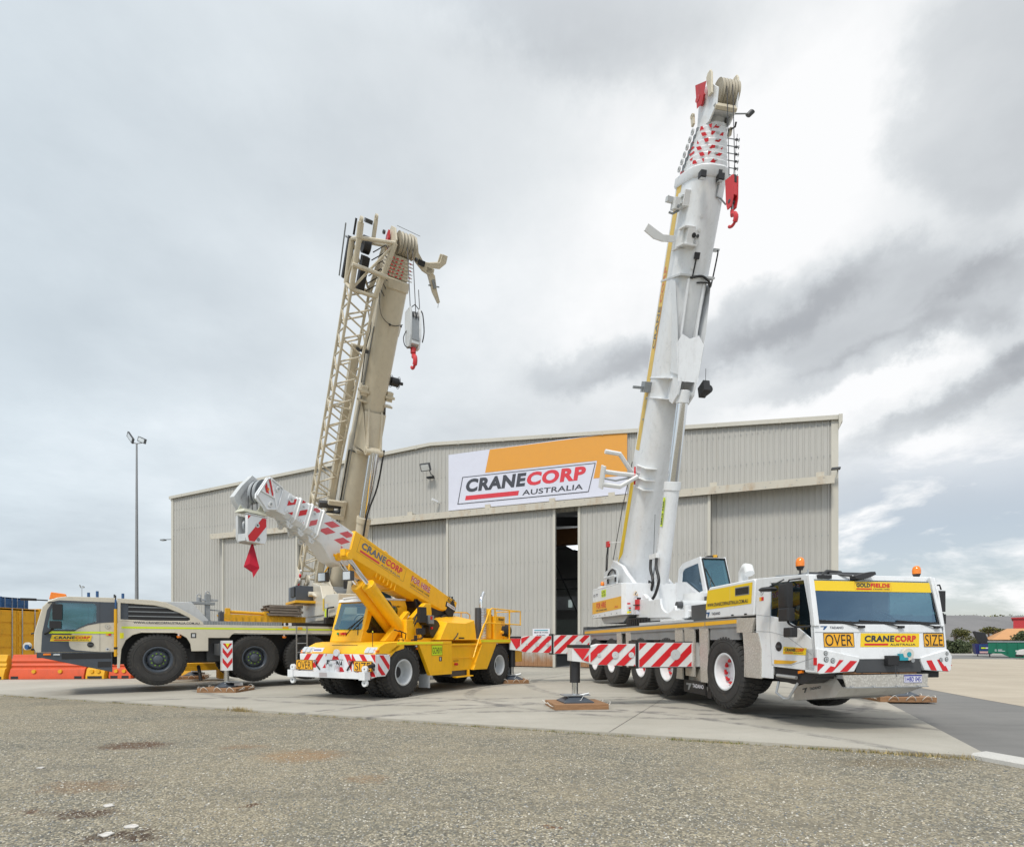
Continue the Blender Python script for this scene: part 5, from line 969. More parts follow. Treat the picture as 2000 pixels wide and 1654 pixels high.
    mb = MB(); mb.box(-8.5, -8.2, -1.2, -1.0, 3.34, 3.46, WHITE2); mb.build('beacon_bracket', root)
    # winch with drum cable tray
    mb = MB(); mb.prism([(-8.4, 3.34), (-8.4, 3.95), (-7.7, 4.05), (-7.2, 3.9), (-7.2, 3.34)], 'y', -1.0, -.94, GREYW); mb.prism([(-8.4, 3.34), (-8.4, 3.95), (-7.7, 4.05), (-7.2, 3.9), (-7.2, 3.34)], 'y', .7, .76, GREYW)
    mb.cyl((-7.8, -.92, 3.68), (-7.8, .7, 3.68), .27, GREYW, n=24); mb.tube([(-7.9, -1.04, 3.5), (-7.9, -1.04, 3.8), (-7.5, -1.04, 3.95), (-7.2, -1.04, 3.8), (-7.2, -1.04, 3.5)], .03, BLACK); mb.tube([(-8.1, -1.08, 3.72), (-7.1, -1.08, 3.70)], .05, GREYW); mb.build('winch', root)
    # body of the upper works
    mb = MB(); mb.prism([(-8.5, 3.34), (-8.62, 3.95), (-8.1, 4.35), (-7.3, 4.05), (-6.9, 3.75), (-6.2, 3.32), (-5.6, 3.0), (-5.0, 2.7), (-5.0, 2.3), (-8.4, 2.3)], 'y', -.78, -.64, WHITE); mb.prism([(-8.5, 3.34), (-8.62, 3.95), (-8.1, 4.35), (-7.3, 4.05), (-6.9, 3.75), (-6.2, 3.32), (-5.6, 3.0), (-5.0, 2.7), (-5.0, 2.3), (-8.4, 2.3)], 'y', .52, .62, WHITE)
    hole = [(-3.78+.0, 2.66), (-3.78, 2.55), (-3.7, 2.42), (-3.55, 2.33), (-3.35, 2.29), (-3.15, 2.33), (-3.02, 2.44), (-3.0, 2.66)]
    tp = [(-5.5, 2.22), (-5.5, 2.78), (-4.62, 2.78), (-4.60, 2.70), (-3.86, 2.70)]+[(-3.84, 2.55), (-3.76, 2.42), (-3.6, 2.33), (-3.4, 2.28), (-3.2, 2.31), (-3.05, 2.40)]+[(-3.0, 2.46), (-2.95, 2.34), (-2.3, 2.32), (-2.2, 2.28), (-2.2, 2.12), (-3.0, 2.10), (-3.4, 2.16)]
    mb.prism(tp, 'y', -1.0, -.93, WHITE); mb.prism(tp, 'y', .45, .52, WHITE); mb.box(-5.6, -2.4, -.95, .5, 2.10, 2.24, WHITE2); mb.box(-3.1, -2.2, -.95, 1.2, 2.12, 2.3, WHITE2)
    mb.cyl((-2.35, -.97, 2.1), (-2.35, -.97, 2.42), .09, WHITE); mb.prism([(-5.6, 2.3), (-5.6, 3.35), (-5.0, 3.3), (-3.9, 2.75), (-3.8, 2.3)], 'y', .3, .40, WHITE)
    up_ = mb.build('upper_frame', root, bevel=.012)
    mb = MB(); mb.cyl((-3.9, .1, 2.25), (-3.9, .1, 2.85), .36, WHITE2, n=28); mb.box(-3.8, -3.3, .15, 1.0, 2.3, 2.75, DARK); mb.box(-3.5, -2.5, .5, 1.15, 2.3, 2.5, DARK); mb.cyl((-3.4, -.6, 2.5), (-3.4, .2, 2.5), .13, GREYW, n=20); mb.cyl((-3.38, -.75, 2.5), (-3.38, -.6, 2.5), .09, DARK, n=16); mb.build('hydraulic_tank', root)
    # operator's cab on the upper works
    side = [(-5.55, 2.52), (-5.65, 3.2), (-5.55, 3.75), (-5.3, 3.9), (-4.25, 3.96), (-4.12, 3.6), (-3.88, 2.95), (-3.82, 2.47)]
    win = [(-5.3, 3.62), (-5.15, 3.72), (-4.36, 3.78), (-4.25, 3.45), (-4.08, 2.96), (-4.35, 2.92), (-5.1, 3.06), (-5.36, 3.2)]
    YA, YB = .40, 1.22; mb = MB(); mb.prism(side, 'y', YA, YA+.05, WHITE, [win]); mb.prism(side, 'y', YB-.05, YB, WHITE, [win]); mb.prism([(-5.55, 3.73), (-5.3, 3.88), (-4.25, 3.94), (-4.22, 3.88), (-5.28, 3.82), (-5.5, 3.68)], 'y', YA+.05, YB-.05, WHITE)
    mb.prism([(-5.53, 2.55), (-5.63, 3.2), (-5.53, 3.73), (-5.48, 3.7), (-5.57, 3.2), (-5.48, 2.55)], 'y', YA+.05, YB-.05, WHITE); mb.box(-5.5, -3.86, YA+.05, YB-.05, 2.47, 2.55, DARK)
    c = mb.build('operator_cab', root, bevel=.015)
    mb = MB(); mb.prism(win, 'y', YA+.02, YA+.03, GLASSD); mb.build('side_window', c, smooth=0); mb = MB(); mb.prism(win, 'y', YB-.03, YB-.02, GLASST); mb.build('side_window', c, smooth=0)
    mb = MB(); mb.add([(-3.83, YA+.07, 2.6), (-3.87, YA+.07, 2.97), (-4.22, YA+.07, 3.88), (-4.22, YB-.07, 3.88), (-3.87, YB-.07, 2.97), (-3.83, YB-.07, 2.6)], [(0, 1, 4, 5), (1, 2, 3, 4)], GLASST); mb.build('windscreen', c, smooth=0)
    mb = MB(); 
    for y in (YA+.06, YB-.06): mb.tube([(-3.82, y, 2.55), (-3.86, y, 2.97), (-4.22, y, 3.9)], .022, BLACK, 6)
    mb.tube([(-4.2, YA+.06, 3.9), (-4.2, YB-.06, 3.9)], .022, BLACK, 6); wiper(mb, (-3.84, YA+.1, 2.95), (-3.88, YA+.3, 3.0), (-4.1, YA+.1, 3.6)); mb.box(-4.5, -4.3, YA+.3, YA+.6, 3.94, 4.0, BLACK); mb.box(-4.35, -4.25, YA+.45, YA+.55, 3.95, 4.02, GOLD); mb.build('window_trim', c); seat(c, -4.9, .8, 2.8)
    # ---- boom, built along its own axis
    EL = R(65.3); base = Vector((-7.84, YC+.02, 3.60)); M0 = boomM(base, EL); W_, Hh = .50, .65
    b = MB(M0); b.loft([usec(t, w, h) for t, w, h in ((-.6, .45, .5), (0, W_, Hh), (11.3, W_, Hh))], WHITE); b.loft([usec(t, w, h) for t, w, h in ((11.15, W_+.02, Hh+.02), (11.2, W_+.045, Hh+.045), (11.38, W_+.045, Hh+.045), (11.42, W_+.0, Hh+.0))], WHITE)
    b.cyl((-.25, -.62, 0), (-.25, .62, 0), .2, WHITE)
    boom = b.build('boom', root, bevel=.01)
    b = MB(M0); d = DF(b, (0, -W_, 0), (1, 0, 0), (0, 0, 1), .004); dd = d
    PY = paint('faded_yellow', (.72, .50, .12), .5); d.rect(.9, .26, 3.5, .56, YELB, 1); d.rect(4.3, .26, 11.15, .56, PY, 1); d.poly([(.5, .56), (.9, .56), (.9, .26)], YELB, 1); FN = paint('faded_navy', (.18, .18, .17), .5); FR = paint('faded_red_vinyl', (.62, .20, .10), .5); d.text('CRANE', 7.2, .33, 1.1, .19, FN, 2, .03, .1); d.text('CORP', 8.4, .33, .9, .19, FR, 2, .03, .1); d.rect(7.15, .28, 8.3, .305, FR, 2)
    for x in (5.2, 5.8): d.rect(x, .3, x+.06, .4, GREYST, 2)
    b.box(3.62, 3.66, -W_-.03, -W_, -.1, .66, GREYW); b.build('boom_stripe', boom, smooth=0)
    # underside details: studs, hose, lugs for the ram
    b = MB(M0)
    for t in (8.28, 8.57, 9.15, 9.43, 9.7, 10.0, 10.3): b.cyl((t, -.18, -Hh-.012), (t, -.18, -Hh+.01), .045, WHITE2, n=12)
    b.box(8.95, 9.0, -.51, .51, -Hh-.02, Hh+.02, GREYW); b.tube([(8.92, -.2, -Hh-.03), (8.98, .1, -Hh-.05), (8.9, .3, -Hh-.05), (8.85, .5, -.5), (8.87, .55, -.3)], .03, BLACK); b.tube([(8.82, .0, -Hh-.03), (8.84, .3, -Hh-.05), (8.78, .5, -.5), (8.95, .62, -.3), (9.6, .66, -.25), (9.7, .66, -.2)], .02, BLACK)
    b.tube([(8.9, -.15, -Hh-.02), (9.35, -.13, -Hh-.02)], .02, BLACK); b.box(9.35, 9.5, -.2, -.06, -Hh-.06, -Hh, BLACK); b.tube([(11.0, .12, -Hh-.02), (10.75, .12, -Hh-.02), (10.72, .25, -Hh-.02), (10.66, .5, -.5)], .02, GREYST); b.box(11.2, 11.3, .05, .15, -Hh-.05, -Hh, DARK)
    b.tube([(8.6, .56, -.1), (10.9, .56, -.1)], .008, GALV); b.box(9.7, 9.75, .56, .72, -.2, .0, GREYW)
    b.build('boom_fitting', boom)
    b = MB(M0); pl = [(5.9, -.50), (6.35, -.50), (7.9, -.20), (8.9, .05), (8.9, -.66), (7.6, -.78), (6.9, -1.05), (6.35, -1.30), (6.0, -1.30), (5.75, -1.05)]
    for y in (-.26, .20): b.prism([(x, z) for x, z in pl], 'y', y, y+.06, WHITE)
    # flared skirt plates
    for s in (-1, 1): b.add([(6.5, s*.3, -1.25), (6.6, s*.3, -.62), (8.9, s*.52, .0), (8.85, s*.53, -.45), (7.6, s*.42, -.95)], [(0, 1, 2, 3, 4)], WHITE)
    b.add([(6.35, -.3, -1.28), (6.35, .3, -1.28), (7.3, .42, -1.0), (7.55, .25, -.9), (7.45, 0, -.9), (7.55, -.25, -.9), (7.3, -.42, -1.0)], [(0, 1, 2, 3, 4, 5, 6)], WHITE)
    for t in (6.4, 5.85): b.box(t, t+.03, -.52, -.25, -.8, .3, WHITE)
    b.cyl((6.02, -.24, -1.15), (6.02, .24, -1.15), .11, GREYW); b.build('ram_bracket', boom, bevel=.008)
    # side brackets that carry the jib, on the boom's right flank
    b = MB(M0)
    b.box(10.55, 10.9, -.62, -.44, -.35, .1, WHITE2); b.box(10.6, 10.66, -.66, -.62, -.3, .05, GREYW); b.box(10.75, 10.8, -.66, -.62, -.3, .05, GREYW); b.box(10.5, 10.75, -.80, -.62, -.22, .06, WHITE2); b.obox((10.72, -.86, .0), (.06, 0, 0), (0, .12, .03), (0, 0, .08), GREYW); b.cyl((10.78, -.93, -.03), (10.78, -.93, .09), .03, BLACK, n=10); b.tube([(10.5, -.6, -.1), (10.42, -.75, -.05), (10.45, -.85, .0)], .03, GREYST); b.cyl((10.55, -.7, -.25), (10.55, -.7, -.2), .04, GREYST, n=10)
    b.build('jib_bracket', boom, bevel=.006); b = MB(M0); b.box(9.62, 10.1, -.56, -.44, -.5, .1, WHITE2); b.box(9.62, 9.66, -.62, -.2, -Hh-.08, -.3, WHITE2); b.box(10.02, 10.06, -.62, -.3, -Hh-.04, -.3, WHITE2); b.prism([(9.95, -1.5), (10.12, -1.42), (10.0, -1.15), (9.92, -.95), (9.93, -.6), (9.78, -.6), (9.76, -.95), (9.8, -1.2)], 'z', -.12, -.06, WHITE2)
    b.box(9.66, 10.02, -.5, -.3, -Hh-.04, -Hh+.25, WHITE2); b.cyl((9.86, -.32, -Hh-.055), (9.86, -.32, -Hh-.03), .06, BLACK, n=16); b.cyl((9.86, -.2, -Hh-.03), (9.86, -.2, -Hh+.0), .04, DARK, n=16)
    b.build('jib_bracket', boom, bevel=.006); b = MB(M0); b.box(6.0, 6.3, -.72, -.5, .1, .4, GREYST); b.obox((6.12, -.85, .2), (.04, 0, 0), (0, .2, .02), (0, 0, .05), GREYST)
    b.build('rope_bracket', boom, bevel=.006); b = MB(M0)
    for z_, y1, x1 in ((.35, -1.6, 4.2), (.1, -1.7, 3.62), (-.1, -1.7, 3.25)): b.tube([(3.55, -.55, z_), (x1-.05, -1.1, z_), (x1, y1, z_)], .075, WHITE2, 6)
    b.box(3.1, 3.8, -1.72, -1.66, -.15, .2, WHITE2); b.tube([(3.5, -.6, .1), (3.35, -1.2, .1), (3.4, -1.6, .1)], .03, GALV); b.tube([(3.3, -.62, -.1), (3.8, -.58, .2)], .03, RED)
    for t in (3.2, 3.5, 3.85): b.box(t, t+.025, -.56, -.2, -Hh-.03, .2, WHITE2)
    b.build('jib_bracket', boom, bevel=.006)
    # telescoped sections as collars
    t = 11.42; w, h = W_-.02, Hh-.02; tilt = .25
    for i in range(6):
        b = MB(M0); w -= .028; h -= .045; L_ = .15
        b.loft([usec(tt, ww, hh) for tt, ww, hh in ((t-.1, w-.02, h-.02), (t, w-.02, h-.02), (t+.02, w+.02, h+.02), (t+L_-.05, w+.02, h+.02), (t+L_-.03, w-.005, h-.005), (t+L_+.03, w-.01, h-.01))], WHITE)
        sec = b.build('boom_section', root, bevel=.005)
        b = MB(M0); d = DF(b, (0, 0, -h-.02), (1, 0, 0), (0, -1, 0), .004)
        for k in range(1): d.stripes([(t+.02, -.12), (t+L_-.05, -.12), (t+L_-.05, .32*w/.5), (t+.02, .32*w/.5)], .36, .42, RED, -1.2, .0, 1)
        d2 = DF(b, (0, -w-.02, 0), (1, 0, 0), (0, 0, 1), .004); d2.stripes([(t+.03, -h*.1), (t+L_-.06, -h*.1), (t+L_-.06, h*.95), (t+.03, h*.95)], .36, .4, RED, .5, .07*i, 1)
        nv = Vector((0, -.93, -.52*1.)); d3 = DF(b, (0, -w*.86-.035, -h*.67-.02), (1, 0, 0), (0, -.55, .83), .004); d3.stripes([(t+.02, -.16), (t+L_-.05, -.16), (t+L_-.05, .17), (t+.02, .17)], .36, .42, RED, 1.2, .1, 1)
        # right-side flank and outrigger pins with rope guides
        b.tube([(t+.08, w+.02, .2), (t+.08, w+.58, .2)], .012, GREYST, 6); b.cyl((t+.08, w+.46, .2), (t+.08, w+.52, .2), .03, DARK, n=8); b.tube([(t+.04, w+.56, .2), (t+.12, w+.56, .2)], .011, DARK, 6)
        b.lathe([(.04, -.02), (.07, -.02), (.07, .02), (.04, .02)], GREYW, o=(t+.10, -w-.12, h*.75), n=12, closed=True); b.box(t+.05, t+.2, -w-.03, -w+.05, h*.6, h*.8, GREYST)
        b.box(t+.07, t+.10, -.09, .0, -h-.04, -h, GREYW)
        b.build('section_marking', sec, smooth=0); t += L_
    # head
    h0 = t; MH = M0 @ Matrix.Translation((h0, 0, 0)) @ Matrix.Diagonal((.55, .85, .82, 1)); b = MB(MH); b.loft([usec(0-.05, w-.03, h-.03), usec(0+.5, w-.04, h-.02), usec(0+.55, w-.05, h-.06)], WHITE)
    for y in (-.34, .30): b.prism([(0+.0, .42), (0+1.15, .62), (0+1.6, .35), (0+1.5, -.1), (0+1.1, -.62), (0+.45, -.72), (0+.0, -.4)], 'y', y, y+.05, WHITE)
    b.box(0+.3, 0+.36, -.30, .30, -.65, .4, GREYW); b.box(0+.9, 0+1.5, -.3, .32, .36, .40, GREYW)
    b.prism([(0+.3, -.70), (0+.42, -.74), (0+.55, -.68), (0+.5, -.5)], 'y', -.34, .34, BEIGE)
    hd = b.build('boom_head', root, bevel=.008)
    b = MB(M0)
    for i in range(6): sheave(b, (h0+.56, -.13+i*.082, -.22), .33, .072, paint('sheave_nylon', (.42, .38, .30), .5) if i == 0 else bpy.data.materials['sheave_nylon'], n=40)
    b.build('sheave', hd)
    b = MB(MH)
    for y in (-.42, .42): b.prism([(0+.9, -.3), (0+1.75, .1), (0+1.9, .05), (0+1.95, -.1), (0+1.8, -.22), (0+.95, -.5)], 'y', y-.03, y+.03, BEIGE)
    b.build('lug', hd, bevel=.01)
    b = MB(MH); b.add([(0+.75, -.5, .3), (0+1.75, -.55, .62), (0+1.55, -.5, -.1), (0+.85, -.45, .1)], [(0, 1, 2, 3)], REDS); b.prism([(0+.9, .35), (0+1.65, .75), (0+1.75, .65), (0+1.45, .3), (0+1.2, .1), (0+.8, .15)], 'y', -.44, -.38, REDS); b.lathe([(.07, -.02), (.14, -.02), (.14, .02), (.07, .02)], REDS, o=(0+1.15, -.50, .35), n=16, closed=True)
    b.build('rope_guard', hd)
    b = MB(MH); b.tube([(0+.55, .35, -.1), (0+.7, 1.05, -.1)], .03, GREYST); b.cyl((0+.62, 1.0, -.1), (0+.8, 1.12, -.1), .09, DARK, n=12); b.lathe([(.05, -.03), (.10, -.03), (.10, .03), (.05, .03)], BEIGE, o=(0+.55, -.55, .45), n=14, closed=True); b.prism([(0+.1, .35), (0+.55, .55), (0+.6, .4), (0+.2, .25)], 'y', -.57, -.50, BEIGE)
    b.tube([(0-.1, .42, -.2), (0-.05, .5, -.45), (0+.1, .48, -.5)], .03, BLACK); b.box(0-.3, 0+.0, .42, .5, -.3, -.15, BEIGE); b.build('wind_gauge', hd)
    for yy in (-.40, .10):
        b = MB(M0); b.obox((11.12, yy, -Hh-.10), (.02, .0, -.08), (0, .075, 0), (.07, 0, .02), BLACK); b.obox((11.04, yy, -Hh-.12), (.004, 0, -.06), (0, .06, 0), (.008, 0, 0), LENS); b.tube([(11.2, yy, -Hh), (11.15, yy, -Hh-.07)], .015, BLACK); b.build('work_light', boom)
    # hanging hook block
    top = M0 @ Vector((h0+.56, -.05, -.60))
    zb_ = 13.05; hx, hy = -1.98, .02; b = MB()
    for dx, dy in ((-.03, -.06), (.03, .06)): b.cyl((hx+dx, hy+dy, zb_-.1), (top.x+dx, top.y+.05+dy, top.z+.1), .011, WIRE, n=6)
    b.tube([(hx-.25, hy+.3, 14.3), (hx-.02, hy+.05, 13.05)], .007, WIRE, 6)
    b.build('hoist_rope', root)
    HM = Matrix.Translation((hx, hy, zb_-.1)) @ Matrix.Rotation(R(12), 4, 'Z') @ Matrix.Diagonal((.9, .9, .95, 1)); b = MB(HM); bp = [(-.16, .02), (.14, -.02), (.13, -.60), (.07, -.80), (-.08, -.80), (-.13, -.60)]
    for y in (-.10, .065): b.prism(bp, 'y', y, y+.035, REDS)
    b.box(-.13, .125, -.065, .065, -.52, -.04, REDS); b.box(.12, .135, -.04, .04, -.2, -.02, BLACK); b.cyl((0, -.11, -.63), (0, .11, -.63), .05, DARK, n=12); hb = b.build('hook_block', root, bevel=.006)
    b = MB(HM); b.cyl((0, 0, -.7), (0, 0, -.9), .035, GREYST); b.build('swivel', hb); b = MB(HM); hook(b, (0, 0, -.84), 1.1, REDS); b.build('hook', hb)
    # luffing ram
    p0 = Vector((-5.95, YC, 2.55)); p1 = M0 @ Vector((6.02, 0, -1.15)); p1.y = YC; dv = (p1-p0).normalized(); L_ = (p1-p0).length
    b = MB(); b.cyl(p0, p0+dv*L_*.60, .225, WHITE, n=32); b.cyl(p0+dv*L_*.575, p0+dv*L_*.615, .25, WHITE, n=32); b.cyl(p0-dv*.15, p0+dv*.2, .26, WHITE, n=24)
    lr = b.build('luffing_cylinder', root, bevel=.008)
    b = MB(); b.cyl(p0+dv*L_*.6, p1-dv*.12, .165, CHROME, n=32); b.build('piston_rod', lr)
    b = MB(); b.cyl(p1-dv*.2-Vector((0, .18, 0)), p1-dv*.2+Vector((0, .18, 0)), .05, WHITE); b.cyl(p1-dv*.25, p1+dv*.1, .19, WHITE, n=24); b.build('rod_eye', lr, bevel=.02)
    q = p0+dv*L_*.42; b = MB(); nx = Vector((-1, 0, 0)); side_ = Vector((0, -.235, 0))
    dq = DF(b, q+Vector((-.02, -.235, 0)), dv, Vector((0, 0, 1)).cross(Vector((0, 1, 0))).normalized(), .004)
    b2 = DF(b, q+Vector((.03, -.228, -.1)), dv, Vector((-dv.z, 0, dv.x)), .006); b2.rect(0, -.07, .85, .07, NEON, 1); b2.text('MRG 220L', .06, -.04, .72, .085, NAVY, 2, .03); b.build('cylinder_label', lr, smooth=0)
    # hoses, cables
    b = MB()
    for k, (y, x) in enumerate(((-.44, -5.72), (-.42, -5.35))):
        b.tube([(x-.0, y, 4.05), (x+.05, y-.03, 3.75), (x+.25, y-.05, 3.45), (x+.27, y-.06, 3.25), (x+.05, y-.06, 2.95), (x-.2, y-.05, 2.8)], .045, BLACK, 10)
    b.tube([(-5.75, -.5, 2.95), (-5.7, -.5, 3.4), (-5.5, -.5, 3.3)], .03, BLACK); b.tube([(-5.6, -.4, 4.1), (-5.45, -.42, 5.4)], .008, WIRE, 6); b.box(-5.8, -5.3, -.46, -.36, 4.05, 4.2, WHITE2); b.build('hydraulic_hose', root)
    b = MB(); b.tube([(-8.5, -.9, 3.9), (-8.45, -.9, 4.5), (-8.35, -.88, 4.9)], .02, BLACK); b.tube([(-8.4, -.9, 3.9), (-8.3, -.9, 4.5), (-8.3, -.88, 4.9)], .02, BLACK); b.box(-8.42, -8.25, -.93, -.83, 4.85, 5.05, REDS)
    b.tube([(-8.3, -.9, 5.0), (-7.8, -.6, 4.95)], .012, WHITE2, 6); b.tube([(-8.3, -.7, 4.4), (-7.5, -.68, 6.0), (-6.75, -.62, 7.4)], .014, WIRE, 6); b.build('cable', root)
    b = MB(); b.cyl((-4.55, .75, 8.85), (-4.35, .75, 8.85), .12, BLACK); b.obox((-4.4, .62, 8.85), (.16, 0, .05), (0, .1, 0), (-.03, 0, .15), BLACK); b.tube([(-4.3, .6, 8.6), (-4.3, .62, 9.4)], .008, WIRE, 6); b.build('cable_reel', boom)
    return root
white_crane()

# ================================================================ yellow pick-and-carry crane
def yellow_crane():
    root = thing('pick_and_carry_crane', 'yellow four wheeled pick and carry crane with a striped white boom nose in the middle', 'crane', (-3.923, 15.436, .045), R(-119))
    root.location.z = .03; YL, YR = 1.25, -1.25
    put_wheels(wheel_proto(.675, .42, .33, 'deep', GREYW, 34, True), root, (0, -5.0), YL, YR, .675, .42)
    first = [c for c in root.children]   # inner wheels of each twin pair
    for x in (0, -5.0):
        for s in (1, -1):
            src = first[0]; o = src.copy(); C.objects.link(o); o.parent = root; o.rotation_euler = (0, random.random()*6, 0 if s > 0 else PI); o.location = (x, s*(YL-.68), .675)
            for ch in list(src.children): c = ch.copy(); C.objects.link(c); c.parent = o
    mb = MB(); mb.box(-6.3, .9, -.45, .45, .55, 1.4, BLACK); mb.box(-2.1, .7, -1.1, 1.1, 1.0, 1.42, BLACK); mb.box(-6.3, -3.5, -1.1, 1.1, 1.0, 1.42, BLACK)
    for x in (0, -5): mb.cyl((x, -1.0, .675), (x, 1.0, .675), .15, BLACK)
    mb.box(-3.3, -2.3, .6, 1.1, .42, .6, DARK); mb.build('chassis', root)
    # front bodywork
    mb = MB(); hood = [(1.10, 1.17), (1.07, 1.24), (.96, 1.36), (.75, 1.45), (.5, 1.475), (.0, 1.48), (0, 1.30), (.62, 1.17)]
    mb.prism(hood, 'y', YR, YL, YEL); mb.prism([(.66, .78), (.66, 1.17), (1.1, 1.17), (1.1, .78)], 'y', YR+.1, YL-.1, YEL); mb.prism([(.66, 1.0), (.66, 1.2), (.3, 1.40), (.12, 1.40)], 'y', YL-.06, YL, YEL)
    mb.prism([(.66, 1.0), (.66, 1.2), (.3, 1.40), (.12, 1.40)], 'y', YR, YR+.06, YEL); mb.box(-2.16, .12, YR, YL, 1.39, 1.49, YEL); mb.build('front_hood', root, bevel=.02)
    mb = MB()
    for s, y in ((1, YL), (-1, YR)):
        a, b_ = sorted((y, y-s*.12))
        mb.prism([(-.62, 1.39), (-1.12, .53), (-2.16, .52), (-2.16, 1.39)], 'y', a, b_, YEL)
        mb.prism([(-3.86, 1.42), (-3.34, .59), (-4.16, .58), (-4.78, 1.42)], 'y', a, b_, YEL); mb.prism([(-5.82, 1.42), (-6.12, .74), (-6.56, .75), (-6.56, 1.42)], 'y', a, b_, YEL)
    mb.box(-3.9, -2.16, YR+.12, YL-.1, .60, 1.42, YEL); mb.box(-3.4, -2.16, YR+.12, YL-.07, .97, 1.0, YEL); mb.box(-3.8, -2.16, YL-.1, YL-.03, 1.36, 1.42, YEL)
    mb.box(-3.3, -2.4, YL-.15, YL+.02, .39, .43, YEL); mb.box(-3.2, -3.12, YL-.12, YL-.05, .43, .6, YEL)
    mb.box(-6.56, -3.8, YR, YL, 1.42, 1.56, YEL); mb.box(-6.6, -6.5, YR, YL, .75, 1.5, YEL); side = mb.build('side_panel', root, bevel=.01)
    mb = MB(); d = DF(mb, (0, YL, 0), (-1, 0, 0), (0, 0, 1)); d.rect(-.3, 1.415, 1.71, 1.475, NEONY, 1); d.rect(3.77, 1.465, 6.55, 1.53, NEONY, 1)
    d.rect(1.17, 1.09, 1.67, 1.38, NEON, 1).frame(1.17, 1.09, 1.67, 1.38, .006, BLACK, 2).text('GCH019', 1.21, 1.14, .42, .18, BLACK, 2, .0)
    d.rect(1.52, .92, 1.65, 1.05, BLACK, 1); d.rect(1.55, .94, 1.60, 1.03, LENS, 2); d.rect(1.155, .56, 1.16, 1.39, GOLD, 1); d.rect(1.69, .56, 1.695, 1.39, GOLD, 1); d.rect(1.16, .60, 1.69, .605, GOLD, 1)
    d.disc(2.42, .80, .03, REDS, -6); mb.cyl((-2.45, YL-.1, .80), (-2.45, YL+.0, .80), .04, REDS, n=10)
    for x in (-2.4, -2.5, -2.6): mb.cyl((x, YL-.11, .9), (x, YL-.08, .9), .015, BLACK, n=8)
    mb.build('side_lettering', side, smooth=0)
    mb = MB()
    for s, y in ((1, YL), (-1, YR)):
        a, b_ = sorted((y-s*.05, y-s*.42))
        mb.box(-1.16, -1.12, a, b_, .18, .56, FLAPG); mb.box(-6.0, -5.96, a, b_, .2, .74, FLAPG)
    for x, y, z, m in ((-.52, YL-.03, 1.36, LENS), (-.56, YL-.03, 1.29, ORANGE), (-4.85, YL-.03, 1.40, LENS), (-6.56, YL+.005, 1.49, ORANGE)): mb.box(x-.03, x+.03, y-.02, y+.012, z-.02, z+.02, m)
    mb.build('mud_flap', root, smooth=0)
    # bumper plate with hazard stripes, oversize boards and lifting beam
    mb = MB(); mb.prism([(YR-.12, .72), (YR-.15, 1.17), (1.30, 1.17), (1.30, .62), (1.1, .56), (-1.1, .56)], 'x', 1.08, 1.14, WHITE); mb.prism([(1.08, .62), (1.08, 1.17), (.62, 1.16), (.64, .80), (.8, .62)], 'y', 1.27, 1.31, WHITE); mb.box(.7, 1.08, YR-.13, YR-.09, .75, 1.16, WHITE)
    bp = mb.build('bumper', root, bevel=.012)
    mb = MB(); d = DF(mb, (1.14, 0, 0), (0, 1, 0), (0, 0, 1), .003)
    d.stripes([(-1.38, .80), (-.42, .80), (-.42, 1.165), (-1.38, 1.165)], .44, .42, RED, .85, .1, 1); d.stripes([(-.42, .72), (-.1, .72), (-.1, 1.165), (-.42, 1.165)], .44, .42, RED, .55, .12, 1)
    d.stripes([(-.1, .72), (.5, .72), (.5, 1.165), (-.1, 1.165)], .44, .42, RED, -.6, .05, 1); d.stripes([(.5, .62), (1.29, .62), (1.29, 1.165), (.5, 1.165)], .38, .42, RED, -.75, .1, 1)
    for i in range(7): d.rect(-1.0+i*.33, .565, -.84+i*.33, .585, RED, 1)
    d.rect(-.42, .84, .22, 1.02, WHITE, 2); d.text('FRANNA', -.4, .86, .58, .13, BLACK, 3, .04, .25); d.rect(-.38, 1.0, -.02, 1.015, BLACK, 3); d.text('AT20', .04, 1.0, .16, .035, BLACK, 3, .01, .2); d.poly([(-.40, .86), (-.37, .86), (-.31, 1.015), (-.34, 1.015)], BLACK, 3)
    d2 = DF(mb, (0, 1.31, 0), (-1, 0, 0), (0, 0, 1), .003); d2.stripes([(-1.08, .65), (-.78, .65), (-.66, .82), (-.64, 1.15), (-1.08, 1.15)], .36, .42, RED, -.9, 0, 1)
    mb.build('hazard_stripe', bp, smooth=0)
    for y0, y1, t in ((-1.5, -.88, 'OVER'), (.60, 1.2, 'SIZE')):
        mb = MB(); mb.box(1.15, 1.175, y0, y1, .74, 1.005, SIGNY); d = DF(mb, (1.175, 0, 0), (0, 1, 0), (0, 0, 1), .003); d.frame(y0, .74, y1, 1.005, .012, BLACK, 1).text(t, y0+.05, .77, y1-y0-.1, .20, BLACK, 1, .0); mb.build('oversize_sign', root, smooth=0)
    mb = MB(); mb.box(1.24, 1.37, -1.48, 1.08, .57, .72, WHITE)
    for y in (-1.5, 1.04): mb.box(1.21, 1.40, y-.06, y+.14, .545, .745, WHITE)
    mb.box(1.37, 1.375, -.40, -.13, .59, .70, paint('reflector', (.5, .45, .45), .4)); mb.box(1.1, 1.32, -.2, -.12, .6, .9, WHITE); mb.box(1.1, 1.32, .0, .08, .6, .9, WHITE)
    mb.prism([(-.25, .70), (-.14, .92), (.02, .92), (.13, .70)], 'x', 1.2, 1.3, WHITE); mb.cyl((1.2, -.06, .92), (1.3, -.06, .92), .08, WHITE); mb.cyl((1.12, -.02, 1.2), (1.18, -.02, 1.2), .09, WHITE)
    bb = mb.build('lifting_beam', root, bevel=.012)
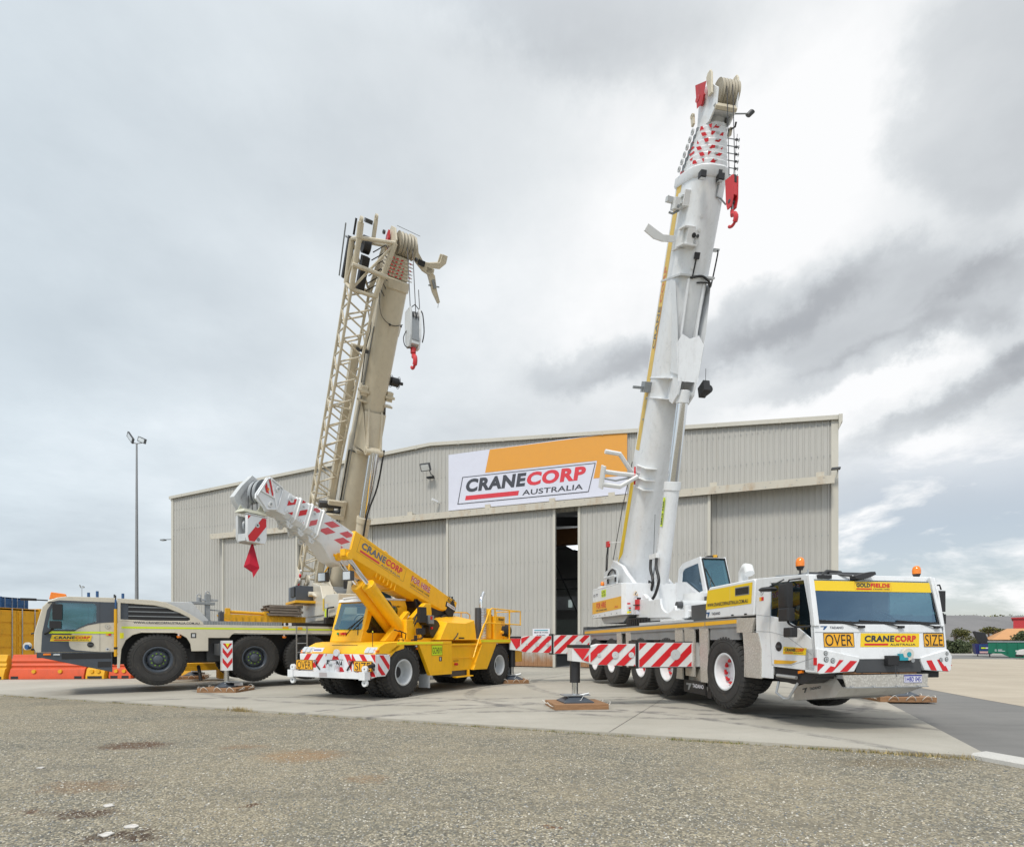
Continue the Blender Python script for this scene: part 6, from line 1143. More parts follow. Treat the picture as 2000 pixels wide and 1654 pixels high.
    for y in (-1.46, 1.10):
        for z in (.49, .83):
            mb = MB(); mb.lathe([(.03, -.03), (.085, -.03), (.085, .03), (.03, .03)], WHITE, o=(1.30, y, z-.02), ax='x', n=24, closed=True); mb.box(1.345, 1.415, y-.07, y+.07, min(z, .64), max(z, .64)-.0, WHITE) if False else mb.box(1.27, 1.33, y-.07, y+.07, *sorted((z+(.06 if z < .6 else -.06), .64)), WHITE); mb.build('lifting_eye', bb)
    mb = MB(); 
    for a, b_, sg in ((-.83, -.62, 1), (.55, .35, 1)): mb.tube([(1.16, a, 1.0), (1.17, (a+b_)/2, .87), (1.16, b_, .76)], .018, BLACK, 6)
    for y in (-.74, .47): mb.cyl((1.14, y, .98), (1.22, y, .98), .02, GALV); mb.tube([(1.2, y, 1.02), (1.2, y, .92)], .012, GALV)
    mb.cyl((1.14, 1.24, .9), (1.3, 1.24, .88), .05, BLACK); mb.tube([(1.15, 1.2, .96), (1.22, 1.26, .86), (1.2, 1.3, .78)], .025, BLACK); mb.build('chain_bracket', root)
    for y0, y1 in ((-1.40, -.98), (.86, 1.22)):
        mb = MB(); mb.prism([(1.09, 1.19), (1.075, 1.25), (.98, 1.345), (.9, 1.345), (.9, 1.19)], 'y', y0, y1, GREYW); m_ = y0+.16; mb.build('headlight', root, bevel=.008)
        hl = root.children[-1] if False else None
    mb = MB()
    for y in (-1.3, -1.12, .95, 1.10): mb.obox((1.06, y, 1.27), (.03, 0, -.02), (0, .065, 0), (-.02, 0, .04), LENS); 
    mb.obox((1.08, -1.36, 1.22), (.02, 0, 0), (0, .04, 0), (-.01, 0, .04), ORANGE); mb.obox((1.02, 1.21, 1.24), (.05, 0, 0), (0, .05, 0), (-.01, 0, .035), ORANGE); mb.obox((1.05, -.78, 1.27), (.02, 0, -.02), (0, .18, 0), (-.02, 0, .035), PLATEW); d = DF(mb, (1.078, -.92, 1.25), (0, 1, 0), (-.5, 0, 1), .002); [d.rect(k*.045, 0, k*.045+.025, .04, PLATEB, 1) for k in range(6)]; mb.build('lamp', root)
    mb = MB(); mb.cyl((.95, 1.02, 1.2), (.95, 1.02, 1.72), .008, BLACK, n=6); mb.lathe([(.005, -.02), (.02, 0), (.005, .02)], NEONY, o=(.95, 1.02, 1.73), ax='z', n=10); mb.build('marker_rod', root)
    # ---- cab
    YA, YB = -1.05, .10; mb = MB()
    side = [(.42, 1.48), (.32, 1.80), (.06, 2.57), (-.02, 2.62), (-1.42, 2.68), (-1.5, 2.5), (-1.5, 1.48)]; win = [(.20, 1.76), (.12, 1.84), (-.12, 2.46), (-1.02, 2.50), (-1.08, 2.42), (-1.08, 1.76), (-1.0, 1.72), (.14, 1.72)]
    mb.prism(side, 'y', YB-.05, YB, YEL, [win]); mb.prism(side, 'y', YA, YA+.05, YEL, [win]); mb.prism([(.42, 1.48), (.32, 1.80), (.26, 1.80), (.3, 1.48)], 'y', YA+.05, YB-.05, YEL); mb.box(-1.5, -1.45, YA+.05, YB-.05, 1.48, 2.6, YEL)
    mb.obox((.17, YB-.04, 2.18), (.035, 0, 0), (0, .05, 0), (-.13, 0, .40), YEL); mb.obox((.17, YA+.04, 2.18), (.035, 0, 0), (0, .05, 0), (-.13, .0, .40), YEL)
    mb.prism([(.06, 2.55), (.02, 2.62), (-1.42, 2.68), (-1.42, 2.6)], 'y', YA+.05, YB-.05, YEL); cab = mb.build('cab', root, bevel=.015)
    mb = MB(); mb.prism([(.1, 2.575), (.05, 2.66), (-.2, 2.70), (-1.4, 2.74), (-1.45, 2.69), (0, 2.62)], 'y', YA-.01, YB+.01, WHITE2); mb.tube([(.06, -.9, 2.68), (.04, -.5, 2.71), (.04, 0, 2.69)], .03, WHITE2, 6); mb.build('roof', cab, bevel=.01)
    mb = MB(); mb.prism(win, 'y', YB-.03, YB-.02, GLASSD); mb.build('side_window', cab, smooth=0)
    mb = MB()
    for i in range(12): mb.tube([(-.95+i*.09, YB-.055, 1.74), (-.75+i*.09-.35, YB-.055, 2.46)], .008, BLACK, 4)
    mb.build('window_guard', cab)
    mb = MB(); mb.add([(.325, YA+.05, 1.82), (.075, YA+.05, 2.54), (.075, YB-.05, 2.54), (.325, YB-.05, 1.82)], [(0, 1, 2, 3)], GLASST); mb.build('windscreen', cab, smooth=0); seat(cab, -.7, -.5, 1.75)
    mb = MB(); mb.tube([(-.15, -.5+.0, 2.05), (0, -.5, 1.7)], .03, BLACK); mb.tube([(-.15+math.cos(a)*.06, -.5+math.sin(a)*.2, 2.06-math.cos(a)*.18) for a in [2*PI*i/16 for i in range(16)]], .014, BLACK, 6, True); mb.build('steering_wheel', cab)
    mb = MB(); wiper(mb, (.37, -.48, 1.66), (.33, -.45, 1.82), (.22, .0, 2.15)); wiper(mb, (.37, -.05, 1.66), (.34, -.25, 1.8), (.24, .02, 2.08)); mb.build('wiper', cab)
    mb = MB(); d = DF(mb, (.40, 0, 1.50), (0, 1, 0), (-.1, 0, .32), .004); crane_logo(d, -.88, .03, .6, .09, 1)
    for i, m in enumerate((paint('lens_green', (.02, .3, .12), .3), ORANGE, RED, REDS)): mb.cyl((.37, -.76+i*.09, 1.70), (.41, -.76+i*.09, 1.70), .035, m, n=12)
    d.rect(-1.05, .22, -.93, .32, paint('tag_orange', (.6, .3, .2), .4), 1); mb.build('cab_lettering', cab, smooth=0)
    mb = MB(); mb.tube([(-.25, YB+.02, 2.68), (-.5, YB+.12, 2.62), (-.62, YB+.15, 2.45), (-.62, YB+.15, 1.7)], .03, BLACK); mb.build('grab_rail', cab)
    mb = MB(); mb.tube([(-.7, .9, 1.52), (-.95, .95, 1.56), (-1.1, .98, 1.6), (-1.1, .98, 1.95)], .02, BLACK); mirror(mb, (-1.1, .95, 2.24), .30, .44, .12); mirror(mb, (-1.05, .95, 1.77), .32, .18, .1); mb.box(-.85, -.82, .9, 1.0, 1.5, 1.66, BLACK); mb.build('mirror', root, bevel=.012)
    mb = MB(); mb.tube([(-.1, 1.12, 1.49), (-.1, 1.12, 1.53), (.08, 1.12, 1.53), (.08, 1.12, 1.49)], .012, BLACK, 6); mb.prism([(-.25, 1.48), (-.22, 1.58), (-.12, 1.58), (-.1, 1.48)], 'y', 1.0, 1.06, YEL); mb.build('lifting_lug', root)
    # ---- boom
    EL = R(18.5); J = Vector((.97, 0, 4.0)); M0 = boomM(J, EL)
    def sec(t, w, top, mid, bot, k): return [(t, -w, top), (t, w, top), (t, w, mid), (t, w*k, bot), (t, -w*k, bot), (t, -w, mid)]
    b = MB(M0); b.loft([sec(-4.85, .35, .32, .0, -.04, .8), sec(-4.1, .35, .32, -.22, -.26, .8), sec(-2.9, .35, .34, -.28, -.42, .6), sec(-.9, .35, .35, -.33, -.55, .5), sec(-.3, .35, .36, -.35, -.40, .8), sec(.0, .35, .36, -.36, -.37, .85)], YEL)
    for t in (-1.3, -3.2): b.prism([(t-.12, .34), (t-.05, .42), (t+.05, .42), (t+.12, .34)], 'y', .22, .28, YEL)
    for i in range(6): b.box(-1.9+i*.16, -1.87+i*.16, -.2, .345, -.46-.01*(6-i), -.3, YEL)
    boom = b.build('boom', root, bevel=.015)
    b = MB(M0); d = DF(b, (0, .35, 0), (-1, 0, 0), (0, 0, 1), .004); DB = paint('logo_grey', (.13, .15, .19), .4); DR = paint('logo_red', (.70, .05, .06), .4)
    d.frame(.20, -.13, 2.14, .27, .006, NAVY, 1, .05); crane_logo(d, .31, -.10, 1.68, .32, 1, DB, red=DR)
    d.text('FOR HIRE', 2.45, .02, .92, .19, WHITE, 2, .07); d.text('FOR HIRE', 2.45, .02, .92, .19, RED, 3, .01); d.text('1300 CRANE HIRE', 2.45, -.09, .95, .06, NAVY, 1, .01); d.text('WWW.CRANECORPAUSTRALIA.COM.AU', 2.45, -.16, .95, .03, DB, 1, .0)
    d.text('FRANNA', 4.33, .16, .38, .09, BLACK, 1, .03, .2); d.rect(4.28, .27, 4.74, .285, BLACK, 1); d.rect(4.32, -.0, 4.78, .11, PLATEW, 6); d.text('AT20 SERIES', 4.36, .03, .38, .05, DB, 7, .02)
    b.box(-4.82, -4.28, .345, .365, -.04, .13, BLACK); b.build('boom_lettering', boom, smooth=0)
    b = MB(M0); b.loft([sec(-.2, .30, .30, -.30, -.52, .7), sec(.05, .30, .31, -.31, -.66, .7), sec(.42, .30, .31, -.31, -.66, .72), sec(.8, .30, .31, -.29, -.44, .8), sec(1.2, .30, .31, -.28, -.38, .85)], WHITE)
    s1 = b.build('boom_section', root, bevel=.02); DRR = paint('faded_red', (.62, .10, .12), .45)
    b = MB(M0); d = DF(b, (0, .30, 0), (-1, 0, 0), (0, 0, 1), .004)
    for lo, hi, ph in ((.06, .24, .0), (-.18, .02, .2), (-.5, -.24, .34)): d.stripes([(-1.0, lo), (-.03, lo), (-.03, hi), (-1.0, hi)] if lo > -.3 else [(-.25, -.31), (-.03, -.31), (-.03, -.22), (-.3, -.22)], .52, .5, DRR, 1.3, ph, 1)
    d.text('FRANNA', -.8, .255, .4, .045, GREYW, 1, .02, .1); b.build('hazard_stripe', s1, smooth=0)
    t = 1.02
    for i, (w, hh) in enumerate(((.33, .36), (.31, .33), (.285, .30))):
        b = MB(M0); o = .33
        def rr(tt, ww, h2): return [(tt, -ww+.05, h2), (tt, ww-.05, h2), (tt, ww, h2-.05), (tt, ww, -h2+.04), (tt, ww-.09, -h2-.05), (tt, -ww+.09, -h2-.05), (tt, -ww, -h2+.04), (tt, -ww, h2-.05)]
        b.loft([rr(t-.0, w+.005, hh), rr(t+.015, w+.015, hh+.012), rr(t+.055, w+.015, hh+.012), rr(t+.07, w-.01, hh-.01), rr(t+.13, w-.012, hh-.014)], WHITE2); b.loft([rr(t+.1, w-.025, hh-.03), rr(t+o+.02, w-.03, hh-.035)], WHITE)
        if i > -1:
            for yy in (-w*.55, w*.55): b.lathe([(.03, -.02), (.075, -.02), (.075, .02), (.03, .02)], WHITE2, o=(t+.06, yy, -hh-.11), n=18, closed=True); b.prism([(t-.08, -hh-.03), (t+.0, -hh-.12), (t+.12, -hh-.12), (t+.2, -hh-.03)], 'y', yy-.018, yy+.018, WHITE2)
        s = b.build('boom_section', root, bevel=.005)
        b = MB(M0); d = DF(b, (0, w-.025, 0), (-1, 0, 0), (0, 0, 1), .004); d.stripes([(-t-o, -hh*.7), (-t-.14, -hh*.7), (-t-.14, hh*.8), (-t-o, hh*.8)], .44, .42, RED if i else DRR, 1.3, .1, 1); d.disc(-t-.27, .12, .07, WHITE, 2); d.disc(-t-.27, .12, .045, GREYW, 3); d.disc(-t-.27, .12, .012, BLACK, 4, 8)
        for k in range(5): d.disc(-t-.2-.05*(k % 3), -hh*.62-.04*(k//3), .008, BLACK, 3, 6)
        b.build('section_marking', s, smooth=0); t += o
    # nose
    b = MB(M0); t0 = t-.05; b.loft([[(t0, -.24, .26), (t0, .24, .26), (t0, .24, -.30), (t0, -.24, -.30)], [(t0+.30, -.24, .25), (t0+.30, .24, .25), (t0+.30, .24, -.33), (t0+.30, -.24, -.33)]], WHITE)
    b.build('boom_tip', root, bevel=.012); a = 0; MN = M0 @ Matrix.Translation((t0+.27, 0, 0)) @ Matrix.Diagonal((.62, 1, 1, 1)); b = MB(MN)
    for y in (.22, -.30): b.prism([(a, .24), (a+.62, .30), (a+.72, .24), (a+.92, -.24), (a+.88, -.34), (a+.38, -.46), (a+.02, -.33)], 'y', y, y+.05, WHITE, [[(a+.10, .05), (a+.35, .20), (a+.18, -.22), (a+.1, -.2)]] if False else ())
    b.tube([(a+.02, .285, .22), (a+.60, .285, .27), (a+.70, .285, .2), (a+.88, .285, -.26), (a+.38, .285, -.43), (a+.0, .285, -.3)], .02, WHITE, 6, True); b.tube([(a+.02, .285, -.28), (a+.58, .285, .26)], .025, WHITE, 6); b.tube([(a+.2, .285, -.10), (a+.8, .285, -.12)], .02, WHITE, 6)
    b.loft([[(a+.05+.0, y, .31), (a+.75, y, .36), (a+1.0, y, .0), (a+1.15, y, -.32), (a+1.05, y, -.40), (a+.7, y, -.55), (a+.5, y, -.4)] for y in (-.40, -.25)], GREYW)
    for c_, z_ in ((.22, .14), (.32, -.28)): b.cyl((a+c_, .26, z_), (a+c_, .31, z_), .07, WHITE2, n=16); b.cyl((a+c_, .3, z_), (a+c_, .33, z_), .03, GREYST, n=10)
    nose = b.build('boom_head', root, bevel=.015)
    b = MB(MN); d = DF(b, (0, .275, 0), (-1, 0, 0), (0, 0, 1), .004); d.stripes([(-a-.72, -.1), (-a-.3, -.1), (-a-.4, .22), (-a-.66, .22)], .26, .5, RED, -1.0, .1, 1); d.disc(-a-.55, -.0, .04, ORANGE, 2); b.build('head_marking', nose, smooth=0)
    b = MB(MN); sheave(b, (a+.62, -.05, -.05), .28, .1, GREYST); sheave(b, (a+.62, .1, -.05), .28, .1, GREYST); b.build('sheave', nose)
    # hook block and flag
    hx, hy, zt = 3.62, .0, 4.20; b = MB()
    for dx, dy in ((-.1, -.08), (-.1, .08), (.1, .0)): b.cyl((hx+dx, hy+dy, zt-.15), (hx+dx*.7, hy+dy, 4.65), .010, WIRE, n=6)
    b.build('hoist_rope', root)
    b = MB(); b.box(hx-.30, hx+.24, hy-.26, hy-.18, zt-.5, zt, WHITE) if False else None
    b.prism([(hx-.24, zt), (hx+.24, zt), (hx+.24, zt-.48), (hx+.2, zt-.58), (hx-.2, zt-.58), (hx-.24, zt-.45)], 'y', hy+.12, hy+.20, WHITE); b.prism([(hx-.24, zt), (hx+.24, zt), (hx+.24, zt-.48), (hx+.2, zt-.58), (hx-.2, zt-.58), (hx-.24, zt-.45)], 'y', hy-.20, hy-.12, GREYW); b.box(hx-.24, hx+.24, hy-.12, hy+.12, zt-.56, zt-.40, GREYW); b.box(hx-.26, hx+.26, hy+.1, hy+.22, zt-.0, zt+.02, GREYW)
    hb = b.build('hook_block', root, bevel=.015)
    b = MB(); sheave(b, (hx, hy, zt-.22), .2, .08, GREYST); b.build('sheave', hb)
    b = MB(); d = DF(b, (hx, hy+.20, 0), (-1, 0, 0), (0, 0, 1)); d.stripes([(-.23, zt-.45), (-.2, zt-.56), (.19, zt-.56), (.22, zt-.47), (.22, zt-.02), (-.23, zt-.02)], .52, .45, RED, .8, .42, 1); d.disc(.0, zt-.2, .05, GREYW, 2); d.disc(0, zt-.2, .02, BLACK, 3); d.disc(.02, zt-.5, .04, GREYST, 2); b.build('hazard_stripe', hb, smooth=0)
    b = MB(); b.loft([[(hx-.30, hy-.15, zt+.06), (hx+.30, hy-.15, zt+.06), (hx+.30, hy+.15, zt+.06), (hx-.30, hy+.15, zt+.06)], [(hx-.25, hy-.12, zt+.13), (hx+.25, hy-.12, zt+.13), (hx+.25, hy+.12, zt+.13), (hx-.25, hy+.12, zt+.13)]], paint('cream_plate', (.55, .55, .45), .4)); b.prism([(hx-.27, zt+.10), (hx-.04, zt+.10), (hx-.15, zt+.28)], 'y', hy+.1, hy+.12, bpy.data.materials['cream_plate']); b.prism([(hx+.27, zt+.10), (hx+.10, zt+.10), (hx+.2, zt+.24)], 'y', hy-.1, hy-.08, bpy.data.materials['cream_plate']); b.build('anti_two_block', hb, smooth=0)
    zf = zt-.58; b = MB(Matrix.Translation((hx, hy, 0)) @ Matrix.Rotation(R(125), 4, 'Z'))
    b.add([(.0, .0, zf), (.03, .03, zf), (.0, .04, zf), (-.17, .02, zf-.50), (-.02, -.06, zf-.44), (.16, .03, zf-.52), (.02, .0, zf-.60), (.0, .05, zf-.62), (.04, .0, zf-.74)], [(0, 3, 4), (0, 4, 5, 1), (3, 6, 4), (4, 6, 5), (0, 2, 3), (6, 7, 8), (3, 7, 6), (5, 6, 8)], CLOTH)
    fl = b.build('flag', smooth=0); fl.matrix_world = Matrix.Translation(root.location) @ Matrix.Rotation(R(-119), 4, 'Z'); tag(fl, 'dark red cloth flag hanging under the hook of the yellow crane', 'flag')
    # rams
    for y in (.18, .56):
        p0 = Vector((-.85, y, 1.66)); p1 = M0 @ Vector((.25, 0, -.50)); p1.y = y; dv = (p1-p0).normalized(); L_ = (p1-p0).length
        b = MB(); b.cyl(p0-dv*.1, p0+dv*L_*.66, .165, YEL, n=24); b.cyl(p0+dv*L_*.63, p0+dv*L_*.67, .18, YEL, n=24); b.cyl(p0-dv*.12+Vector((0, -.16, 0)), p0-dv*.12+Vector((0, .16, 0)), .12, YEL); o = b.build('lifting_cylinder', root, bevel=.01)
        b = MB(); b.cyl(p0+dv*L_*.66, p1, .06, CHROME, n=20); b.build('piston_rod', o)
        b = MB(); b.cyl(p0+dv*L_*.67+Vector((0, 0, .0)), p1-dv*.05, .01, DARK) ; b.cyl(p1-Vector((0, .12, 0)), p1+Vector((0, .12, 0)), .10, YEL); b.box(p1.x-.15, p1.x+.15, y-.08, y+.08, p1.z, p1.z+.16, YEL); b.build('rod_eye', o)
    for y, x in ((.44, 1.18), (-.36, 1.25)):
        b = MB(); b.box(x-.05, x+.08, y-.14, y+.14, 3.02+.0, 3.26, DARK); b.box(x+.08, x+.09, y-.12, y+.12, 3.04, 3.24, LENS); b.tube([(x, y, 3.25), (x-.1, y*.8, 3.45)], .02, YEL); b.build('work_light', root, bevel=.01)
    # ---- pivot frame, winch, rear body
    b = MB()
    for s in (1, -1):
        y0, y1 = sorted((s*.42, s*.60)); b.prism([(-.55, 1.5), (-.8, 1.95), (-1.25, 2.25), (-1.75, 2.62), (-2.0, 2.62), (-2.05, 2.30), (-1.55, 1.85), (-1.4, 1.5)], 'y', y0, y1, YEL); b.prism([(.05, 1.5), (-.95, 2.35), (-1.05, 2.3), (-.35, 1.5)], 'y', y0, y1, YEL)
    b.box(-.95, -.6, .62, .82, 1.5, 2.1, YEL); b.box(-2.1, -.5, -.6, .8, 1.48, 1.58, YEL); b.build('pivot_frame', root, bevel=.02)
    b = MB(); b.prism([(-1.6, 2.85), (-2.9, 2.65), (-3.45, 2.95), (-3.55, 2.45), (-3.25, 2.05), (-2.5, 1.95), (-2.2, 2.2), (-1.7, 2.5)], 'y', -.28, .28, BLACK); b.prism([(-3.05, 2.45), (-3.5, 2.85), (-3.62, 2.6), (-3.4, 2.1)], 'y', .0, .36, BLACK)
    for k in range(5): b.tube([(-1.7-.1*k, .3, 2.75-.06*k), (-2.3, .36, 2.25-.08*k), (-3.0, .34, 2.2+.03*k), (-3.45, .3, 2.45-.05*k)], .02, BLACK, 6)
    b.tube([(-3.6, .2, 2.55), (-3.6, .25, 2.95)], .03, BLACK); b.obox((-3.62, .25, 2.75), (.05, 0, .02), (0, .06, 0), (0, 0, .1), BLACK); b.build('boom_foot', root)
    b = MB(); b.cyl((-1.85, .5, 1.86), (-1.85, .85, 1.86), .27, BLACK, n=28); b.cyl((-1.55, .5, 2.1), (-1.55, .86, 2.1), .15, BLACK, n=20); b.cyl((-1.68, .84, 1.88), (-1.68, .89, 1.88), .035, RED, n=12); b.box(-1.75, -1.5, .75, .9, 2.0, 2.25, GREYST); b.box(-1.66, -1.58, .9, .91, 2.12, 2.22, RED)
    b.tube([(-1.0, .62, 1.6), (-.9, .8, 2.0), (-1.15, .8, 2.3), (-1.4, .8, 2.1)], .025, BLACK); b.tube([(-1.05, .62, 1.55), (-.98, .75, 1.9), (-1.25, .75, 2.2)], .025, BLACK); b.tube([(-.5, .75, 1.52), (-.35, .85, 1.75), (-.1, .8, 1.8)], .015, BLACK); b.tube([(-.62, .75, 1.52), (-.42, .95, 1.7), (-.2, .9, 1.78)], .015, BLACK); b.build('winch', root)
    b = MB(); b.add([(-1.72, YL-.12, 1.53), (-3.70, YL-.12, 1.53), (-3.70, YL-.2, 2.16), (-3.2, YL-.2, 2.05), (-2.2, YL-.2, 2.05), (-1.72, -1.0, 1.53), (-3.7, -1.0, 1.53), (-3.70, -.9, 2.16), (-3.2, -.9, 2.28), (-2.3, -.9, 2.2), (-2.3, .2, 2.2), (-3.3, .2, 2.32), (-3.70, .2, 2.34)],
                    [(0, 1, 2, 3, 4), (4, 3, 11, 10), (3, 2, 12, 11), (1, 6, 7, 12, 2), (10, 11, 8, 9), (11, 12, 7, 8), (0, 4, 10, 9, 5), (5, 9, 8, 7, 6), (0, 5, 6, 1)], YEL)
    d = DF(b, (0, YL-.12, 0), (-1, 0, 0), (0, .0, 1), .01); d.rect(2.68, 1.57, 2.98, 1.61, BLACK, 1); b.tube([(-2.4, YL-.1, 1.54), (-2.48, YL-.05, 1.65), (-2.55, YL-.05, 1.74)], .02, BLACK); b.build('engine_cover', root, bevel=.02, smooth=25)
    b = MB(); b.cyl((-4.30, .8, 1.58), (-4.30, .8, 2.60), .10, DARK, n=20); b.cyl((-4.55, .8, 1.58), (-4.55, .8, 2.60), .15, GALV, n=24)
    for i in range(18): b.lathe([(.152, 1.62+i*.053), (.158, 1.635+i*.053), (.152, 1.65+i*.053)], CHROME, o=(-4.55, .8, 0), ax='z', n=24)
    b.tube([(-4.5, .8, 2.55), (-4.5, .8, 2.86), (-4.56, .8, 2.98), (-4.68, .8, 3.14)], .06, CHROME, 14); b.build('exhaust_stack', root)
    b = MB(); b.cyl((-4.92, .8, 1.58), (-4.92, .8, 2.6), .13, YEL, n=20); b.box(-5.86, -5.1, .45, .95, 1.56, 2.36, YEL); b.box(-5.15, -5.0, .5, .8, 2.36, 2.52, BLACK); b.box(-5.4, -5.3, .6, .7, 2.36, 2.42, BLACK); d = DF(b, (0, .95, 0), (-1, 0, 0), (0, 0, 1)); d.text('FRANNA', 5.4, 2.2, .38, .1, BLACK, 1, .03); d.text('25', 5.58, 2.06, .2, .1, REDS, 1, .03); b.build('service_cabinet', root, bevel=.012)
    b = MB(); b.lathe([(.01, -.36), (.22, -.34), (.27, -.28), (.27, .28), (.22, .34), (.01, .36)], BLACK, o=(-5.95, .75, 1.85), ax='x', n=28); b.box(-6.1, -5.75, .5, 1.0, 1.56, 1.65, YEL); b.cyl((-5.6, .9, 1.8), (-5.58, 1.03, 1.8), .06, GOLD, n=10); b.build('air_cleaner', root)
    b = MB(); r = .022
    b.tube([(-3.3, 1.27, .98), (-3.5, 1.27, 1.35), (-3.9, 1.27, 2.0), (-4.0, 1.25, 2.07), (-4.2, 1.25, 2.09), (-6.55, 1.22, 2.08)], r, YEL); b.tube([(-3.65, 1.27, 1.5), (-4.35, 1.22, 2.5), (-4.5, 1.22, 2.58), (-4.75, 1.22, 2.58), (-6.55, 1.2, 2.57), (-6.55, 1.2, 2.08)], r, YEL)
    for x in (-4.73, -5.72): b.tube([(x, 1.21, 1.56), (x, 1.21, 2.57)], r*1.4, YEL)
    b.tube([(-6.55, 1.2, 2.57), (-6.55, .2, 2.57), (-6.55, .2, 1.56)], r, YEL); b.tube([(-3.3, 1.27, .98), (-3.32, 1.2, .95)], r, YEL); b.build('hand_rail', root)
    b = MB(); b.tube([(-5.5, -1.1, 2.55), (-6.5, -1.1, 2.58), (-6.7, -1.1, 2.5), (-6.7, -1.1, 1.56)], r, YEL); b.tube([(-5.5, -1.1, 2.55), (-5.1, -1.1, 1.56)], r, YEL); b.tube([(-6.1, -1.1, 2.57), (-6.1, -1.1, 1.56)], r, YEL); b.build('hand_rail', root)
    return root
yellow_crane()

# ================================================================ beige crane at the left, its boom raised behind the yellow one
def beige_crane():
    rz = R(-143.13); root = thing('mobile_crane', 'beige mobile crane facing left with lattice jib beside its raised boom', 'crane', (-11.14, 17.52, 0), rz); YL, YR = 1.4, -1.3
    put_wheels(wheel_proto(.745, .44, .36, 'hub', SLATE, 44), root, (0, -2.62, -4.3, -7.0, -8.6), YL, YR, .985, .44)
    mb = MB(); mb.box(-9.5, 1.6, -.7, .75, .85, 1.75, BLACK); mb.box(-1.95, -1.3, -1.0, 1.1, .9, 1.6, DARK)
    for x in (0, -2.62, -4.3, -7, -8.6): mb.cyl((x, -1, .985), (x, 1, .985), .15, BLACK)
    mb.tube([(-1.1, .9, .75), (-1.1, 1.2, .5), (-1.12, 1.2, .32)], .05, BLACK); mb.box(-1.0, -.3, .3, 1.0, .9, 1.3, BLACK); mb.build('chassis', root)
    # carrier body side
    band = [(.98, .76), (.98, 2.05), (.85, 2.10), (.3, 2.02), (-9.4, 2.02), (-9.4, 1.78), (-5.1, 1.78), (-3.46, 1.79), (-2.05, 1.77), (-1.95, 1.72), (-1.88, 1.62), (-1.30, 1.62), (-1.30, 1.22), (-.85, 1.22), (-.82, 1.45), (-.72, 1.62), (-.55, 1.73), (-.4, 1.765), (.42, 1.765), (.62, 1.70), (.78, 1.55), (.88, 1.3), (.92, .76)]
    mb = MB(); mb.prism(band, 'y', YL-.10, YL, CREAM); mb.prism(band, 'y', YR, YR+.1, CREAM); mb.box(-9.4, .9, YR+.1, YL-.1, 1.86, 2.0, GREYST)
    for a, b_ in ((-.42, .42), (-5.0, -2.0)): mb.box(a, b_, YL-.02, YL+.03, 1.765, 1.80, CREAM)
    body = mb.build('carrier_body', root, bevel=.012)
    mb = MB(); mb.box(-3.46, -1.2, YL-.25, YL-.03, 2.02, 2.14, GREYST)
    for i in range(30): mb.box(-3.44+i*.075, -3.425+i*.075, YL-.03, YL-.02, 2.03, 2.13, GALV)
    mb.box(-9.4, -3.9, YR+.2, YL-.1, 2.02, 2.14, BLACK); mb.build('deck_edge', root, smooth=0)
    mb = MB(); d = DF(mb, (0, YL, 0), (-1, 0, 0), (0, 0, 1)); d.rect(-.88, 1.885, 9.3, 1.94, NEON, 1); d.rect(.0-.92, 1.60, -.83, 1.76, NEONY, 1); d.rect(.83, 1.62, .97, 1.77, BLACK, 1); d.rect(.86, 1.65, .94, 1.74, GREYW, 2)
    d.text('WWW.CRANECORPAUSTRALIA.COM.AU', -.6, 2.03, 1.66, .06, NAVY, 1, .02); d.rect(3.46, 1.93, 3.65, 2.0, GOLD, 2); d.rect(3.95, 1.9, 4.1, 1.99, GOLD, 2); d.text('TEREX', -.3, 1.3, .1, .03, BLUE, -20, .0) if False else None
    d.rect(3.5, 2.02, 3.75, 2.12, WHITE, 1); d.disc(3.6, 2.08, .05, BLACK, 2); mb.build('body_lettering', body, smooth=0)
    for x in (-.52, -3.52): mb = MB(); mb.cyl((x, YL-.03, 1.74), (x, YL-.03, 1.68), .03, GREYW); mb.cyl((x, YL-.0, 1.68), (x, YL, 1.62), .07, ORANGE, .05); mb.build('marker_lamp', root)
    # engine cowl
    cow = [(.98, 2.05), (.98, 2.73), (.1, 2.71), (-.2, 2.66), (-.5, 2.52), (-.82, 2.33), (-1.02, 2.20), (-1.15, 2.10), (-1.18, 2.02), (.3, 2.02), (.85, 2.10)]
    mb = MB(); mb.prism(cow, 'y', YL-.06, YL, CREAM, [[(.90, 2.14), (.90, 2.60), (.1, 2.56), (-.2, 2.50), (-.5, 2.38), (-.80, 2.22), (-.82, 2.16), (-.75, 2.13), (.3, 2.12)]]); mb.prism([(a, b_) for a, b_ in cow], 'y', YR, YR+.06, CREAM); mb.prism([(.98, 2.02), (.98, 2.70), (-.9, 2.71), (-1.35, 2.18), (-1.35, 2.02)], 'y', YR+.06, YL-.35, GREYW)
    co = mb.build('engine_cowl', root, bevel=.012)
    mb = MB(); mb.prism([(.92, 2.12), (.92, 2.62), (.1, 2.58), (-.2, 2.52), (-.52, 2.39), (-.84, 2.22), (-.84, 2.12)], 'y', YL-.075, YL-.05, SLATE)
    for z in (2.24, 2.37, 2.50): mb.box(-.3 if z > 2.4 else -.6 if z > 2.3 else -.8, .72, YL-.05, YL-.025, z-.012, z+.012, GREYST)
    for z, xe in ((2.18, -.8), (2.305, -.65), (2.435, -.38), (2.54, .0)): mb.box(xe, .72, YL-.05, YL-.04, z-.045, z+.045, BLACK)
    mb.build('louver', co, smooth=0)
    # cab
    side = [(2.72, 1.22), (2.77, 1.35), (2.76, 1.74), (2.60, 2.43), (2.47, 2.60), (2.3, 2.69), (2.10, 2.73), (1.0, 2.74), (1.0, 1.22)]
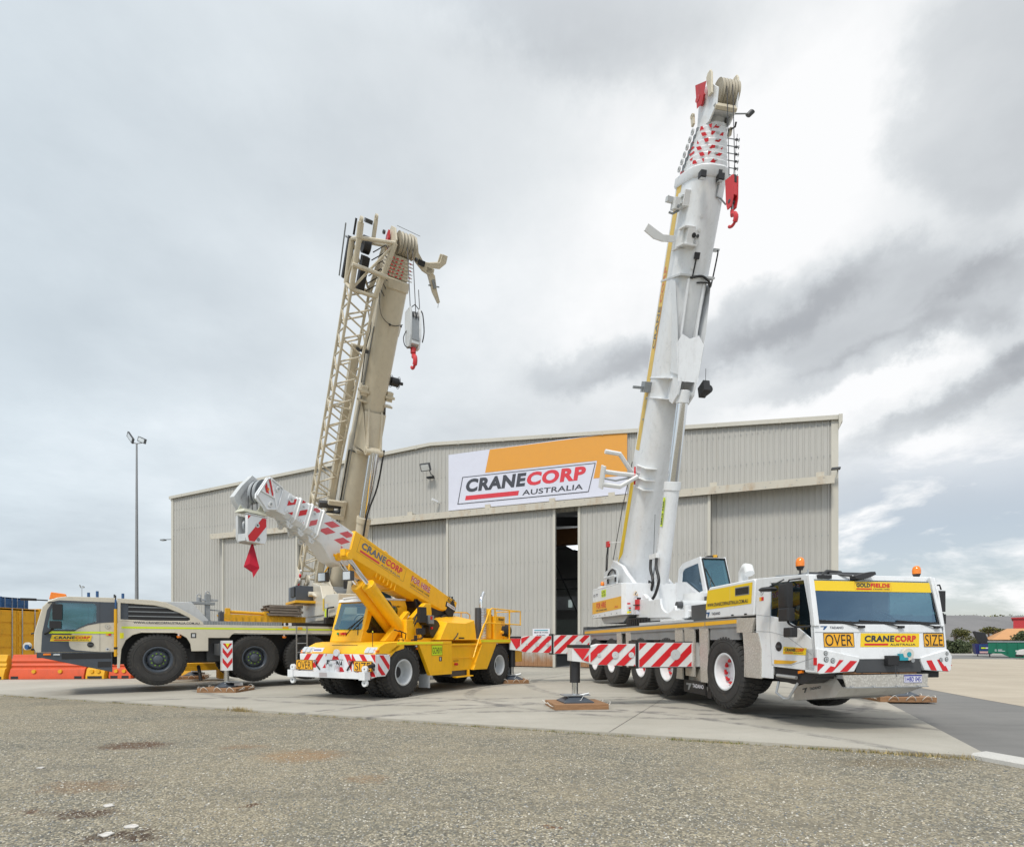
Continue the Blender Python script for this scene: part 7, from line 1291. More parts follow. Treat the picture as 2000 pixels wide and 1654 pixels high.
    win = [(2.42, 1.84), (2.50, 1.9), (2.42, 2.36), (2.33, 2.53), (2.2, 2.56), (1.50, 2.56), (1.45, 2.50), (1.45, 2.06), (1.65, 2.0), (1.80, 1.91), (1.90, 1.84)]
    mb = MB(); mb.prism(side, 'y', YL-.06, YL, CREAM, [win]); mb.prism(side, 'y', YR, YR+.06, CREAM, [win]); mb.prism([(2.5, 2.56), (2.3, 2.67), (2.1, 2.71), (1.02, 2.72), (1.02, 2.66), (2.1, 2.64), (2.28, 2.6)], 'y', YR+.06, YL-.06, CREAM)
    mb.prism([(2.70, 1.22), (2.75, 1.35), (2.745, 1.70), (2.69, 1.70), (2.66, 1.22)], 'y', YR+.06, YL-.06, CREAM); mb.box(1.0, 1.05, YR+.06, YL-.06, 1.22, 2.66, SLATE); mb.box(1.05, 2.66, YR+.06, YL-.06, 1.22, 1.27, BLACK)
    cab = mb.build('cab', root, bevel=.02)
    mb = MB(); mb.add([(2.735, YR+.08, 1.71), (2.57, YR+.08, 2.43), (2.48, YR+.08, 2.56), (2.48, YL-.08, 2.56), (2.57, YL-.08, 2.43), (2.735, YL-.08, 1.71)], [(0, 1, 4, 5), (1, 2, 3, 4)], GLASS); mb.build('windscreen', cab, smooth=0)
    mb = MB(); mb.prism(win, 'y', YL-.03, YL-.02, GLASST); mb.build('side_window', cab, smooth=0); mb = MB(); mb.prism(win, 'y', YR+.02, YR+.03, GLASST); mb.build('side_window', cab, smooth=0); seat(cab, 1.75, .6, 1.5)
    dark = [(2.62, 1.24), (2.62, 1.31), (2.60, 1.75), (2.50, 2.35), (2.38, 2.58), (2.25, 2.62), (1.37, 2.61), (.98, 2.61), (.98, 2.06), (1.37, 2.03), (1.65, 1.96), (1.83, 1.87), (1.95, 1.78), (2.02, 1.66), (2.05, 1.52), (2.04, 1.40), (2.0, 1.32), (1.90, 1.28), (1.4, 1.23)]
    mb = MB(); mb.prism(dark, 'y', YL, YL+.006, SLATE, [win]); mb.build('dark_panel', cab, smooth=0)
    mb = MB(); d = DF(mb, (0, YL+.006, 0), (-1, 0, 0), (0, 0, 1), .003); d.poly([(-2.46, 1.735), (-1.06, 1.735), (-1.06, 1.79), (-2.50, 1.79)], NEON, 2); d.poly([(-2.44, 1.525), (-1.58, 1.52), (-1.54, 1.69), (-2.40, 1.695)], YELB, 2); crane_logo(d, -2.36, 1.54, .76, .12, 3); d.rect(-1.375, 1.23, -1.37, 2.62, BLACK, 1)
    d.disc(-1.58, 1.43, .075, BLACK, 2); mb.obox((1.58, YL+.02, 1.43), (.06, 0, 0), (0, .01, 0), (0, 0, .022), DARK); d.disc(-1.2, 1.93, .06, GREYST, 2); d.disc(-1.2, 1.93, .052, CREAM, 3); d.rect(-1.22, 1.915, -1.18, 1.945, GREYST, 4); d.rect(-1.24, 1.68, -1.18, 1.75, GOLD, 2); d.rect(-1.18, 1.68, -1.12, 1.75, RED, 2); d.disc(-1.2, 1.30, .05, GREYW, 2); d.disc(-1.2, 1.30, .02, NAVY, 3)
    mb.build('cab_lettering', cab, smooth=0)
    mb = MB(); mb.prism([(2.72, 1.22), (2.66, 1.10), (1.09, .66), (1.09, 1.22)], 'y', YL-.12, YL, SLATE); mb.prism([(2.72, 1.22), (2.66, 1.10), (1.4, .75), (1.4, 1.22)], 'y', YR, YR+.1, SLATE); mb.box(2.5, 2.72, YR+.1, YL-.12, 1.08, 1.22, SLATE); d = DF(mb, (0, YL, 0), (-1, 0, 0), (0, 0, 1)); d.rect(-2.2, 1.04, -1.12, 1.20, BLACK, 1); d.rect(-1.42, .8, -1.12, .96, BLACK, 1)
    mb.obox((2.5, YL+.01, 1.175), (.08, 0, 0), (0, .015, 0), (0, 0, .025), ORANGE); mb.obox((2.3, YL+.01, 1.165), (.07, 0, 0), (0, .015, 0), (0, 0, .022), LENS); mb.build('step_skirt', root, bevel=.01)
    mb = MB(); mirror(mb, (2.28, YL+.18, 2.30), .20, .42, .12); mirror(mb, (2.32, YL+.18, 1.96), .24, .2, .12); mb.tube([(2.48, YL, 2.55), (2.36, YL+.15, 2.56), (2.28, YL+.18, 2.4)], .018, BLACK); mb.tube([(2.35, YL+.15, 1.9), (2.45, YL+.1, 1.78), (2.55, YL, 1.72)], .03, BLACK)
    mb.tube([(2.5, YL-.3, 2.62), (2.7, YL-.2, 2.62), (2.85, YL-.1, 2.62)], .018, BLACK); mb.obox((2.88, YL-.1, 2.62), (.16, 0, 0), (0, .08, 0), (0, 0, .03), BLACK); mb.build('mirror', cab, bevel=.02)
    mb = MB(); mb.loft([[(2.48, y, 2.66), (2.1, y, 2.74), (2.12, y, 2.82), (2.44, y, 2.86)] for y in (-.9, 1.0)], ORANGE); mb.build('light_bar', cab, bevel=.02)
    mb = MB(); mb.cyl((1.02, YL+.12, 1.1), (1.02, YL+.12, 2.42), .04, YLPL, n=10); mb.cyl((1.02, YL+.12, 2.4), (1.02, YL+.12, 2.68), .022, BLUE, n=8); mb.cyl((1.02, YL+.12, 2.6), (1.02, YL+.12, 2.8), .015, BLACK, n=8); mb.cyl((1.02, YL+.12, 1.3), (1.02, YL+.12, 1.36), .045, BLACK, n=10)
    mb.tube([(.85, YL-.05, 1.55), (.93, YL-.05, 1.3), (.98, YL-.05, 1.15)], .05, YLPL, 8); mb.build('marker_pole', root)
    mb = MB(); mb.tube([(2.75, -.6, 1.3), (2.95, -.6, 1.28)], .03, BLACK); mb.cyl((3.0, -.6, 1.38), (3.05, -.55, 1.38), .11, ROPE, n=18); mb.cyl((2.98, -.56, 1.36), (3.05, -.5, 1.36), .07, BLUE, n=14); mb.tube([(2.75, 1.0, 1.75), (2.85, 1.0, 1.72)], .02, BLACK); mb.build('hose_reel', root)
    mb = MB(); mb.box(-1.42, -1.30, .7, .95, 2.02, 3.0, GREYST); mb.obox((-1.1, .85, 2.42), (.32, 0, .28), (0, .05, 0), (-.03, 0, .03), GREYST); mb.box(-1.55, -.85, .7, 1.0, 2.66, 2.74, GREYST); mb.box(-1.65, -1.15, .75, .9, 2.78, 2.84, GALV)
    for x, z in ((-1.36, 3.02), (-1.12, 2.92)): mb.lathe([(.04, -.03), (.07, -.03), (.07, .03), (.04, .03)], GALV, o=(x, .85, z), n=16, closed=True); mb.cyl((x, .85, z-.25), (x, .85, z-.05), .07 if x > -1.2 else .09, GREYST)
    mb.tube([(-1.4, .9, 2.5), (-1.75, .9, 2.48), (-1.75, .9, 2.1)], .02, GREYST); mb.box(-1.8, -1.68, .7, 1.0, 2.05, 2.45, DARK); mb.build('exhaust_mast', root, bevel=.005)
    for x0 in (-4.05,):
        mb = MB()
        for x in (x0-.17, x0+.17): mb.box(x-.018, x+.018, YL+.08, YL+.12, .75, 2.02, GALV)
        for z in (.85, 1.15, 1.45, 1.75): mb.cyl((x0-.17, YL+.1, z), (x0+.17, YL+.1, z), .016, GALV, n=8)
        mb.build('ladder', root)
    # outriggers of this crane
    for x in (-1.65,):
        for s, ye in ((1, 2.25), (-1, -4.6)):
            yb = YL if s > 0 else YR; mb = MB(); mb.box(x-.18, x+.18, *sorted((yb-s*.3, ye-s*.1)), 1.1, 1.45, DARK if s > 0 else YLPL); bm_ = mb.build('outrigger_beam', root)
            mb = MB(); mb.box(x-.14, x+.14, ye-.14, ye+.14, .66, 1.54, WHITE); mb.cyl((x, ye, .28), (x, ye, .70), .07, CHROME, n=18); d = DF(mb, (x, ye+.14, 0), (-1, 0, 0), (0, 0, 1), .004)
            for i, z in enumerate((.72, 1.02)): d.poly([(-.13, z+.18), (0, z), (.13, z+.18), (.13, z+.32), (0, z+.14), (-.13, z+.32)], RED, 1)
            d.poly([(-.13, 1.46), (0, 1.28), (.13, 1.46)], RED, 1); d.poly([(-.06, 1.46), (0, 1.34), (.06, 1.46)], NEONY, 2); mb.build('jack', root, smooth=35)
            mb = MB(); mb.cyl((x, ye, .165), (x, ye, .20), .32, SLATE, n=28); mb.cyl((x, ye, .2), (x, ye, .31), .28, SLATE, .12, n=28); mb.box(x-.3, x+.05, ye-.12, ye+.3, .31, .33, GREYST); mb.obox((x-.28, ye+.15, .25), (.12, 0, 0), (0, .1, 0), (0, 0, .04), GALV); mb.build('jack_foot', root)
    # ---- upper works in their own direction
    RM = Matrix.Translation((-11.14, 17.52, 0)) @ Matrix.Rotation(rz, 4, 'Z'); S = RM.inverted() @ Matrix.Translation((-6.3, 21.1, 0)) @ Matrix.Rotation(R(-57), 4, 'Z'); S0 = S; S = S @ Matrix.Translation((.8, .1, 0))
    b = MB(S); b.cyl((0, 0, 1.95), (0, 0, 2.25), .9, BLACK, n=36); b.box(-2.2, 1.5, -1.2, 1.2, 2.22, 2.45, CREAM)
    for y in (-.62, .54): b.prism([(-1.6, 2.3), (-1.75, 3.6), (-1.2, 3.9), (-.5, 3.4), (.9, 2.9), (1.5, 2.3)], 'y', y, y+.08, CREAM)
    b.prism([(1.2, 2.3), (1.1, 2.95), (1.5, 3.05), (2.85, 3.0), (2.85, 2.35), (1.6, 2.28)], 'y', -1.35, -.75, CREAM); b.prism([(.7, 2.9), (.3, 3.45), (-.8, 3.65), (-1.3, 3.4), (-1.3, 2.9)], 'y', -1.25, -.8, CREAM); b.box(-2.2, 1.3, -1.25, -.7, 2.4, 3.0, CREAM); up_ = b.build('upper_frame', root, bevel=.03)
    b = MB(S); d = DF(b, (0, -1.355, 0), (1, 0, 0), (0, 0, 1)); d.rect(1.12, 2.52, 1.27, 2.93, YELB, 3); d.rect(1.33, 2.32, 1.52, 2.58, NEON, 1); d.rect(1.35, 2.62, 1.7, 2.75, GREYW, 1)
    b.tube([(1.9, -1.42, 2.25), (1.9, -1.42, 2.5), (2.0, -1.42, 2.58), (2.6, -1.42, 2.58)], .025, BLACK); b.box(1.55, 1.85, -1.45, -1.2, 2.1, 2.28, BLACK); b.build('upper_lettering', up_, smooth=0)
    b = MB(S); b.loft([[(.1, y, 2.5), (.1, y, 3.45), (.3, y, 3.55), (1.3, y, 3.5), (1.75, y, 2.9), (1.7, y, 2.45)] for y in (.9, 1.7)], CREAM); c = b.build('operator_cab', root, bevel=.03); b = MB(S); b.prism([(1.33, 3.44), (1.72, 2.93), (1.78, 2.98), (1.36, 3.5)], 'y', .95, 1.66, GLASST); b.prism([(.3, 3.0), (.35, 3.42), (1.2, 3.4), (1.55, 2.95)], 'y', .88, .9, GLASSD); b.build('window', c, smooth=0)
    b = MB(S); b.prism([(-.3, 3.0), (-.3, 3.5), (.9, 3.45), (1.1, 3.3), (1.1, 3.0)], 'y', 1.2, 1.9, WHITE2); b.box(-.5, .6, -.2, 1.5, 3.45, 4.05, BLACK); b.cyl((-.9, -.5, 3.2), (-.9, .5, 3.2), .35, GREYST); b.build('winch', root, bevel=.01)
    # boom
    S = S0; EL = R(56); P12 = Vector((4.6, .02, 11.6)); M0 = S @ boomM(P12, EL); w, h = .385, .46
    b = MB(M0); b.loft([usec(t, ww, hh) for t, ww, hh in ((-10.9, w*.9, h*.8), (-10.2, w+.03, h+.03), (-4.0, w+.03, h+.03), (-3.8, w, h), (.9, w, h))], BEIGE); b.loft([usec(t, ww, hh) for t, ww, hh in ((.62, w+.01, h+.01), (.65, w+.04, h+.035), (.88, w+.04, h+.035), (.90, w+.01, h+.01))], BEIGE)
    b.box(-10.6, -10.2, -.55, .55, -.2, .2, BEIGE); boom = b.build('boom', root, bevel=.01)
    b = MB(M0); 
    for s in (-1, 1): b.add([(-4.1, s*.2, -.98), (-4.1, s*.41, -.2), (-2.75, s*.41, .1), (-2.7, s*.41, -.2), (-3.0, s*.36, -.52)], [(0, 1, 2, 3, 4)], BEIGE); b.prism([(-4.0, -.4), (-4.15, -.98), (-3.9, -1.1), (-2.85, -.52), (-2.85, -.4)], 'y', s*.22-.03, s*.22+.03, BEIGE)
    b.add([(-4.1, -.22, -1.0), (-4.1, .22, -1.0), (-2.9, .36, -.53), (-2.9, -.36, -.53)], [(0, 1, 2, 3)], BEIGE); b.box(-4.25, -4.15, -.42, .42, -.65, .2, BEIGE); b.cyl((-3.98, -.28, -1.0), (-3.98, .28, -1.0), .1, BEIGE)
    for s in (-1, 1): b.box(-2.5, -2.2, s*.42-.10, s*.42+.10, -.38, -.2, BEIGE); b.box(-2.4, -2.32, s*.42-.16, s*.42+.16, -.42, -.15, BEIGE); b.box(-2.68, -2.62, s*.42-.14, s*.42+.14, -.42, -.15, BEIGE)
    b.build('ram_bracket', boom, bevel=.01)
    b = MB(M0); b.cyl((-1.9, .44, -.1), (-1.9, .70, -.1), .14, BLACK, n=20); b.cyl((-1.9, .70, -.1), (-1.9, .85, -.1), .05, BLACK, n=10); b.lathe([(.18, .44), (.19, .45), (.18, .46)], WIRE, o=(-1.9, 0, -.1)); b.lathe([(.18, .69), (.19, .70), (.18, .71)], WIRE, o=(-1.9, 0, -.1)); b.box(-1.95, -1.85, .38, .46, -.15, -.05, DARK); b.build('cable_reel', boom)
    b = MB(M0); b.tube([(.5, -.42, -.1), (-.1, -.36, -h+.0), (-.3, 0, -h-.03), (-.2, .36, -h+.05)], .010, BLACK, 6)
    for y, t in ((-.05, -.3), (.30, -.25)): b.tube([(t, y, -h-.01), (t-.3, y-.02, -h-.02)], .012, BEIGE, 6); b.cyl((t-.03, y, -h-.02), (t+.03, y, -h-.02), .025, BLACK, n=8)
    b.tube([(-10, -.43, .2), (-4.4, -.43, .15), (-4.3, -.42, -.3), (-4.35, .30, -.5), (-6, .4, -.35), (-10, .42, -.35)], .022, DARK, 6); b.tube([(-10, -.44, -.1), (-3, -.40, -.1), (-.5, -.40, -.1)], .018, GREYST, 6)
    b.tube([(.6, -.45, .1), (.0, -.48, .2), (-.6, -.42, .1), (-1.2, -.45, .15), (-2.2, -.42, .1)], .016, BLACK, 6)
    b.build('cable', boom)
    t = .93; ww, hh = w-.01, h-.01
    for i in range(6):
        b = MB(M0); ww -= .012; hh -= .014; b.loft([usec(tt, a, c_) for tt, a, c_ in ((t-.04, ww-.03, hh-.03), (t, ww-.03, hh-.03), (t+.008, ww+.02, hh+.02), (t+.045, ww+.02, hh+.02), (t+.053, ww-.02, hh-.02), (t+.11, ww-.02, hh-.02))], BEIGE); sec = b.build('boom_section', root)
        b = MB(M0); d = DF(b, (0, 0, -hh-.02), (1, 0, 0), (0, -1, 0), .004); d.stripes([(t+.010, -.08), (t+.043, -.08), (t+.043, .26), (t+.010, .26)], .22, .5, RED, -1.6, .05*i, 1); d3 = DF(b, (0, -ww*.86-.03, -hh*.67-.015), (1, 0, 0), (0, -.55, .83), .004); d3.stripes([(t+.010, -.12), (t+.043, -.12), (t+.043, .12), (t+.010, .12)], .2, .5, RED, 1.6, .1*i, 1)
        b.tube([(t+.03, ww, .1), (t+.03, ww+.2, .1)], .015, WHITE); b.box(t+.01, t+.05, ww+.04, ww+.12, .02, .16, RED if i % 2 else WHITE); b.build('section_marking', sec, smooth=0); t += .088
    h0 = t; MH = M0 @ Matrix.Translation((h0, 0, 0)) @ Matrix.Diagonal((.62, .86, .8, 1)); b = MB(MH); b.loft([usec(-.05, ww-.03, hh-.03), usec(.3, ww-.05, hh-.03)], BEIGE)
    for y in (-.36, .30): b.prism([(0, .38), (.7, .55), (1.1, .25), (1.05, -.2), (.6, -.6), (.1, -.5)], 'y', y, y+.05, BEIGE)
    b.box(.2, .9, -.30, .3, .3, .34, WHITE2); hd = b.build('boom_head', root, bevel=.01)
    b = MB(M0)
    for i in range(5): sheave(b, (h0+.32, -.13+i*.10, -.20), .31, .085, bpy.data.materials['sheave_nylon'])
    b.build('sheave', hd)
    b = MB(MH); b.tube([(1.15, -.3, -.2), (1.1, .5, -.3)], .012, GREYST, 6)
    for y, t_, z_ in ((-.55, .75, .3), (.5, .15, -.35)): b.lathe([(.05, -.03), (.09, -.03), (.09, .03), (.05, .03)], DARK, o=(t_, y, z_), n=14, closed=True)
    b.prism([(.1, .1), (.6, -.0), (.9, .15), (.65, .3), (.2, .3)], 'y', -.46, -.40, REDS); b.build('rope_guard', hd)
    # folding nose arm at the right of the head
    b = MB(M0)
    for z in (-.12, .06): b.prism([(1.95, .30), (1.70, .34), (1.5, .52), (1.34, .80), (1.30, 1.0), (1.42, 1.08), (1.5, 1.02), (1.55, 1.25), (1.75, 1.42), (1.95, 1.42), (1.95, 1.25), (1.72, 1.22), (1.62, .95), (1.58, .72), (1.75, .52), (1.95, .45)], 'z', z, z+.05, BEIGE)
    b.box(1.35, 1.5, .85, 1.1, -.12, .11, BEIGE); b.box(1.45, 1.6, .55, .75, -.2, -.1, BLACK); fa = b.build('nose_arm', root, bevel=.01)
    b = MB(M0); b.prism([(1.42, 1.0), (1.35, 1.16), (1.0, 1.32), (.72, 1.5), (.66, 1.46), (.9, 1.22), (1.15, 1.06), (1.3, .96)], 'z', -.1, .05, BEIGE); b.prism([(1.2, 1.08), (1.0, 1.2), (1.05, 1.28), (1.25, 1.16)], 'z', -.13, .08, GREYST); b.tube([(.7, 1.48, -.02), (.55, 1.5, -.02)], .008, WIRE, 6); b.cyl((1.05, 1.05, -.02), (1.1, 1.4, -.02), .02, GREYST); b.build('folding_link', fa, bevel=.01)
    # hook block
    tp = M0 @ Vector((h0+.3, .12, -.48)); q = S @ Vector((6.42, .05, 10.75)); sy = S.to_3x3() @ Vector((0, 1, 0)); b = MB()
    for k in (-.08, .08): b.cyl(q+sy*k-Vector((0, 0, .1)), tp+sy*k, .012, WIRE, n=6)
    b.tube([q+sy*.2, S @ Vector((6.1, .35, 11.6))], .012, WIRE, 6); b.build('hoist_rope', root)
    HM = Matrix.Translation(q) @ S.to_3x3().to_4x4() @ Matrix.Diagonal((.85, .85, .95, 1)); b = MB(HM)
    for y in (-.20, .12): b.prism([(-.22, .0), (.2, .0), (.24, -.2), (.24, -.8), (.1, -1.12), (-.1, -1.12), (-.24, -.85), (-.25, -.2)], 'y', y, y+.07, WHITE if y > 0 else GREYW)
    b.box(.18, .22, -.13, .13, -.95, -.3, GREYST); b.box(-.2, .2, -.13, .13, -1.05, -.85, GREYW); hb = b.build('hook_block', root, bevel=.01)
    b = MB(HM)
    for y in (-.06, .05): sheave(b, (0, y, -.28), .24, .08, DARK)
    b.build('sheave', hb)
    b = MB(HM); b.tube([(.05, .25, .05), (.1, .30, -.1), (.15, .32, -.6), (.1, .28, -.9)], .02, BLACK); b.tube([(-.1, -.2, -.6), (-.05, -.32, -.85), (.0, -.28, -1.1), (.05, -.1, -1.15)], .015, BLACK); b.tube([(.1, .2, 0), (.15, .0, .12), (.1, -.2, -.05)], .015, BLACK); d = DF(b, (0, .19, 0), (-1, 0, 0), (0, 0, 1), .004); d.stripes([(-.2, -.95), (.2, -.95), (.2, -.5), (-.2, -.5)], .3, .45, RED, .7, 0, 1); d = DF(b, (.24, 0, 0), (0, 1, 0), (0, 0, 1)); b.build('sling', hb, smooth=0)
    b = MB(HM); b.cyl((0, 0, -1.1), (0, 0, -1.25), .09, REDS, n=14); hook(b, (0, 0, -1.2), 1.3, REDS); b.build('hook', hb)
    # luffing ram
    p0 = Vector((.60, .04, 2.6)); p1 = Vector((3.22, .04, 7.68)); dv = (p1-p0).normalized(); L_ = (p1-p0).length; b = MB(S); b.cyl(p0, p0+dv*L_*.62, .22, BEIGE, n=28); b.cyl(p0+dv*L_*.585, p0+dv*L_*.62, .245, BEIGE, n=28); o = b.build('luffing_cylinder', root, bevel=.01)
    b = MB(S); b.cyl(p0+dv*L_*.62, p1, .175, CHROME, n=28); b.build('piston_rod', o); b = MB(S); b.cyl(p1-Vector((0, .28, 0)), p1+Vector((0, .28, 0)), .12, BEIGE); b.build('rod_eye', o)
    b = MB(S); b.tube([p1+Vector((.12, .3, .1)), p0+dv*L_*.8+Vector((.22, .22, 0)), p0+dv*L_*.62+Vector((.3, .0, 0)), p0+dv*L_*.4+Vector((.28, 0, 0))], .03, BLACK); b.build('hydraulic_hose', root)
    # lattice jib stowed beside the boom
    JM = S @ boomM(Vector((4.6, 0, 11.6)), R(50)) @ Matrix.Translation((0, -1.0, -.3)); b = MB(JM); T0, T1 = -9.6, .35; cs = ((-.30, -.28), (.30, -.28), (.30, .28), (-.30, .28)); r = .043
    def cc(t): k = 1.0+.15*min(1, max(0, (t+4)/4)); return [(t, y*k, z*k) for y, z in cs]
    for i in range(4): b.tube([cc(t)[i] for t in (T0, -6, -3, T1)], r, BEIGE, 8)
    n = 15; st = (T1-T0)/n
    for k in range(n):
        a, c_ = cc(T0+k*st), cc(T0+(k+1)*st); m = cc(T0+(k+.5)*st)
        for i in range(4): j = (i+1) % 4; mm = tuple((m[i][q_]+0) for q_ in range(3)); b.tube([a[i], m[j]], .026, BEIGE, 6); b.tube([m[j], c_[i]], .026, BEIGE, 6)
        if k % 5 == 0: 
            for i in range(4): b.tube([a[i], a[(i+1) % 4]], .03, BEIGE, 6)
    b.build('lattice_jib', root)
    b = MB(M0); b.box(-10.0, -1.2, -.88, -.66, .0, .26, BEIGE); b.box(-1.3, -1.15, -.90, -.45, -.02, .28, BEIGE); b.tube([(-9.5, -.63, .1), (-1.5, -.63, .1)], .015, GREYST, 6); b.build('jib_extension', root, bevel=.01)
    b = MB(JM)   # head frame of the jib
    A = [cc(T1)[i] for i in range(4)]; B_ = [(T1+1.25, -.38, -.32), (T1+1.45, .58, -.38), (T1+1.25, .55, .40), (T1+1.1, -.38, .42)]
    for i in range(4): b.tube([A[i], B_[i]], .075, BEIGE, 10); b.tube([A[i], A[(i+1) % 4]], .05, BEIGE, 8)
    b.tube([B_[0], (T1+1.6, -.40, -.30)], .085, BEIGE, 10); b.lathe([(.05, -.03), (.1, -.03), (.1, .03), (.05, .03)], BEIGE, o=(T1+1.64, -.40, -.30), n=16, closed=True)
    for i in range(4): b.tube([B_[i], B_[(i+1) % 4]], .05, BEIGE, 8); b.tube([A[i], B_[(i+1) % 4]], .035, BEIGE, 8)
    b.tube([(T1+.6, -.46, -.4), (T1+.6, .55, -.42)], .06, BEIGE); b.tube([(T1+1.2, .2, .4), (T1+1.75, .2, .5)], .06, BEIGE); b.lathe([(.05, -.03), (.09, -.03), (.09, .03), (.05, .03)], BEIGE, o=(T1+1.8, .2, .52), n=16, closed=True); b.box(T1+1.6, T1+1.7, -.1, .1, .4, .56, DARK)
    b.build('jib_head', root)
    b = MB(JM); b.box(T1+.1, T1+1.15, -.46, -.28, .40, .56, BLACK); b.box(T1-.0, T1+.85, -.1, .10, .0, .25, BLACK); b.tube([(T1+1.2, -.3, .6), (T1+1.6, -.3, .62)], .03, BLACK); b.tube([(T1+.1, -.5, .62), (T1+1.4, -.55, .64)], .02, GREYST); b.tube([(T1+1.1, -.35, .4), (T1+1.1, -.5, .6)], .03, GREYST); b.cyl((T1+1.1, -.1, .3), (T1+1.1, .1, .3), .22, BLACK, n=16)
    for k in range(6): b.tube([(T1+.2*k, .2, .2), (T1+.2*k+.3, .45, .0), (T1+.2*k+.1, .6, -.3)], .015, BLACK, 5)
    b.build('cable_tray', root)
    b = MB(JM); b.box(-.15, .15, -.55, -.46, -.5, .5, GREYST) if False else None
    b.obox((-6.3, .45, -.4), (.10, 0, 0), (0, .65, .1), (0, 0, .08), DARK); b.obox((-6.62, .40, -.45), (.08, 0, 0), (.12, .65, .05), (0, 0, .08), DARK); b.build('jib_cradle', root)
    b = MB(M0); b.box(-6.2, -6.05, -1.0, -.5, -.5, -.35, BEIGE); b.box(-6.7, -6.55, -1.0, -.4, -.5, -.35, BEIGE); b.box(-6.7, -6.05, -.5, -.38, -.45, -.3, BEIGE); b.box(-1.3, -1.2, -.8, -.38, -.1, .0, DARK); b.build('jib_bracket', boom)
    # foot of the jib with sheaves and its hoist box
    b = MB(JM); 
    for y in (-.35, .3): b.prism([(-9.5, -.35), (-10.6, -.3), (-10.9, .0), (-10.6, .3), (-9.5, .35)], 'y', y, y+.06, CREAM)
    b.tube([(-9.5, -.4, -.4), (-10.2, -.5, -.5), (-10.9, -.4, -.5)], .06, CREAM); b.tube([(-10.7, .3, -.3), (-10.9, 1.2, -.5)], .08, CREAM); b.build('jib_foot', root)
    for t_ in (-9.5, -9.9, -10.3): b = MB(JM); sheave(b, (t_, -.1, -.45), .2, .1, CREAM, n=20); b.build('sheave', root)
    b = MB(JM); 
    for k in range(6): b.box(-9.2-.2*k, -9.1-.2*k, -.42, -.36, -.5, -.4, RED if k % 2 else WHITE)
    b.build('warning_strip', root, smooth=0)
    b = MB(S); b.box(-1.05, .15, -1.75, -1.05, 2.95, 3.5, SLATE); b.box(-.5, .1, -1.80, -1.75, 3.1, 3.45, BLACK); b.box(-1.1, .5, -1.85, -1.0, 2.86, 2.95, YLPL); b.tube([(.3, -1.2, 3.2), (.9, -1.0, 3.0)], .07, CREAM); b.cyl((.3, -1.35, 3.2), (.3, -1.15, 3.2), .09, CREAM, n=12); b.build('hook_stowage_box', root, bevel=.01)
    return RM
BMX = beige_crane()

# ---- things resting on the beige crane's deck
def on_b(o): o.matrix_world = BMX @ o.matrix_world; return o
t = thing('flat_rack', 'long yellow steel tray lying on the beige crane deck below the pallets', 'steel tray')
mb = MB(); mb.prism([(-1.9, 2.43), (-2.0, 2.28), (-2.3, 2.15), (-4.6, 2.15), (-4.6, 2.38), (-3.2, 2.40)], 'y', .0, .10, YLPL); mb.prism([(-1.9, 2.43), (-2.0, 2.28), (-2.3, 2.15), (-4.6, 2.15), (-4.6, 2.38), (-3.2, 2.40)], 'y', -1.0, -.9, YLPL); mb.box(-4.55, -2.2, -.9, 0, 2.16, 2.2, YLPL); mb.build('tray', t)
mb = MB()
for i in range(12): mb.box(-4.5+i*.2, -4.44+i*.2, .10, .13, 2.17, 2.36, YLPL)
mb.build('rib', t); t.matrix_world = BMX.copy()
mb = MB(); mb.tube([(-2.1, .0, 2.5), (-3.3, .0, 2.46)], .055, YLPL, 10); mb.box(-2.15, -2.0, -.08, .08, 2.4, 2.62, YLPL); mb.box(-3.35, -3.2, -.1, .1, 2.38, 2.54, YLPL); mb.tube([(-2.2, -.15, 2.52), (-3.3, -.15, 2.5)], .03, BLACK); o = mb.build('tow_bar', bevel=.01); o.matrix_world = BMX.copy(); tag(o, 'yellow tow bar resting on the steel tray left of the pallets', 'tow bar')
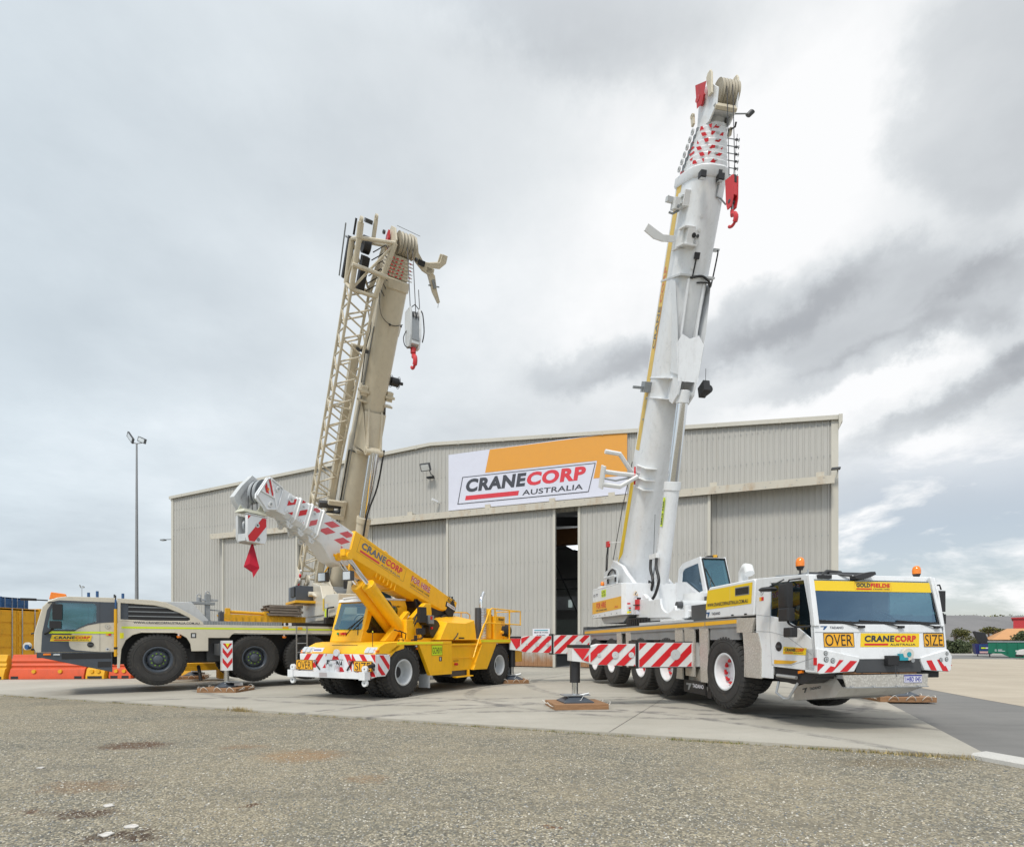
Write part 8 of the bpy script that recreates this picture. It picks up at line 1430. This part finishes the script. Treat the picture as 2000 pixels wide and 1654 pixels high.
for k in range(4):
    mb = MB(); z = 2.40+k*.095; r = random.Random(k); ox = r.uniform(-.05, .05)
    for i in range(6): mb.box(-4.45+ox, -3.3+ox, -.75+i*.17, -.62+i*.17, z+.065, z+.085, OLDW)
    for y in (-.7, -.2, .2): mb.box(-4.43+ox, -3.32+ox, y, y+.07, z, z+.065, OLDW)
    o = mb.build('pallet', smooth=0); o.matrix_world = BMX.copy(); tag(o, ('bottom pallet of the stack on the steel tray', 'second pallet from the bottom of the stack', 'third pallet from the bottom of the stack', 'topmost weathered pallet of the stack on the steel tray')[k], 'pallet', 'stacked timber pallets')
# yellow steel frame lying on the ground between the wheels
mb = MB(); mb.box(-1.6, .9, -2.2, -1.9, .45, .6, YLPL); mb.box(-1.6, .9, -1.2, -.9, .45, .6, YLPL); mb.box(-1.3, -.2, -2.2, -.9, .6, .72, YLPL); mb.box(-1.6, -1.4, -1.9, -1.2, .1, .6, YLPL); mb.box(.7, .9, -1.9, -1.2, .1, .6, YLPL); o = mb.build('steel_frame', bevel=.01); o.matrix_world = BMX @ Matrix.Translation((-.9, -1.6, 0)); tag(o, 'yellow steel frame standing on the ground behind the beige crane wheels', 'frame')

# ---- timber pads under the outriggers
WM = Matrix.Translation((5.767, 11.951, 0)) @ Matrix.Rotation(R(-79.69), 4, 'Z')
def pad_at(Mx, x, y, rz, lab, n=4, L_=1.3, loops=True):
    p = Mx @ Vector((x, y, 0)); timber_mat(lab, p.x, p.y, rz, n, L_, loops=loops)
pad_at(WM, -1.52, -4.12, R(8), 'timber pad under the white crane outrigger nearest the gravel', 4, 1.2, False)
pad_at(WM, -9.02, -4.2, R(8), 'timber pad behind the yellow crane rear wheel', 4, 1.0)
pad_at(WM, -1.52, 4.25, R(-5), 'timber pad beyond the white crane nose at right on the asphalt edge')
pad_at(WM, -9.02, 4.15, R(8), 'timber pad hidden behind the white crane rear wheels')
pad_at(BMX, -1.65, 2.25, R(-3), 'timber pad under the beige crane jack with red and white chevrons', 4, 1.15)
pad_at(BMX, -1.65, -4.6, R(20), 'timber pad on the far side seen under the beige crane', 4, 1.0)
